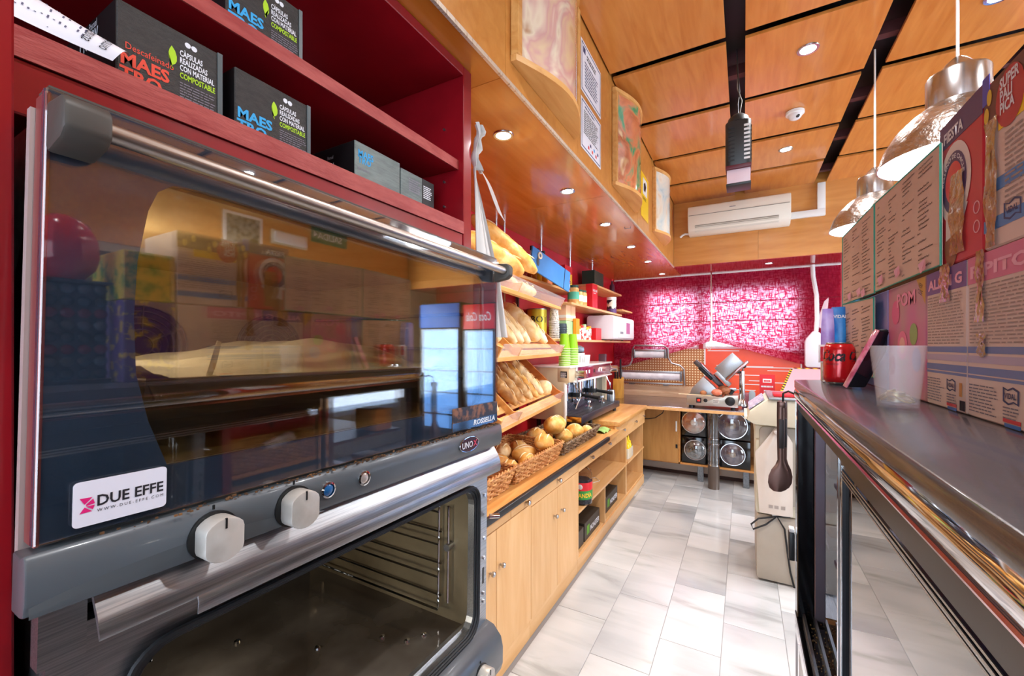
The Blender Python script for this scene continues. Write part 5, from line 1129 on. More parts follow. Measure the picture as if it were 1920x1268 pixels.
S_('rear_arm', -.20, -.07, 4.98, 5.04, 1.02, 1.05, STEEL); MB(lo).cyl((-.13, 4.97, .985), (-.10, 4.97, 1.03), .02, n=12).build('gauge_arm', BLACK, sl)
kn = MB(lo).lathe([(.001, 0), (.047, 0), (.045, .02), (.030, .026), (.001, .028)], (-.125, 4.839, .925), (0, -1, 0), 22).build('thickness_dial', BLACK, sl)
MB(lo).box(-.445, -.395, 4.832, 4.84, .893, .945).build('switch_plate', BLACK, sl, smooth=0); MB(lo).box(-.432, -.408, 4.827, 4.833, .908, .932).build('red_switch', M('lit_red_switch', '#ff2a1c', .3, emit='#ff2010', estr=1.2), sl, bevel=.002)
MB(lo).lathe([(.001, 0), (.02, 0), (.016, .008), (.001, .01)], (-.355, 4.839, .92), (0, -1, 0), 16).build('round_switch', BLACK, sl)
MB(lo).box(-.285, -.225, 4.836, 4.84, .90, .94).build('rating_plate', M('rating_plate', '#cfc8bf', .5), sl, smooth=0)
microtext((-.282, 4.8355, .905), RXp, UZ, .054, .03, 3, TXK, sl, lo)
o = MB((-.25, 4.88, .97)).ball((-.25, 4.90, 1.005), (.05, .04, .036), 16, 10, fn=lambda d: 1+.08*math.sin(d.x*11+d.y*7)).build('ham_piece', M('ham_pink', '#e58a6c', .45, col2='#d56a4c', scale=20)); tag(o, 'salmon coloured lump of ham on the slicer tray', 'meat')
o = MB((-.17, 4.93, .97)).ball((-.185, 4.95, 1.025), (.06, .05, .05), 14, 10, fn=lambda d: 1+.12*math.sin(d.x*13+d.z*9)).build('sausage_piece', M('sausage_brown', '#9a5a34', .5, col2='#7a4024', scale=22)); tag(o, 'brown sausage piece against the slicer blade', 'meat')
o = MB((-.38, 4.88, .967)).ball((-.38, 4.89, .993), (.034, .03, .027), 14, 10).build('meatball', M('meatball_brown', '#8d4d2c', .5, col2='#b0703f', scale=30)); tag(o, 'small round brown piece of meat on the left of the slicer', 'meat')
o = MB((-.42, 4.87, .967)).tube([(-.62, 4.84, .975), (-.3, 4.86, .9715)], .005, 6).build('wooden_stick', M('stick_wood', '#e2c6a0', .6)); tag(o, 'pale wooden stick lying across the slicer', 'stick')

# ------------------------------------------------------------------ right end of the back counter
lo = (.20, 5.2, .8423); t = thing('menu_card', 'red price card with white lettering standing on the back counter', 'card', lo)
MB(lo).box(.145, .285, 5.19, 5.20, .93, 1.19).build('card', RED, t, smooth=0); MB(lo).box(.175, .255, 5.188, 5.1895, 1.105, 1.145).build('oval_logo', WHITE, t, bevel=.0005, seg=1)
microtext((.185, 5.1872, 1.115), RXp, UZ, .06, .022, 1, RED, t, lo, fill=.8, words=6, rag=0); microtext((.16, 5.1888, 1.055), RXp, UZ, .11, .028, 1, TXW, t, lo, fill=.6, words=5, rag=0); microtext((.185, 5.1888, .985), RXp, UZ, .065, .05, 2, TXW, t, lo, fill=.6, words=2, rag=.1)
MB(lo).box(.14, .29, 5.17, 5.23, .8423, .93).build('stand', M('yellow_flower_print', '#e8c05a', .5, col2='#d86a3a', scale=18), t, bevel=.003)
for x, lab in ((.075, 'grey rounded clip left of the red price card'), (.30, 'grey rounded clip right of the red price card')):
    o = MB((x, 5.1, .8423)).prism(rrect(x-.03, x+.03, .8423, 1.02, .028), 'y', 5.10, 5.13).build('grey_clip', M('clip_grey', '#9aa3a8', .5), bevel=.003); tag(o, lab, 'clip', 'grey clips by the price card')
o = MB((.02, 5.2, .8423)).box(-.02, .05, 5.2, 5.3, .8423, .98).build('dark_box', M('dark_display_box', '#4a4650', .4, col2='#b0606c', scale=14, lo=.5, hi=.6), bevel=.002); tag(o, 'small dark box beside the slicer post', 'box')
# pink board with hazard stripes leaning on the right
STRP = bpy.data.materials.new('hazard_stripes'); STRP.use_nodes = True; nt = STRP.node_tree; b_ = nt.nodes['Principled BSDF']
tc = nd(nt, 'ShaderNodeTexCoord'); wv = nd(nt, 'ShaderNodeTexWave'); wv.inputs['Scale'].default_value = 9; wv.bands_direction = 'DIAGONAL'; rr = nd(nt, 'ShaderNodeValToRGB'); rr.color_ramp.interpolation = 'CONSTANT'
rr.color_ramp.elements[0].color = lin('#1c1a1a'); rr.color_ramp.elements[1].position = .5; rr.color_ramp.elements[1].color = lin('#f0c020'); nt.links.new(tc.outputs['Object'], wv.inputs['Vector']); nt.links.new(wv.outputs['Fac'], rr.inputs[0]); nt.links.new(rr.outputs[0], b_.inputs['Base Color'])
lo = (.50, 4.9, .8423); t = thing('hazard_board', 'sloping pink board edged with black and yellow stripes at the back right', 'board', lo)
def hb(u, v, d=0): return Vector((.26+.42*u+.20*v, 4.75+.65*v, .87+.37*v+d))
MB(lo).grid(lambda u, v: hb(u, v), 2, 2).build('panel', M('pink_board', '#f0a9b4', .4), t, smooth=0, solid=.012)
for u0, u1, v0, v1 in ((-.06, .04, 0, 1), (.94, 1.04, 0, 1), (0, 1, .93, 1.03)):
    MB(lo).grid(lambda u, v: hb(u0+(u1-u0)*u, v0+(v1-v0)*v, .004), 2, 2).build('stripe_edge', STRP, t, smooth=0, solid=.004)
MB(lo).box(.37, .80, 4.78, 5.45, .8, .845).build('base', CREAM2, t, smooth=0)
for x in (.40, .76):
    for y in (4.82, 5.4): MB(lo).box(x, x+.03, y, y+.03, 0, .8).build('leg', STEELD, t, smooth=0)
# white drain conduit and jug
lo = (.665, 5.60, 1.26); t = thing('drain_jug', 'white plastic jug hanging on a white conduit right of the blind', 'jug', lo)
MB(lo).tube([(.655, 5.585, 2.38), (.66, 5.58, 2.25), (.69, 5.58, 2.05), (.695, 5.58, 1.8), (.685, 5.58, 1.64)], .022, 10).build('conduit', WHITE, t)
MB(lo).prism([(.585, 1.28), (.60, 1.26), (.74, 1.26), (.755, 1.28), (.755, 1.56), (.72, 1.64), (.66, 1.66), (.60, 1.58), (.585, 1.54)], 'y', 5.55, 5.63).build('jug_body', M('milky_plastic', '#dcd6dc', .35), t, bevel=.012)
o = MB((.76, 5.6, 1.7)).prism([(.71, 1.70), (.775, 1.66), (.80, 2.02), (.76, 1.98), (.715, 1.82)], 'y', 5.60, 5.603).build('hanging_note', M('pink_paper', '#dcc0c8', .7), smooth=0); tag(o, 'pale pink note hanging behind the white conduit', 'paper')

# ------------------------------------------------------------------ cream cabinet with scale, bag
lo = (.27, 3.35, 0); t = thing('cream_cabinet', 'cream plastic cabinet standing on the marble floor behind the counter end', 'cabinet', lo)
MB(lo).prism(rrect(.07, .50, .012, .42, .02), 'y', 3.10, 3.62).build('lower_body', CREAM2, t, bevel=.006); MB(lo).prism(rrect(.065, .505, .425, .90, .02), 'y', 3.115, 3.62).build('upper_body', CREAM, t, bevel=.006)
MB(lo).prism(rrect(.085, .49, .50, .985, .03), 'y', 3.098, 3.118).build('door_panel', CREAM2, t, bevel=.006)
MB(lo).box(.06, .51, 3.11, 3.63, .90, .99).build('lid', CREAM, t, bevel=.01)
for x in (.12, .45): MB(lo).cyl((x, 3.2, 0), (x, 3.2, .02), .02, n=10).build('foot', BLACK, t)
MB(lo).box(.155, .185, 3.088, 3.098, .42, .44).build('cable_clip', WHITE, t, smooth=0)
c = MB(lo); c.tube([(.25, 3.085, .44), (.18, 3.085, .43), (.08, 3.08, .40), (.04, 3.07, .36), (.05, 3.07, .33), (.12, 3.08, .37), (.18, 3.085, .43), (.22, 3.085, .36), (.235, 3.085, .22), (.25, 3.085, .10), (.27, 3.08, .012)], .0055, 8); tag(c.build('power_cable', BLACK), 'black power cable clipped in a loop on the cream cabinet', 'cable')
lo = (.22, 3.25, .991); t = thing('shop_scale', 'cream shop scale with sloping display and steel plate on the cream cabinet', 'scale', lo)
MB(lo).prism([(.015, 1.03), (.03, 1.085), (.125, 1.165), (.48, 1.165), (.48, .998), (.06, 1.005)], 'y', 3.02, 3.45).build('housing', CREAM, t, bevel=.008)
MB(lo).prism([(.030, 1.092), (.112, 1.161), (.107, 1.167), (.025, 1.098)], 'y', 3.06, 3.42).build('key_panel', M('key_panel_violet', '#9d93b4', .4, col2='#d8d2e0', scale=40, lo=.5, hi=.55), t, smooth=0)
MB(lo).box(.13, .50, 3.0, 3.46, 1.168, 1.182).build('weighing_plate', STEEL, t, bevel=.004)
MB(lo).box(.0, .02, 3.05, 3.44, 1.03, 1.05).build('paper_slot', M('slot_cream', '#e8e4d4', .4), t, bevel=.003)
for x in (.1, .44):
    for y in (3.14, 3.40): MB(lo).cyl((x, y, .9905), (x, y, 1.006), .015, n=10).build('foot', BLACK, t)
for lab, x, y, z, r, mt in (('red packet lying on the scale plate', .26, 3.12, 1.1825, (.10, .08, .012), RED),):
    o = MB((x, y, z)).box(x-.1, x+.1, y-.07, y+.08, z, z+.018).build('red_packet', mt, bevel=.005); tag(o, lab, 'packet')
lo = (.15, 3.06, .45); t = thing('white_bag', 'white paper bag hanging on a hook of the cream cabinet', 'bag', lo)
def bf(u, v):
    top = .175+.05*(u-.5); x = (.10+.15*u)*(v)+(1-v)*(.165+.05*u) if v < .35 else None
    k = min(1, v/.16); xl = .17*(1-k)+.062*k+.03*max(0, v-.2); xr = .215*(1-k)+.262*k
    z = .985-.54*v-(.09*(1-u)*k if v > .01 else 0)*(1-v); return (xl+(xr-xl)*u, 3.075-.012*math.sin(u*PI)*k+.006*math.sin(u*14+v*3)*(1-v), z)
MB(lo).grid(bf, 16, 20).build('bag_body', M('bag_paper', '#ded4ca', .75, col2='#d2c6bb', scale=4), t, smooth=60, solid=.003)
MB(lo).ball((.19, 3.06, .965), (.03, .014, .022), 12, 8).build('gathered_neck', M('tissue_white', '#e4e0dc', .8), t)
MB(lo).box(.17, .21, 3.066, 3.072, .985, 1.0).build('hook_plate', CREAM2, t, smooth=0)
for k, x in enumerate((.135, .165, .20)):
    flat([(0, 0), (.022, 0), (.022, .02), (0, .02)], (x, 3.061, .485), (1, 0, 0), UZ, M('faint_grey_print', '#a79d96', .7), t, lo, 'faint_logo')
# ------------------------------------------------------------------ glazed display counter on the right
TZ = 1.405; lo = (.55, .4, 0); dc = thing('display_counter', 'glazed display counter with dark stone top and chrome band', 'counter', lo)
D = lambda n, a, b, c, d, e, f, mat=BLACK, bev=.002, par=dc: MB(lo).box(a, b, c, d, e, f).build(n, mat, par, bevel=bev, seg=1)
GRAN = M('dark_polished_stone', '#45434a', .24, col2='#35343a', scale=26, detail=8, lo=.3, hi=.7, coat=.3, bump=.02, bscale=300)
MB(lo).add([(.122, -.8, 1.382), (.95, -.8, 1.382), (.95, 1.50, 1.382), (.26, 1.47, 1.382), (.122, 1.396, 1.382), (.122, -.8, TZ), (.95, -.8, TZ), (.95, 1.50, TZ), (.26, 1.47, TZ), (.122, 1.396, TZ)],
    [(0, 1, 2, 3, 4), (5, 9, 8, 7, 6), (0, 5, 6, 1), (1, 6, 7, 2), (2, 7, 8, 3), (3, 8, 9, 4), (4, 9, 5, 0)]).build('stone_top', GRAN, dc, bevel=.0025)
CHB = M('wavy_chrome', '#cfcac8', .04, 1, bump=.35, bscale=2.4)
MB(lo).prism([(.124, 1.3815), (.121, 1.372), (.1225, 1.358), (.128, 1.350), (.150, 1.347), (.150, 1.3815)], 'y', -.8, 1.395).build('chrome_band', CHB, dc, smooth=50)
MB(lo).tube([(.127, -.8, 1.347), (.127, 1.395, 1.347)], .0025, 6).build('band_bead', M('rosy_chrome', '#c08a86', .15, 1), dc)
D('head_rail', .132, .30, -.8, 1.385, 1.318, 1.346, M('anthracite_frame', '#23262c', .3, .4))
D('end_post', .128, .166, 1.385, 1.42, .752, 1.381, BLACKG); D('end_post', .166, .190, 1.375, 1.42, .76, 1.381, M('mauve_grey_frame', '#6c6068', .35, .6)); D('end_post_trim', .1275, .133, 1.42, 1.426, .0, 1.38, CHROME, 0)
D('end_post', .90, .94, 1.385, 1.42, .752, 1.381, BLACKG); D('end_glass', .19, .90, 1.40, 1.408, .76, 1.38, thin_glass('case_glass', '#c8ccd4', .12), 0)
D('front_glass', .93, .94, -.8, 1.39, .76, 1.38, MATS['black_gloss'], 0)
D('base', .135, .94, -.8, 1.42, .0, .735, M('base_white_laminate', '#c9ccd2', .35)); D('sill', .126, .94, -.8, 1.424, .735, .752, BLACKG)
D('kick_edge', .126, .134, -.8, 1.424, .70, .735, CHROME, 0)
for k in range(7): D('vent_slot', .1335, .1352, 1.16-.02*k, 1.168-.02*k, .55, .64, BLACK, 0)
for k in range(4):
    D('track_rail', .140+.024*k, .146+.024*k, -.8, 1.385, .752, .766, STEELD, 0)
random.seed(21); cm = MB(lo)
for i in range(420):
    x = random.uniform(.147, .23); y = random.uniform(.90, 1.38); s = random.uniform(.001, .003); cm.box(x, x+s, y, y+s, .7525, .7525+s)
tag(cm.build('track_crumbs', M('track_crumb', '#a8854e', .7, col2='#4a3620', scale=60), dc, smooth=0), kind='stuff')
SLG = thin_glass('sliding_door_glass', '#4c525c', .30, .015)
sd_ = D('sliding_door', .150, .168, -.78, .955, .768, .792, MATS['anthracite_frame'])
D('door_rail', .150, .168, -.78, .955, 1.285, 1.318, MATS['anthracite_frame'], .001, sd_); D('door_stile', .150, .168, .925, .955, .792, 1.285, MATS['anthracite_frame'], .001, sd_)
D('stile_trim', .1485, .150, .945, .955, .77, 1.318, CHROME, 0, sd_); D('stile_trim', .1485, .150, .918, .924, .77, 1.29, CHROME, 0, sd_)
for k in range(3): D('rail_line', .1488, .150, -.78, .92, 1.268+.006*k, 1.2705+.006*k, STEEL, 0, sd_)
D('glass', .156, .161, -.78, .925, .792, 1.266, SLG, 0, sd_)
s2 = D('sliding_door', .178, .194, .0, 1.0, .768, .79, M('mauve_grey_frame', '#6c6068', .35, .6)); D('door_stile', .178, .194, .965, 1.0, .79, 1.318, MATS['mauve_grey_frame'], .001, s2)
for z in (.93, 1.13): D('shelf', .205, .90, -.75, 1.36, z, z+.012, MATS['mauve_grey_frame']); 
D('case_floor', .235, .92, -.75, 1.38, .753, .760, M('case_floor_dark', '#20242c', .2))
for i, (y, z, h, mt, lab) in enumerate(((1.18, .943, .10, M('brown_pack', '#8d5a34', .5), 'brown packet on the lower shelf inside the display counter'), (1.20, 1.143, .09, M('tan_pack', '#b07a4c', .5), 'tan packet on the upper shelf inside the display counter'), (1.10, .943, .06, WHITEP, 'white paper packet inside the display counter'))):
    o = MB((.3, y+.08, z)).box(.215, .34, y+.03, y+.12, z, z+h).build('pastry_packet', mt, bevel=.006); tag(o, lab, 'packet', 'packets inside the display counter')
# tongs on a hook
lo2 = (.095, 1.452, 1.33); tg = thing('serving_tongs', 'brown steel serving tongs hanging at the end of the display counter', 'tongs', lo2)
TONG = M('brown_steel', '#6b5048', .3, .7); GRIP = M('dark_grip', '#2c2220', .5)
for s, yy in ((-1, 1.448), (1, 1.470)):
    dx = .004*s
    m = MB(lo2); prof = [(1.335, .0095), (1.30, .010), (1.22, .0095), (1.165, .0085), (1.15, .013), (1.135, .021), (1.115, .0265), (1.095, .0265), (1.08, .021), (1.072, .010)]
    m.grid(lambda u, v: (.098+dx-.012*(1-prof[min(9, int(v*9+.5))][0])*0+(u-.5)*2*prof[min(9, int(v*9+.5))][1]-.015*max(0, v-.4), yy-.004*math.cos((u-.5)*PI), prof[min(9, int(v*9+.5))][0]), 7, 10)
    m.build('arm', TONG, tg, smooth=60, solid=.002)
    MB(lo2).box(.092+dx, .106+dx, yy-.008, yy-.003, 1.20, 1.285).build('grip', GRIP, tg, bevel=.002)
MB(lo2).box(.089, .107, 1.444, 1.472, 1.318, 1.336).build('pivot', TONG, tg, bevel=.003)
MB(lo2).tube([(.10, 1.455, 1.335), (.10, 1.450, 1.36), (.112, 1.44, 1.368), (.126, 1.428, 1.362)], .003, 6).build('hook', BLACK, tg)
lo2 = (.118, 1.46, .90); t = thing('black_holder', 'slim black holder with a grey clip fixed to the counter end', 'holder', lo2)
MB(lo2).box(.112, .127, 1.428, 1.46, .885, .965).build('body', BLACK, t, bevel=.003); MB(lo2).box(.113, .126, 1.43, 1.455, .965, .976).build('clip', WHITE, t, bevel=.002)

# ------------------------------------------------------------------ things on the stone top
lo2 = (.203, 1.278, TZ+.0003); t = thing('soda_can', 'red soda can with black script lettering on the stone top', 'can', lo2)
MB().lathe([(.001, .003), (.022, .0), (.025, .003), (.0315, .012), (.032, .02), (.032, .082), (.0305, .090), (.027, .097), (.0255, .0985), (.0245, .0985), (.001, .0965)], n=36).build('can_body', REDB, t)
MB().lathe([(.0256, .0985), (.0265, .100), (.0255, .1015), (.0235, .100), (.0225, .0975), (.001, .0975)], n=32).build('lid', ALU, t)
MB().lathe([(.001, -.0001), (.0225, -.0001), (.0255, .003), (.028, .0065), (.001, .0065)], n=30).build('base', ALU, t)
tx = text('Coca Cola', (0, 0, 0), (1, 0, 0), (0, 1, 0), .036, TXK, t, w=.105, shear=.35, bold=.0012)
for v in tx.data.vertices:
    a = 3.35+v.co.x/.0322; v.co = Vector((.03225*math.cos(a), .03225*math.sin(a), .058+v.co.y))
tx = text('ZERO AZÚCAR', (0, 0, 0), (1, 0, 0), (0, 1, 0), .006, TXK, t, w=.030)
for v in tx.data.vertices:
    a = 3.6+v.co.x/.0322; v.co = Vector((.03225*math.cos(a), .03225*math.sin(a), .048+v.co.y))
lo2 = (.208, .855, TZ+.0003); t = thing('plastic_cup', 'frosted white plastic cup holding coins on the stone top', 'cup', lo2)
FROST = bpy.data.materials.new('frosted_plastic'); FROST.use_nodes = True; nt = FROST.node_tree; nt.nodes.clear()
oo_ = nd(nt, 'ShaderNodeOutputMaterial'); a_ = nd(nt, 'ShaderNodeBsdfTransparent'); b2 = nd(nt, 'ShaderNodeBsdfPrincipled'); b2.inputs['Base Color'].default_value = lin('#e6e0e4'); b2.inputs['Roughness'].default_value = .25
m2 = nd(nt, 'ShaderNodeMixShader'); m2.inputs[0].default_value = .20; nt.links.new(a_.outputs[0], m2.inputs[1]); nt.links.new(b2.outputs[0], m2.inputs[2]); nt.links.new(m2.outputs[0], oo_.inputs[0])
pr = [(.0245+.0088*k/22+(.0004 if k % 2 else 0), .004+.088*k/22) for k in range(23)]
MB().lathe([(.001, 0), (.0245, 0)]+pr+[(.0345, .0925), (.0345, .0945), (.0325, .0945), (.0318, .090), (.0238, .006), (.001, .006)], n=40).build('cup_wall', FROST, t)
COIN = M('coin_brass', '#e0cc90', .3, .7, col2='#c8c4b8', scale=30); random.seed(4)
cn = 0
for (x, y, n, tilt) in ((.206, .853, 7, .06), (.216, .862, 4, .25), (.198, .862, 3, -.55), (.211, .846, 2, .35)):
    for k in range(n):
        r = random.choice((.0105, .0115, .0125)); o = MB().lathe([(.001, 0), (r, 0), (r*1.01, .001), (r, .002), (.001, .002)], n=24).build('coin', COIN)
        o.location = (x+random.uniform(-.0015, .0015), y+random.uniform(-.0015, .0015), TZ+.0075+k*.0023+abs(tilt)*.012); o.rotation_euler = (tilt*.6+random.uniform(-.04, .04), tilt+random.uniform(-.04, .04), 0)
        tag(o, 'brass coin in a small heap inside the frosted plastic cup', 'coin', 'coins in the plastic cup')
lo2 = (.22, 1.185, TZ); t = thing('mobile_phone', 'mobile phone in a thick black case leaning on the boxes', 'phone', lo2)
def PH(u, v, d):   # u across, v up, d outwards
    a = Vector((.196, 1.166, TZ+.0006)); up = Vector((.052, -.018, .127)); ac = Vector((.036, .012, 0)); nn = ac.cross(up).normalized(); return a+ac*u+up*v+nn*d
def slab(nm, u0, u1, v0, v1, d0, d1, mt, bev=.002):
    MB(lo2).add([PH(u, v, d) for d in (d0, d1) for (u, v) in ((u0, v0), (u1, v0), (u1, v1), (u0, v1))], [(0, 3, 2, 1), (4, 5, 6, 7), (0, 1, 5, 4), (1, 2, 6, 5), (2, 3, 7, 6), (3, 0, 4, 7)]).build(nm, mt, t, bevel=bev)
slab('black_case', 0, 1, 0.01, 1, -.012, .0, BLACK, .003); slab('side_strip', -.012, .06, .01, 1, -.012, .003, M('glossy_pink_marble', '#b8446a', .12, col2='#e7a0b8', scale=35, coat=.6)); slab('screen', .06, .96, .03, .97, .0, .0012, M('dark_screen', '#1a1a22', .05, coat=1), 0)
lo2 = (.20, 1.36, TZ); t = thing('card_holder', 'white stand with a small red card left of the soda can', 'stand', lo2)
MB(lo2).box(.178, .196, 1.355, 1.372, TZ+.0005, 1.4975).build('post', CREAM, t, bevel=.002); MB(lo2).box(.172, .198, 1.350, 1.356, 1.455, 1.502).build('card_frame', WHITE, t, bevel=.001); MB(lo2).box(.175, .194, 1.3485, 1.350, 1.459, 1.497).build('red_card', M('mottled_red_card', '#e0303a', .3, col2='#b82a3a', scale=60), t, smooth=0)  # card colour is red with a fine darker mottle
MB(lo2).box(.180, .215, 1.338, 1.362, TZ+.0003, TZ+.003).build('white_foot', WHITE, t, bevel=.001)
for x0, x1, y, z1, mt, lab in ((.190, .211, 1.425, 1.60, M('violet_sweets', '#9a7ad0', .3, col2='#c8b4ec', scale=25), 'violet sweets bag behind the soda can'), (.212, .256, 1.44, 1.605, M('blue_sweets', '#2f8fd8', .3, col2='#1d5fa8', scale=25), 'blue sweets bag beside the handwritten lists'), (.246, .272, 1.42, 1.655, M('sky_sweets', '#8cc8ec', .3, col2='#4a96d0', scale=20), 'tall pale blue sweets box edge beside the lists')):
    lo2 = ((x0+x1)/2, y, TZ); t = thing('sweets_bag', lab, 'bag', lo2, group='sweets bags at the counter end'); zb_ = TZ+.0004
    MB(lo2).grid(lambda u, v: (x0+(x1-x0)*u, y-.010*math.sin(u*PI)*math.sin(v*PI), zb_+(z1-zb_)*v), 8, 10).build('front', mt, t, smooth=60, solid=.006)
    if 'blue_sweets' == mt.name: text('VIDAL', (x0+.002, y-.0125, 1.575), RXp, UZ, .012, TXW, t, w=.03, bold=.0004, org=lo2)

# ------------------------------------------------------------------ cardboard boxes on the stone top
BX = .265; LY = (0, -1, 0)
CARD = M('printed_cardboard', '#dcc6ba', .6, col2='#d2bcb0', scale=6); CARDI = M('brown_cardboard', '#9a7450', .75, col2='#8a6644', scale=20, stretch=(1, 8, 1)); TAPE = M('brown_glossy_tape', '#8a5a2a', .12, alpha=.82, col2='#b98a4a', scale=14, bump=.5, bscale=40, coat=.6)
PNK = M('pink_print', '#d77a96', .55, col2='#c86a86', scale=5); BLU = M('slate_blue_print', '#6f7fae', .55); PUR = M('purple_print', '#6d4f86', .5); DKP = M('deep_purple_print', '#4a2f63', .4)
def strip(par, org, y0, y1, z0, z1, mat, nm='printed_band', e=.0005):
    return MB(org).box(BX-e, BX-e+.0004, y0, y1, z0, z1).build(nm, mat, par, smooth=0)
def carton(label, y0, y1, z0, z1, mat=CARD, depth=.20, group='sweets cartons on the stone top', xf=BX):
    org = (xf+depth/2, (y0+y1)/2, z0); t = thing('sweets_carton', label, 'carton', org, group=group)
    MB(org).box(xf, xf+depth, y0+.001, y1-.001, z0+.0004, z1-.0004).build('carton', mat, t, bevel=.002, seg=1); return t, org
def vidal(par, org, y, z, w):
    X = BX-.0010; pts = [(-w*.5, -w*.22), (-w*.15, -w*.33), (w*.2, -w*.22), (w*.5, -w*.3), (w*.5, w*.22), (w*.15, w*.33), (-w*.2, w*.22), (-w*.5, w*.3)]
    MB(org).frame([(y-a, z+b) for a, b in pts], [(y-a*.86, z+b*.8) for a, b in pts], 'x', X, X+.0003).build('wavy_logo', TXV, par, smooth=0)
    text('VIDAL', (X-.0002, y+w*.36, z-w*.10), LY, UZ, w*.28, TXV, par, w=w*.72, bold=.0003, org=org)
def vidal_back(par, org, y0, y1, z0, z1, title):
    h = z1-z0; w = y1-y0; f = lambda k: y1-w*k
    strip(par, org, y0+.0015, y1-.0015, z1-h*.17, z1-.001, PNK if title == 'PIPITO' else PUR)
    text(title, (BX-.0010, f(.06), z1-h*.135), LY, UZ, h*.10, M('pale_pink_print', '#e8a8bc', .5), par, w=w*.85, bold=.0008, org=org)
    microtext((BX-.0010, f(.05), z0+h*.46), LY, UZ, w*.9, h*.36, 17, M('tiny_brown_print', '#a08d84', .7), par, org, fill=.4, words=8, rag=.1)
    for a, b, mt in ((.40, .44, BLU), (.34, .385, M('pale_lilac_print', '#b7a8bc', .6)), (.27, .315, BLU), (.245, .262, BLU)): strip(par, org, y0+.0015, y1-.0015, z0+h*a, z0+h*b, mt)
    microtext((BX-.0010, f(.04), z0+h*.04), LY, UZ, w*.45, h*.18, 9, TXGR, par, org, fill=.35, words=6)
    vidal(par, org, f(.66), z0+h*.175, w*.2); microtext((BX-.0010, f(.56), z0+h*.05), LY, UZ, w*.22, h*.075, 4, TXGR, par, org, fill=.4, words=3)
    strip(par, org, f(.78), f(.56), z0+h*.03, z0+h*.05, RED, 'red_mark', .0009); strip(par, org, f(.78), f(.58), z0+h*.005, z0+h*.025, M('blue_mark', '#3c6fb8', .5), 'blue_mark', .0009)
    strip(par, org, f(.90), f(.85), z0+h*.11, z0+h*.2, M('amber_mark', '#c9863a', .5), 'amber_mark', .0009)
    bcq = MB(org)
    for k in range(14): bcq.box(BX-.0010, BX-.0007, f(.86+.008*k)-.0004*(1+k % 3), f(.86+.008*k), z0+h*.02, z0+h*.085)
    bcq.build('barcode', TXK, par, smooth=0)
def tape(par, org, y0, y1, z0, z1, seed, e=.0014):
    random.seed(seed); n = 14
    MB(org).grid(lambda u, v: (BX-e-.0018*abs(math.sin(u*7+v*9+seed)), y0+(y1-y0)*u+.0035*math.sin(v*9+seed)*(1 if u > .5 else -.6), z0+(z1-z0)*v), 8, n).build('packing_tape', TAPE, par, smooth=60)
ZR = 1.6175
t, og = carton('pink printed carton nearest the camera in the bottom row', .562, .794, TZ+.0003, ZR); vidal_back(t, og, .664-.03, .794, TZ, ZR, 'PIPITO'); tape(t, og, .745, .765, 1.53, ZR+.004, 1); tape(t, og, .742, .760, 1.485, 1.515, 5)
t, og = carton('purple headed printed carton second from the camera in the bottom row', .796, .939, TZ+.0003, ZR); vidal_back(t, og, .796, .939, TZ, ZR, 'ALIEN G'); tape(t, og, .845, .880, 1.565, ZR+.004, 2)
t, og = carton('pink fruit picture carton behind the plastic cup', .942, 1.150, TZ+.0003, ZR, M('fruit_print', '#c76a90', .45, col2='#b98a86', scale=9, lo=.4, hi=.6))
MB(og).add([(BX-.0006, .943, ZR-.002), (BX-.0006, .985, ZR-.002), (BX-.0006, .943, ZR-.05)], [(0, 1, 2)]).build('yellow_flash', M('flash_gold', '#c9982c', .5), t, smooth=0)
text('NEW\nCODE', (BX-.0010, .974, ZR-.016), (0, -1, -.35), (0, -.35, 1), .012, TXK, t, w=.022, line=.9, org=og)
for y, z, r, mt in ((1.06, 1.50, .028, M('pink_fruit', '#e77aa0', .5)), (1.06, 1.50, .016, M('pale_fruit', '#f0bcb0', .5)), (1.10, 1.565, .024, M('rose_fruit', '#d85a86', .5)), (1.0, 1.52, .02, M('fruit_green', '#8fae5a', .5)), (1.12, 1.46, .02, M('red_fruit', '#b42a30', .5)), (.985, 1.475, .022, M('fruit_violet', '#8d7ac0', .5))):
    flat([(r*math.cos(k*PI/8), r*math.sin(k*PI/8)) for k in range(16)], (BX-.0006-.0002*(r < .02), y, z), LY, UZ, mt, t, og, 'fruit_print')
text('POM', (BX-.0010, 1.09, 1.575), LY, UZ, .035, M('rose_letters', '#e890ac', .5), t, w=.10, bold=.001, org=og)
t, og = carton('blue sided carton behind the leaning phone', 1.153, 1.40, TZ+.0003, ZR, M('blue_carton', '#4a78ae', .5, col2='#a890c8', scale=8))
# upper row
ZU = ZR+.0005
t, og = carton('red and purple carton lettered FIESTA in the upper row', .752, .886, ZU, 1.832, M('fiesta_red', '#c02b38', .4))
strip(t, og, .753, .885, 1.795, 1.8312, DKP); text('FIESTA', (BX-.0010, .868, 1.801), LY, UZ, .022, TXW, t, w=.062, bold=.0007, org=og)
for r0, mt, k in ((.052, M('fiesta_white', '#ddd2cc', .5), 1), (.040, DKP, 2), (.027, RED, 3)):
    flat([(r0*math.cos(a*PI/14), r0*1.1*math.sin(a*PI/14)) for a in range(28)], (BX-.0003-.0003*k, .835, 1.735), LY, UZ, mt, t, og, 'round_print')
tx = text('RELLENO DE CHICLE', (0, 0, 0), (1, 0, 0), (0, 1, 0), .008, TXW, t, w=.095, bold=.0002)
for v in tx.data.vertices:
    a = PI*.98-v.co.x/.032; rr_ = .031+v.co.y; v.co = Vector((BX-.0018, .835-rr_*math.cos(a), 1.735+1.1*rr_*math.sin(a)))-Vector(og)
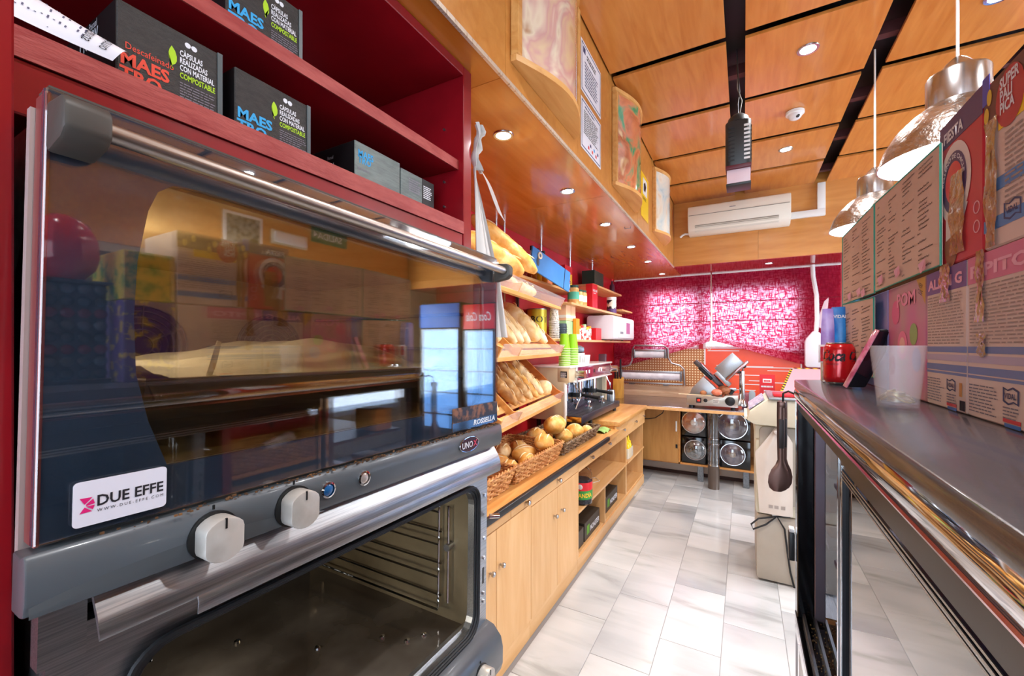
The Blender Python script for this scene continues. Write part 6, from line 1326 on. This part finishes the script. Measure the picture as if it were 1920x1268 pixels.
flat([(0, 0), (.05, .01), (.07, .04), (.03, .05), (.0, .035)], (BX-.0008, .862, 1.655), LY, UZ, M('torn_white', '#d8d0cc', .7), t, og, 'torn_patch')
flat([(.022*math.cos(k*PI/8), .03*math.sin(k*PI/8)) for k in range(16)], (BX-.0007, .845, 1.645), LY, UZ, M('lolly_brown', '#8a4f2c', .5), t, og, 'lolly_print')
for z in (1.655, 1.68): 
    MB(og).ring([(.0085, 0), (.0085, .0003), (.0070, .0003), (.0070, 0)], (BX-.0010, .768, z), (1, 0, 0), 20).build('round_mark', M('mark_pink', '#dba0a8', .5), t)
tape(t, og, .80, .845, 1.63, 1.745, 3)
t, og = carton('carton lettered PALI PICA with yellow dots in the upper row', .560, .750, ZU, 1.822, CARD)
strip(t, og, .561, .749, 1.775, 1.8212, M('choc_print', '#6a3a30', .5)); strip(t, og, .60, .715, 1.755, 1.776, YEL, e=.0006)
flat([(.030*math.cos(k*PI/10), .034*math.sin(k*PI/10)) for k in range(20)], (BX-.0010, .690, 1.785), LY, UZ, M('logo_crimson', '#b3202c', .4), t, og, 'round_logo')
text('SUPER\nPALI\nPICA', (BX-.0014, .710, 1.800), LY, UZ, .018, TXW, t, w=.040, bold=.0006, line=.8, org=og)
for y, z in ((.735, 1.805), (.742, 1.785), (.655, 1.80), (.64, 1.78), (.60, 1.805), (.578, 1.79)): flat([(.006*math.cos(k*PI/6), .010*math.sin(k*PI/6)) for k in range(12)], (BX-.0010, y, z), LY, UZ, M('lemon_dot', '#d8b83a', .5), t, og, 'dot_print')
microtext((BX-.0010, .70, 1.665), LY, UZ, .15, .085, 14, MATS['tiny_brown_print'], t, og, fill=.4, words=8)
for a, b in ((1.685, 1.70), (1.64, 1.655)): strip(t, og, .561, .749, a, b, M('mid_blue_print', '#4f7fb8', .5), e=.0007)
vidal(t, og, .685, 1.655, .035); tape(t, og, .715, .742, ZU+.002, 1.775, 4)
MB(og).box(BX-.0009, BX-.0004, .735, .752, 1.80, 1.835).build('blue_flap', M('royal_blue_card', '#3a3fb0', .4), t, smooth=0)
for y0, y1, lab in ((.888, 1.165, 'plain brown carton hidden behind the larger handwritten list'), (1.168, 1.43, 'plain brown carton hidden behind the far handwritten lists')):
    t, og = carton(lab, y0, y1, ZU, 1.795, CARDI, .2, xf=BX+.004)
# handwritten price lists on card, taped to the boxes
LISTC = M('list_card', '#d2b6a4', .7, col2='#c8ab99', scale=5); TEAL = M('teal_edge', '#3f9a80', .5); PTAPE = M('pink_torn_tape', '#e2a0b4', .3, alpha=.85)
def plist(label, y0, y1, z0l, z0r, z1l, z1r, x0, x1, rows, cols, seed, title=None):
    """sheet between y1 (far, left in view) and y0 (near); x follows linearly"""
    org = ((x0+x1)/2, (y0+y1)/2, z0l); t = thing('price_list', label, 'sign', org, group='handwritten price lists')
    c = [Vector((x1, y1, z0l)), Vector((x0, y0, z0r)), Vector((x0, y0, z1r)), Vector((x1, y1, z1l))]; off = Vector((.0022, 0, 0))
    MB(org).add(c+[q+off for q in c], [(0, 1, 2, 3), (7, 6, 5, 4), (0, 4, 5, 1), (1, 5, 6, 2), (2, 6, 7, 3), (3, 7, 4, 0)]).build('card', LISTC, t, smooth=0)
    MB(org).tube([q+Vector((-.0003, 0, 0)) for q in c], .0016, 5, True).build('edge_tape', TEAL, t)
    R = (c[1]-c[0]); U = Vector((0, 0, 1)); w = R.length; h = min(z1l, z1r)-max(z0l, z0r); random.seed(seed)
    scribble(c[0]+Vector((-.0009, 0, 0))+R*.04+U*.004, R, U, w*.92, h*.95, rows, cols, PEN, t, org, t=.0014)
    for k in range(3):
        u = random.uniform(.1, .9); p0 = c[0]+R*u+Vector((-.0035, 0, random.uniform(-.004, .012))); MB(org).add([p0, p0+R.normalized()*.022+U*.006, p0+R.normalized()*.018+U*.022, p0+U*.015+Vector((-.003, 0, 0))], [(0, 1, 2, 3)]).build('torn_tape', PTAPE, t, smooth=0)
    return t
plist('larger handwritten price list card next to the FIESTA carton', .868, 1.19, 1.618, 1.622, 1.812, 1.806, .2605, .252, 24, 4, 1)
plist('upper handwritten price list card farthest from the camera', 1.195, 1.46, 1.614, 1.616, 1.80, 1.812, .252, .240, 22, 3, 2)
plist('lower handwritten price list card behind the soda can', 1.19, 1.46, 1.412, 1.43, 1.613, 1.606, .250, .240, 22, 3, 3)
# ------------------------------------------------------------------ on the soffit face: bowed pictures, notices
def pic_mat(name, cols, sc):
    m = bpy.data.materials.new(name); m.use_nodes = True; nt = m.node_tree; b = nt.nodes['Principled BSDF']; L = nt.links.new
    tc = nd(nt, 'ShaderNodeTexCoord'); n = nd(nt, 'ShaderNodeTexNoise'); n.inputs['Scale'].default_value = sc; n.inputs['Detail'].default_value = 3; n.inputs['Distortion'].default_value = 1.2; L(tc.outputs['Object'], n.inputs['Vector'])
    r = nd(nt, 'ShaderNodeValToRGB'); e = r.color_ramp.elements; e[0].position = .3; e[0].color = lin(cols[0]); e[1].position = .7; e[1].color = lin(cols[-1])
    for i, c in enumerate(cols[1:-1]): k = e.new(.3+.4*(i+1)/(len(cols)-1)); k.color = lin(c)
    L(n.outputs[0], r.inputs[0]); L(r.outputs[0], b.inputs['Base Color']); b.inputs['Roughness'].default_value = .12; b.inputs['Coat Weight'].default_value = .5
    return m
def bowed_picture(label, y0, y1, z0, z1, mat, bow):
    X = SOFX+.001; org = (X, (y0+y1)/2, z0); t = thing('bowed_picture', label, 'picture', org, group='bowed food pictures on the soffit'); n = 14
    arc = lambda a, b, d=0: [(X+.022+d+bow*math.sin(PI*k/n), a+(b-a)*k/n) for k in range(n+1)]
    seg = [(X, y0)]+arc(y0, y1)+[(X, y1)]
    for za, zb in ((z0, z0+.022), (z1-.022, z1)): MB(org).prism(seg, 'z', za, zb).build('frame_board', RACKW, t, smooth=0)
    for a, b in ((y0, y0+.03), (y1-.03, y1)): MB(org).box(X, X+.03, a, b, z0+.022, z1-.022).build('frame_stile', RACKW, t, bevel=.002, seg=1)
    ar = arc(y0+.03, y1-.03, -.008)
    MB(org).grid(lambda u, v: (ar[min(n, int(round(u*n)))][0], ar[min(n, int(round(u*n)))][1], z0+.022+(z1-z0-.044)*v), n+1, 2).build('picture_sheet', mat, t, smooth=80)
bowed_picture('nearest bowed wooden picture of pale breads on the soffit face', 1.245, 1.86, 2.47, 3.085, pic_mat('pale_bread_print', ('#caa06a', '#e2c9a0', '#d8a8a0', '#ecdcc0', '#b0703c'), 4), .085)
bowed_picture('middle bowed wooden picture in salmon and green on the soffit face', 2.50, 3.10, 2.47, 3.06, pic_mat('salmon_green_print', ('#2f8a5c', '#3fa070', '#d9855c', '#b86a44', '#e8c088'), 5), .085)
bowed_picture('farthest bowed wooden picture in pale blue on the soffit face', 3.76, 4.36, 2.49, 3.05, pic_mat('pale_blue_print', ('#7fa8b8', '#c9d4d0', '#e6dcc8', '#d8b890'), 4), .085)
def notice(name, label, y0, y1, z0, z1, mat, fn):
    org = (SOFX+.001, (y0+y1)/2, z0); t = thing(name, label, 'notice', org); X = SOFX+.0012
    MB(org).box(X, X+.0015, y0, y1, z0, z1).build('sheet', mat, t, smooth=0); fn(t, org, X+.0022); return t
def n1(t, og, X):
    MB(og).frame([(1.955, 2.765), (2.255, 2.765), (2.255, 3.0), (1.955, 3.0)], [(1.96, 2.77), (2.25, 2.77), (2.25, 2.995), (1.96, 2.995)], 'x', X-.0006, X).build('border_line', TXV, t, smooth=0)
    microtext((X, 2.0, 2.80), RY, UZ, .21, .13, 8, TXV, t, og, fill=.4); MB(og).box(X-.0005, X, 1.975, 2.01, 2.955, 2.985).build('crest', TXV, t, smooth=0); microtext((X, 2.03, 2.945), RY, UZ, .17, .03, 2, TXK, t, og)
def n2(t, og, X):
    MB(og).frame([(1.955, 2.485), (2.255, 2.485), (2.255, 2.715), (1.955, 2.715)], [(1.96, 2.49), (2.25, 2.49), (2.25, 2.71), (1.96, 2.71)], 'x', X-.0006, X).build('border_line', TXV, t, smooth=0)
    microtext((X, 1.985, 2.56), RY, UZ, .24, .12, 11, TXK, t, og, fill=.45); microtext((X, 2.0, 2.69), RY, UZ, .2, .015, 1, TXV, t, og)
    for k, mt in enumerate((RED, TXV, TXR, TXB, RED, TXV)): MB(og).box(X-.0005, X, 2.05+.03*k, 2.07+.03*k, 2.505+.02*(k % 2), 2.52+.02*(k % 2)).build('pictogram', mt, t, smooth=0)
notice('paper_notice', 'upper white framed notice sheet between the bowed pictures', 1.945, 2.265, 2.755, 3.01, WHITEP, n1)
notice('paper_notice', 'lower white notice sheet with small coloured pictograms', 1.945, 2.265, 2.475, 2.725, WHITEP, n2)
def n3(t, og, X):
    MB(og).box(X-.0006, X, 3.37, 3.53, 2.70, 2.83).build('white_field', WHITE, t, smooth=0); flat([(0, 0), (.06, .0), (.09, .05), (.05, .08), (.0, .05)], (X+.0003, 3.40, 2.73), RY, UZ, TXK, t, og, 'camera_symbol'); microtext((X, 3.36, 2.66), RY, UZ, .17, .025, 2, TXK, t, og)
notice('warning_sign', 'narrow yellow surveillance sign between two bowed pictures', 3.31, 3.585, 2.51, 2.86, YEL, n3)
o = MB((-.76, 3.15, SOFZ)).tube([(-.78, 3.14, SOFZ-.0005), (-.78, 3.14, SOFZ-.012), (-.74, 3.15, SOFZ-.012), (-.74, 3.15, SOFZ-.0005)], .003, 6).build('wire_hook', STEEL); tag(o, 'small wire staple under the soffit edge', 'hook')

# ------------------------------------------------------------------ air conditioner, trunking, ceiling things
lo = (-.07, 4.95, 2.69); t = thing('air_conditioner', 'white wall air conditioner on the wooden beam', 'air conditioner', lo)
MB(lo).prism([(5.039, 2.70), (5.039, 3.00), (4.90, 3.00), (4.86, 2.985), (4.845, 2.93), (4.85, 2.80), (4.88, 2.735), (4.95, 2.70)], 'x', -.53, .40).build('casing', M('ac_ivory', '#e3ddcf', .35), t, bevel=.008)
MB(lo).box(-.52, .39, 4.842, 4.8465, 2.888, 2.893).build('groove', M('ac_groove', '#8a857c', .6), t, smooth=0)
MB(lo).prism([(4.856, 2.775), (4.862, 2.775), (4.90, 2.722), (4.893, 2.720)], 'x', -.46, .30).build('louvre', M('ac_louvre', '#cfc9bb', .35), t, bevel=.001, seg=1)
MB(lo).prism([(4.8535, 2.782), (4.858, 2.785), (4.868, 2.765), (4.863, 2.763)], 'x', -.46, .30).build('outlet_gap', M('ac_gap', '#8d877b', .6), t, smooth=0)
microtext((-.13, 4.8425, 2.925), RXp, UZ, .055, .012, 1, TXGR, t, lo, fill=.7, words=8, rag=0); microtext((.32, 4.851, 2.80), RXp, UZ, .06, .03, 2, TXGR, t, lo)
MB(lo).tube([(-.53, 4.99, 2.73), (-.57, 4.98, 2.735), (-.60, 4.97, 2.72), (-.62, 4.97, 2.70)], .012, 8).build('drain_spout', WHITE, t)
lo = (.62, 5.02, 2.78); t = thing('cable_trunking', 'white L-shaped cable trunking beside the air conditioner', 'trunking', lo)
MB(lo).box(.405, .69, 5.0, 5.039, 2.765, 2.83).build('horizontal_run', WHITE, t, bevel=.003); MB(lo).box(.625, .69, 5.0, 5.039, 2.83, 3.085).build('vertical_run', WHITE, t, bevel=.003)
lo = (.305, 3.44, CEZ); t = thing('dome_detector', 'white dome detector on a ceiling panel', 'detector', (lo[0], lo[1], CEZ))
MB().lathe([(.055, -.0005), (.055, -.018), (.045, -.024), (.001, -.024)], n=28).build('base', WHITE, t); MB().ball((0, -.006, -.026), (.042, .042, .034), 20, 12).build('dome', M('dome_white', '#e2e0e2', .2), t); MB().ball((.012, -.030, -.042), (.014, .012, .014), 12, 8).build('lens', BLACKG, t)
lo = (-.03, 2.62, 2.37); t = thing('hanging_projector', 'black hanging lamp unit with vent slots and a pink-white lens face', 'lamp unit', lo)
MB(lo).prism(rrect(-.09, .035, 2.56, 2.69, .03), 'z', 2.47, 2.72).build('housing', M('charcoal_plastic', '#2b2e2e', .4), t, bevel=.006)
MB(lo).lathe([(.058, 2.72-2.72), (.05, .03), (.03, .048), (.001, .05)], (-.028, 2.62, 2.72), n=24).build('top_cap', MATS['charcoal_plastic'], t)
for k in range(9): MB(lo).box(.0345, .0365, 2.58, 2.67, 2.50+.022*k, 2.511+.022*k).build('vent_slot', BLACK, t, smooth=0)
for k in range(9): MB(lo).box(-.075, -.045, 2.5585, 2.5605, 2.50+.022*k, 2.508+.022*k).build('vent_slot', BLACK, t, smooth=0)
for k in range(9): MB(lo).box(.0, .028, 2.5585, 2.5605, 2.50+.022*k, 2.511+.022*k).build('vent_slot', WHITE, t, smooth=0)
MB(lo).prism([(2.57, 2.47), (2.68, 2.47), (2.66, 2.385), (2.55, 2.37)], 'x', -.082, .03).build('lens_face', M('lens_pink_white', '#e4cdd4', .35), t, bevel=.002); MB(lo).box(-.088, .034, 2.55, 2.69, 2.455, 2.475).build('collar', M('collar_crimson', '#5c1f2a', .4), t, bevel=.002); MB(lo).box(-.085, .033, 2.54, 2.66, 2.362, 2.374).build('lower_lip', MATS['charcoal_plastic'], t, bevel=.002)
MB(lo).tube([(-.028, 2.62, 2.765), (-.03, 2.62, 2.83), (-.022, 2.615, 2.90), (-.03, 2.62, 3.0), (-.035, 2.62, 3.135)], .004, 6).build('suspension_wire', BLACK, t); MB(lo).tube([(-.022, 2.62, 2.765), (-.01, 2.61, 2.84), (-.032, 2.62, 2.92), (-.03, 2.625, 3.0)], .003, 6).build('cable', M('cable_grey', '#7c7468', .6), t)
DOMEM = M('hammered_aluminium', '#c6c0ba', .25, 1, bump=.4, bscale=55); DOMEI = M('lamp_inner_white', '#dfe8f4', .3, .3)
def pendant(label, x, y, zr, power):
    t = thing('pendant_lamp', label, 'lamp', (x, y, zr), group='aluminium pendant lamps')
    MB().ring([(.205, 0), (.20, .015), (.185, .06), (.155, .11), (.115, .15), (.08, .175), (.075, .178), (.075, .172), (.112, .144), (.151, .106), (.181, .058), (.197, .012), (.202, 0)], (0, 0, 0), (0, 0, 1), 40).build('shade', DOMEM, t, smooth=60)
    MB().ring([(.2005, .002), (.196, .014), (.180, .057), (.150, .105), (.110, .143), (.072, .168), (.070, .166), (.108, .14), (.148, .103), (.178, .055), (.194, .012)], (0, 0, 0), (0, 0, 1), 40).build('inner_reflector', DOMEI, t, smooth=60)
    MB().lathe([(.078, .172), (.078, .27), (.074, .278), (.05, .285), (.028, .315), (.012, .33), (.001, .33)], n=32).build('lamp_cap', ALU, t)
    MB().cyl((0, 0, .328), (0, 0, 3.13-zr), .0045, n=8).build('cord', M('cord_pale', '#d8d2cc', .5), t)
    MB().ball((0, 0, .09), (.035, .035, .05), 16, 10).build('bulb', M('bulb_glow', '#ffffff', .3, emit='#eef5ff', estr=9), t)
    l = bpy.data.lights.new('bulb_light', 'POINT'); l.energy = power; l.shadow_soft_size = .04; l.color = (.94, .97, 1); q = bpy.data.objects.new('bulb_light', l); COL.objects.link(q); q.parent = t; q.location = (0, 0, .02)
pendant('large near aluminium pendant lamp above the sweets cartons', .62, 1.93, 2.125, 14); pendant('farther aluminium pendant lamp above the handwritten lists', .63, 2.98, 2.15, 14)

# ------------------------------------------------------------------ the shop floor, mirrored in the oven glass
o = MB((3.55, 2, 2.4)).box(3.56, 3.598, -2.48, 5.0, 2.37, 3.2).build('trim_1', BEAMW, smooth=0); struct(o); o = MB((3.55, 2, .0)).box(3.56, 3.598, -2.48, 2.58, 0, 2.29).build('trim_2', M('dark_panelling', '#5a4634', .4, col2='#4a3828', scale=4), smooth=0); struct(o)
og = (3.555, 3.56, 2.80); t = thing('exit_sign', 'green SALIDA exit sign mirrored in the oven door', 'sign', og)
MB(og).box(3.545, 3.556, 3.30, 3.82, 2.79, 2.98).build('plate', M('exit_green', '#0f6a52', .4), t, smooth=0); text('SALIDA', (3.5445, 3.74, 2.84), LY, UZ, .11, TXW, t, w=.36, bold=.001, org=og); flat([(0, 0), (.05, .035), (.05, -.035)], (3.5445, 3.38, 2.885), LY, UZ, TXW, t, og, 'arrow')
og = (3.54, 3.03, 2.68); t = thing('emergency_light', 'white emergency lamp beside the exit sign, mirrored in the oven door', 'lamp', og); MB(og).box(3.50, 3.556, 2.82, 3.22, 2.68, 2.80).build('diffuser', WHITE, t, bevel=.02); MB(og).box(3.54, 3.558, 2.80, 3.24, 2.66, 2.82).build('back_plate', CREAM, t, bevel=.004)
og = (3.55, 2.50, 2.55); t = thing('framed_photo', 'black and white framed photo on the shop wall, mirrored in the oven door', 'picture', og); MB(og).box(3.545, 3.557, 2.30, 2.70, 2.56, 2.90).build('frame', WHITE, t, smooth=0); MB(og).box(3.543, 3.545, 2.33, 2.67, 2.59, 2.87).build('print', M('grey_photo', '#8f928c', .3, col2='#2c302e', scale=22), t, smooth=0)
def fridge(label, x0, x1, y0, y1, h, head, headtxt, glow):
    og = ((x0+x1)/2, (y0+y1)/2, 0); t = thing('drinks_fridge', label, 'fridge', og, group='drinks fridges on the shop floor')
    MB(og).box(x0, x1, y0+.04, y1, .0, h).build('cabinet', BLACK, t, bevel=.01); MB(og).box(x0, x1, y0, y0+.04, h-.38, h-.02).build('header', head, t, bevel=.006)
    MB(og).box(x0+.05, x1-.05, y0+.034, y0+.039, .25, h-.42).build('lit_interior', M('fridge_light', '#bfe2ff', .4, emit='#b4dcff', estr=glow), t, smooth=0)
    MB(og).box(x0+.02, x1-.02, y0, y0+.006, .2, h-.4).build('glass_door', thin_glass('fridge_glass', '#d8ecff', .1), t, smooth=0)
    if headtxt: text(headtxt, (x0+.06, y0-.001, h-.26), RXp, UZ, .18, TXW, t, w=x1-x0-.12, shear=.35, bold=.003, org=og)
    for k in range(4): MB(og).box(x0+.05, x1-.05, y0+.01, y0+.034, .45+.33*k, .47+.33*k).build('shelf', STEELD, t, smooth=0)
fridge('red headed drinks fridge lettered Coca Cola mirrored in the oven door', 1.98, 2.52, 5.05, 5.68, 2.12, RED, 'Coca Cola', .9); fridge('blue headed drinks fridge mirrored in the oven door', 2.56, 3.30, 5.0, 5.68, 2.15, M('fridge_blue', '#2b5fb0', .4), None, .9)
# more sweets stock beyond the right edge of the picture, mirrored in the oven glass
t, og = carton('green and yellow sweets carton mirrored in the oven door', .445, .557, ZU, 1.745, M('green_yellow_print', '#4f8a2c', .4, col2='#d8b83a', scale=34, lo=.4, hi=.55)); t, og = carton('violet sweets carton mirrored in the oven door', .445, .559, TZ+.0003, ZR, M('violet_gold_print', '#5a3f86', .4, col2='#c8b040', scale=40, lo=.55, hi=.62))
org = (.34, .365, TZ); t = thing('sweets_rack', 'dark rack of round sweets packs mirrored in the oven door', 'rack', org)
MB(org).box(.345, .355, .285, .438, TZ+.0003, 1.655).build('back_board', M('rack_plum', '#2c2836', .4), t, smooth=0)
for j in range(8):
    for i in range(5):
        MB(org).ball((.332, .303+.030*i, TZ+.025+.030*j), (.012, .0135, .013), 10, 6).build('sweet_pack', (M('pack_dark', '#26303c', .2), M('pack_wine', '#6a2434', .2), M('pack_slate', '#4c5864', .2))[(i*3+j*5) % 3], t)
MB(org).box(.31, .40, .285, .438, TZ+.0003, TZ+.010).build('rack_foot', MATS['rack_plum'], t, smooth=0)
MB(org).box(.30, .42, .285, .438, 1.655, 1.66).build('rack_shelf', MATS['rack_plum'], t, smooth=0)
org = (.36, .36, 1.6605); MB_ = MB(org).lathe([(.001, 0), (.04, 0), (.065, .03), (.072, .06), (.068, .10), (.05, .14), (.02, .16), (.001, .165)], org, n=9); tag(MB_.build('red_lidded_bowl', M('red_gloss_bowl', '#b31c34', .1, coat=.6)), 'fluted red jar on the sweets rack mirrored in the oven door', 'jar')
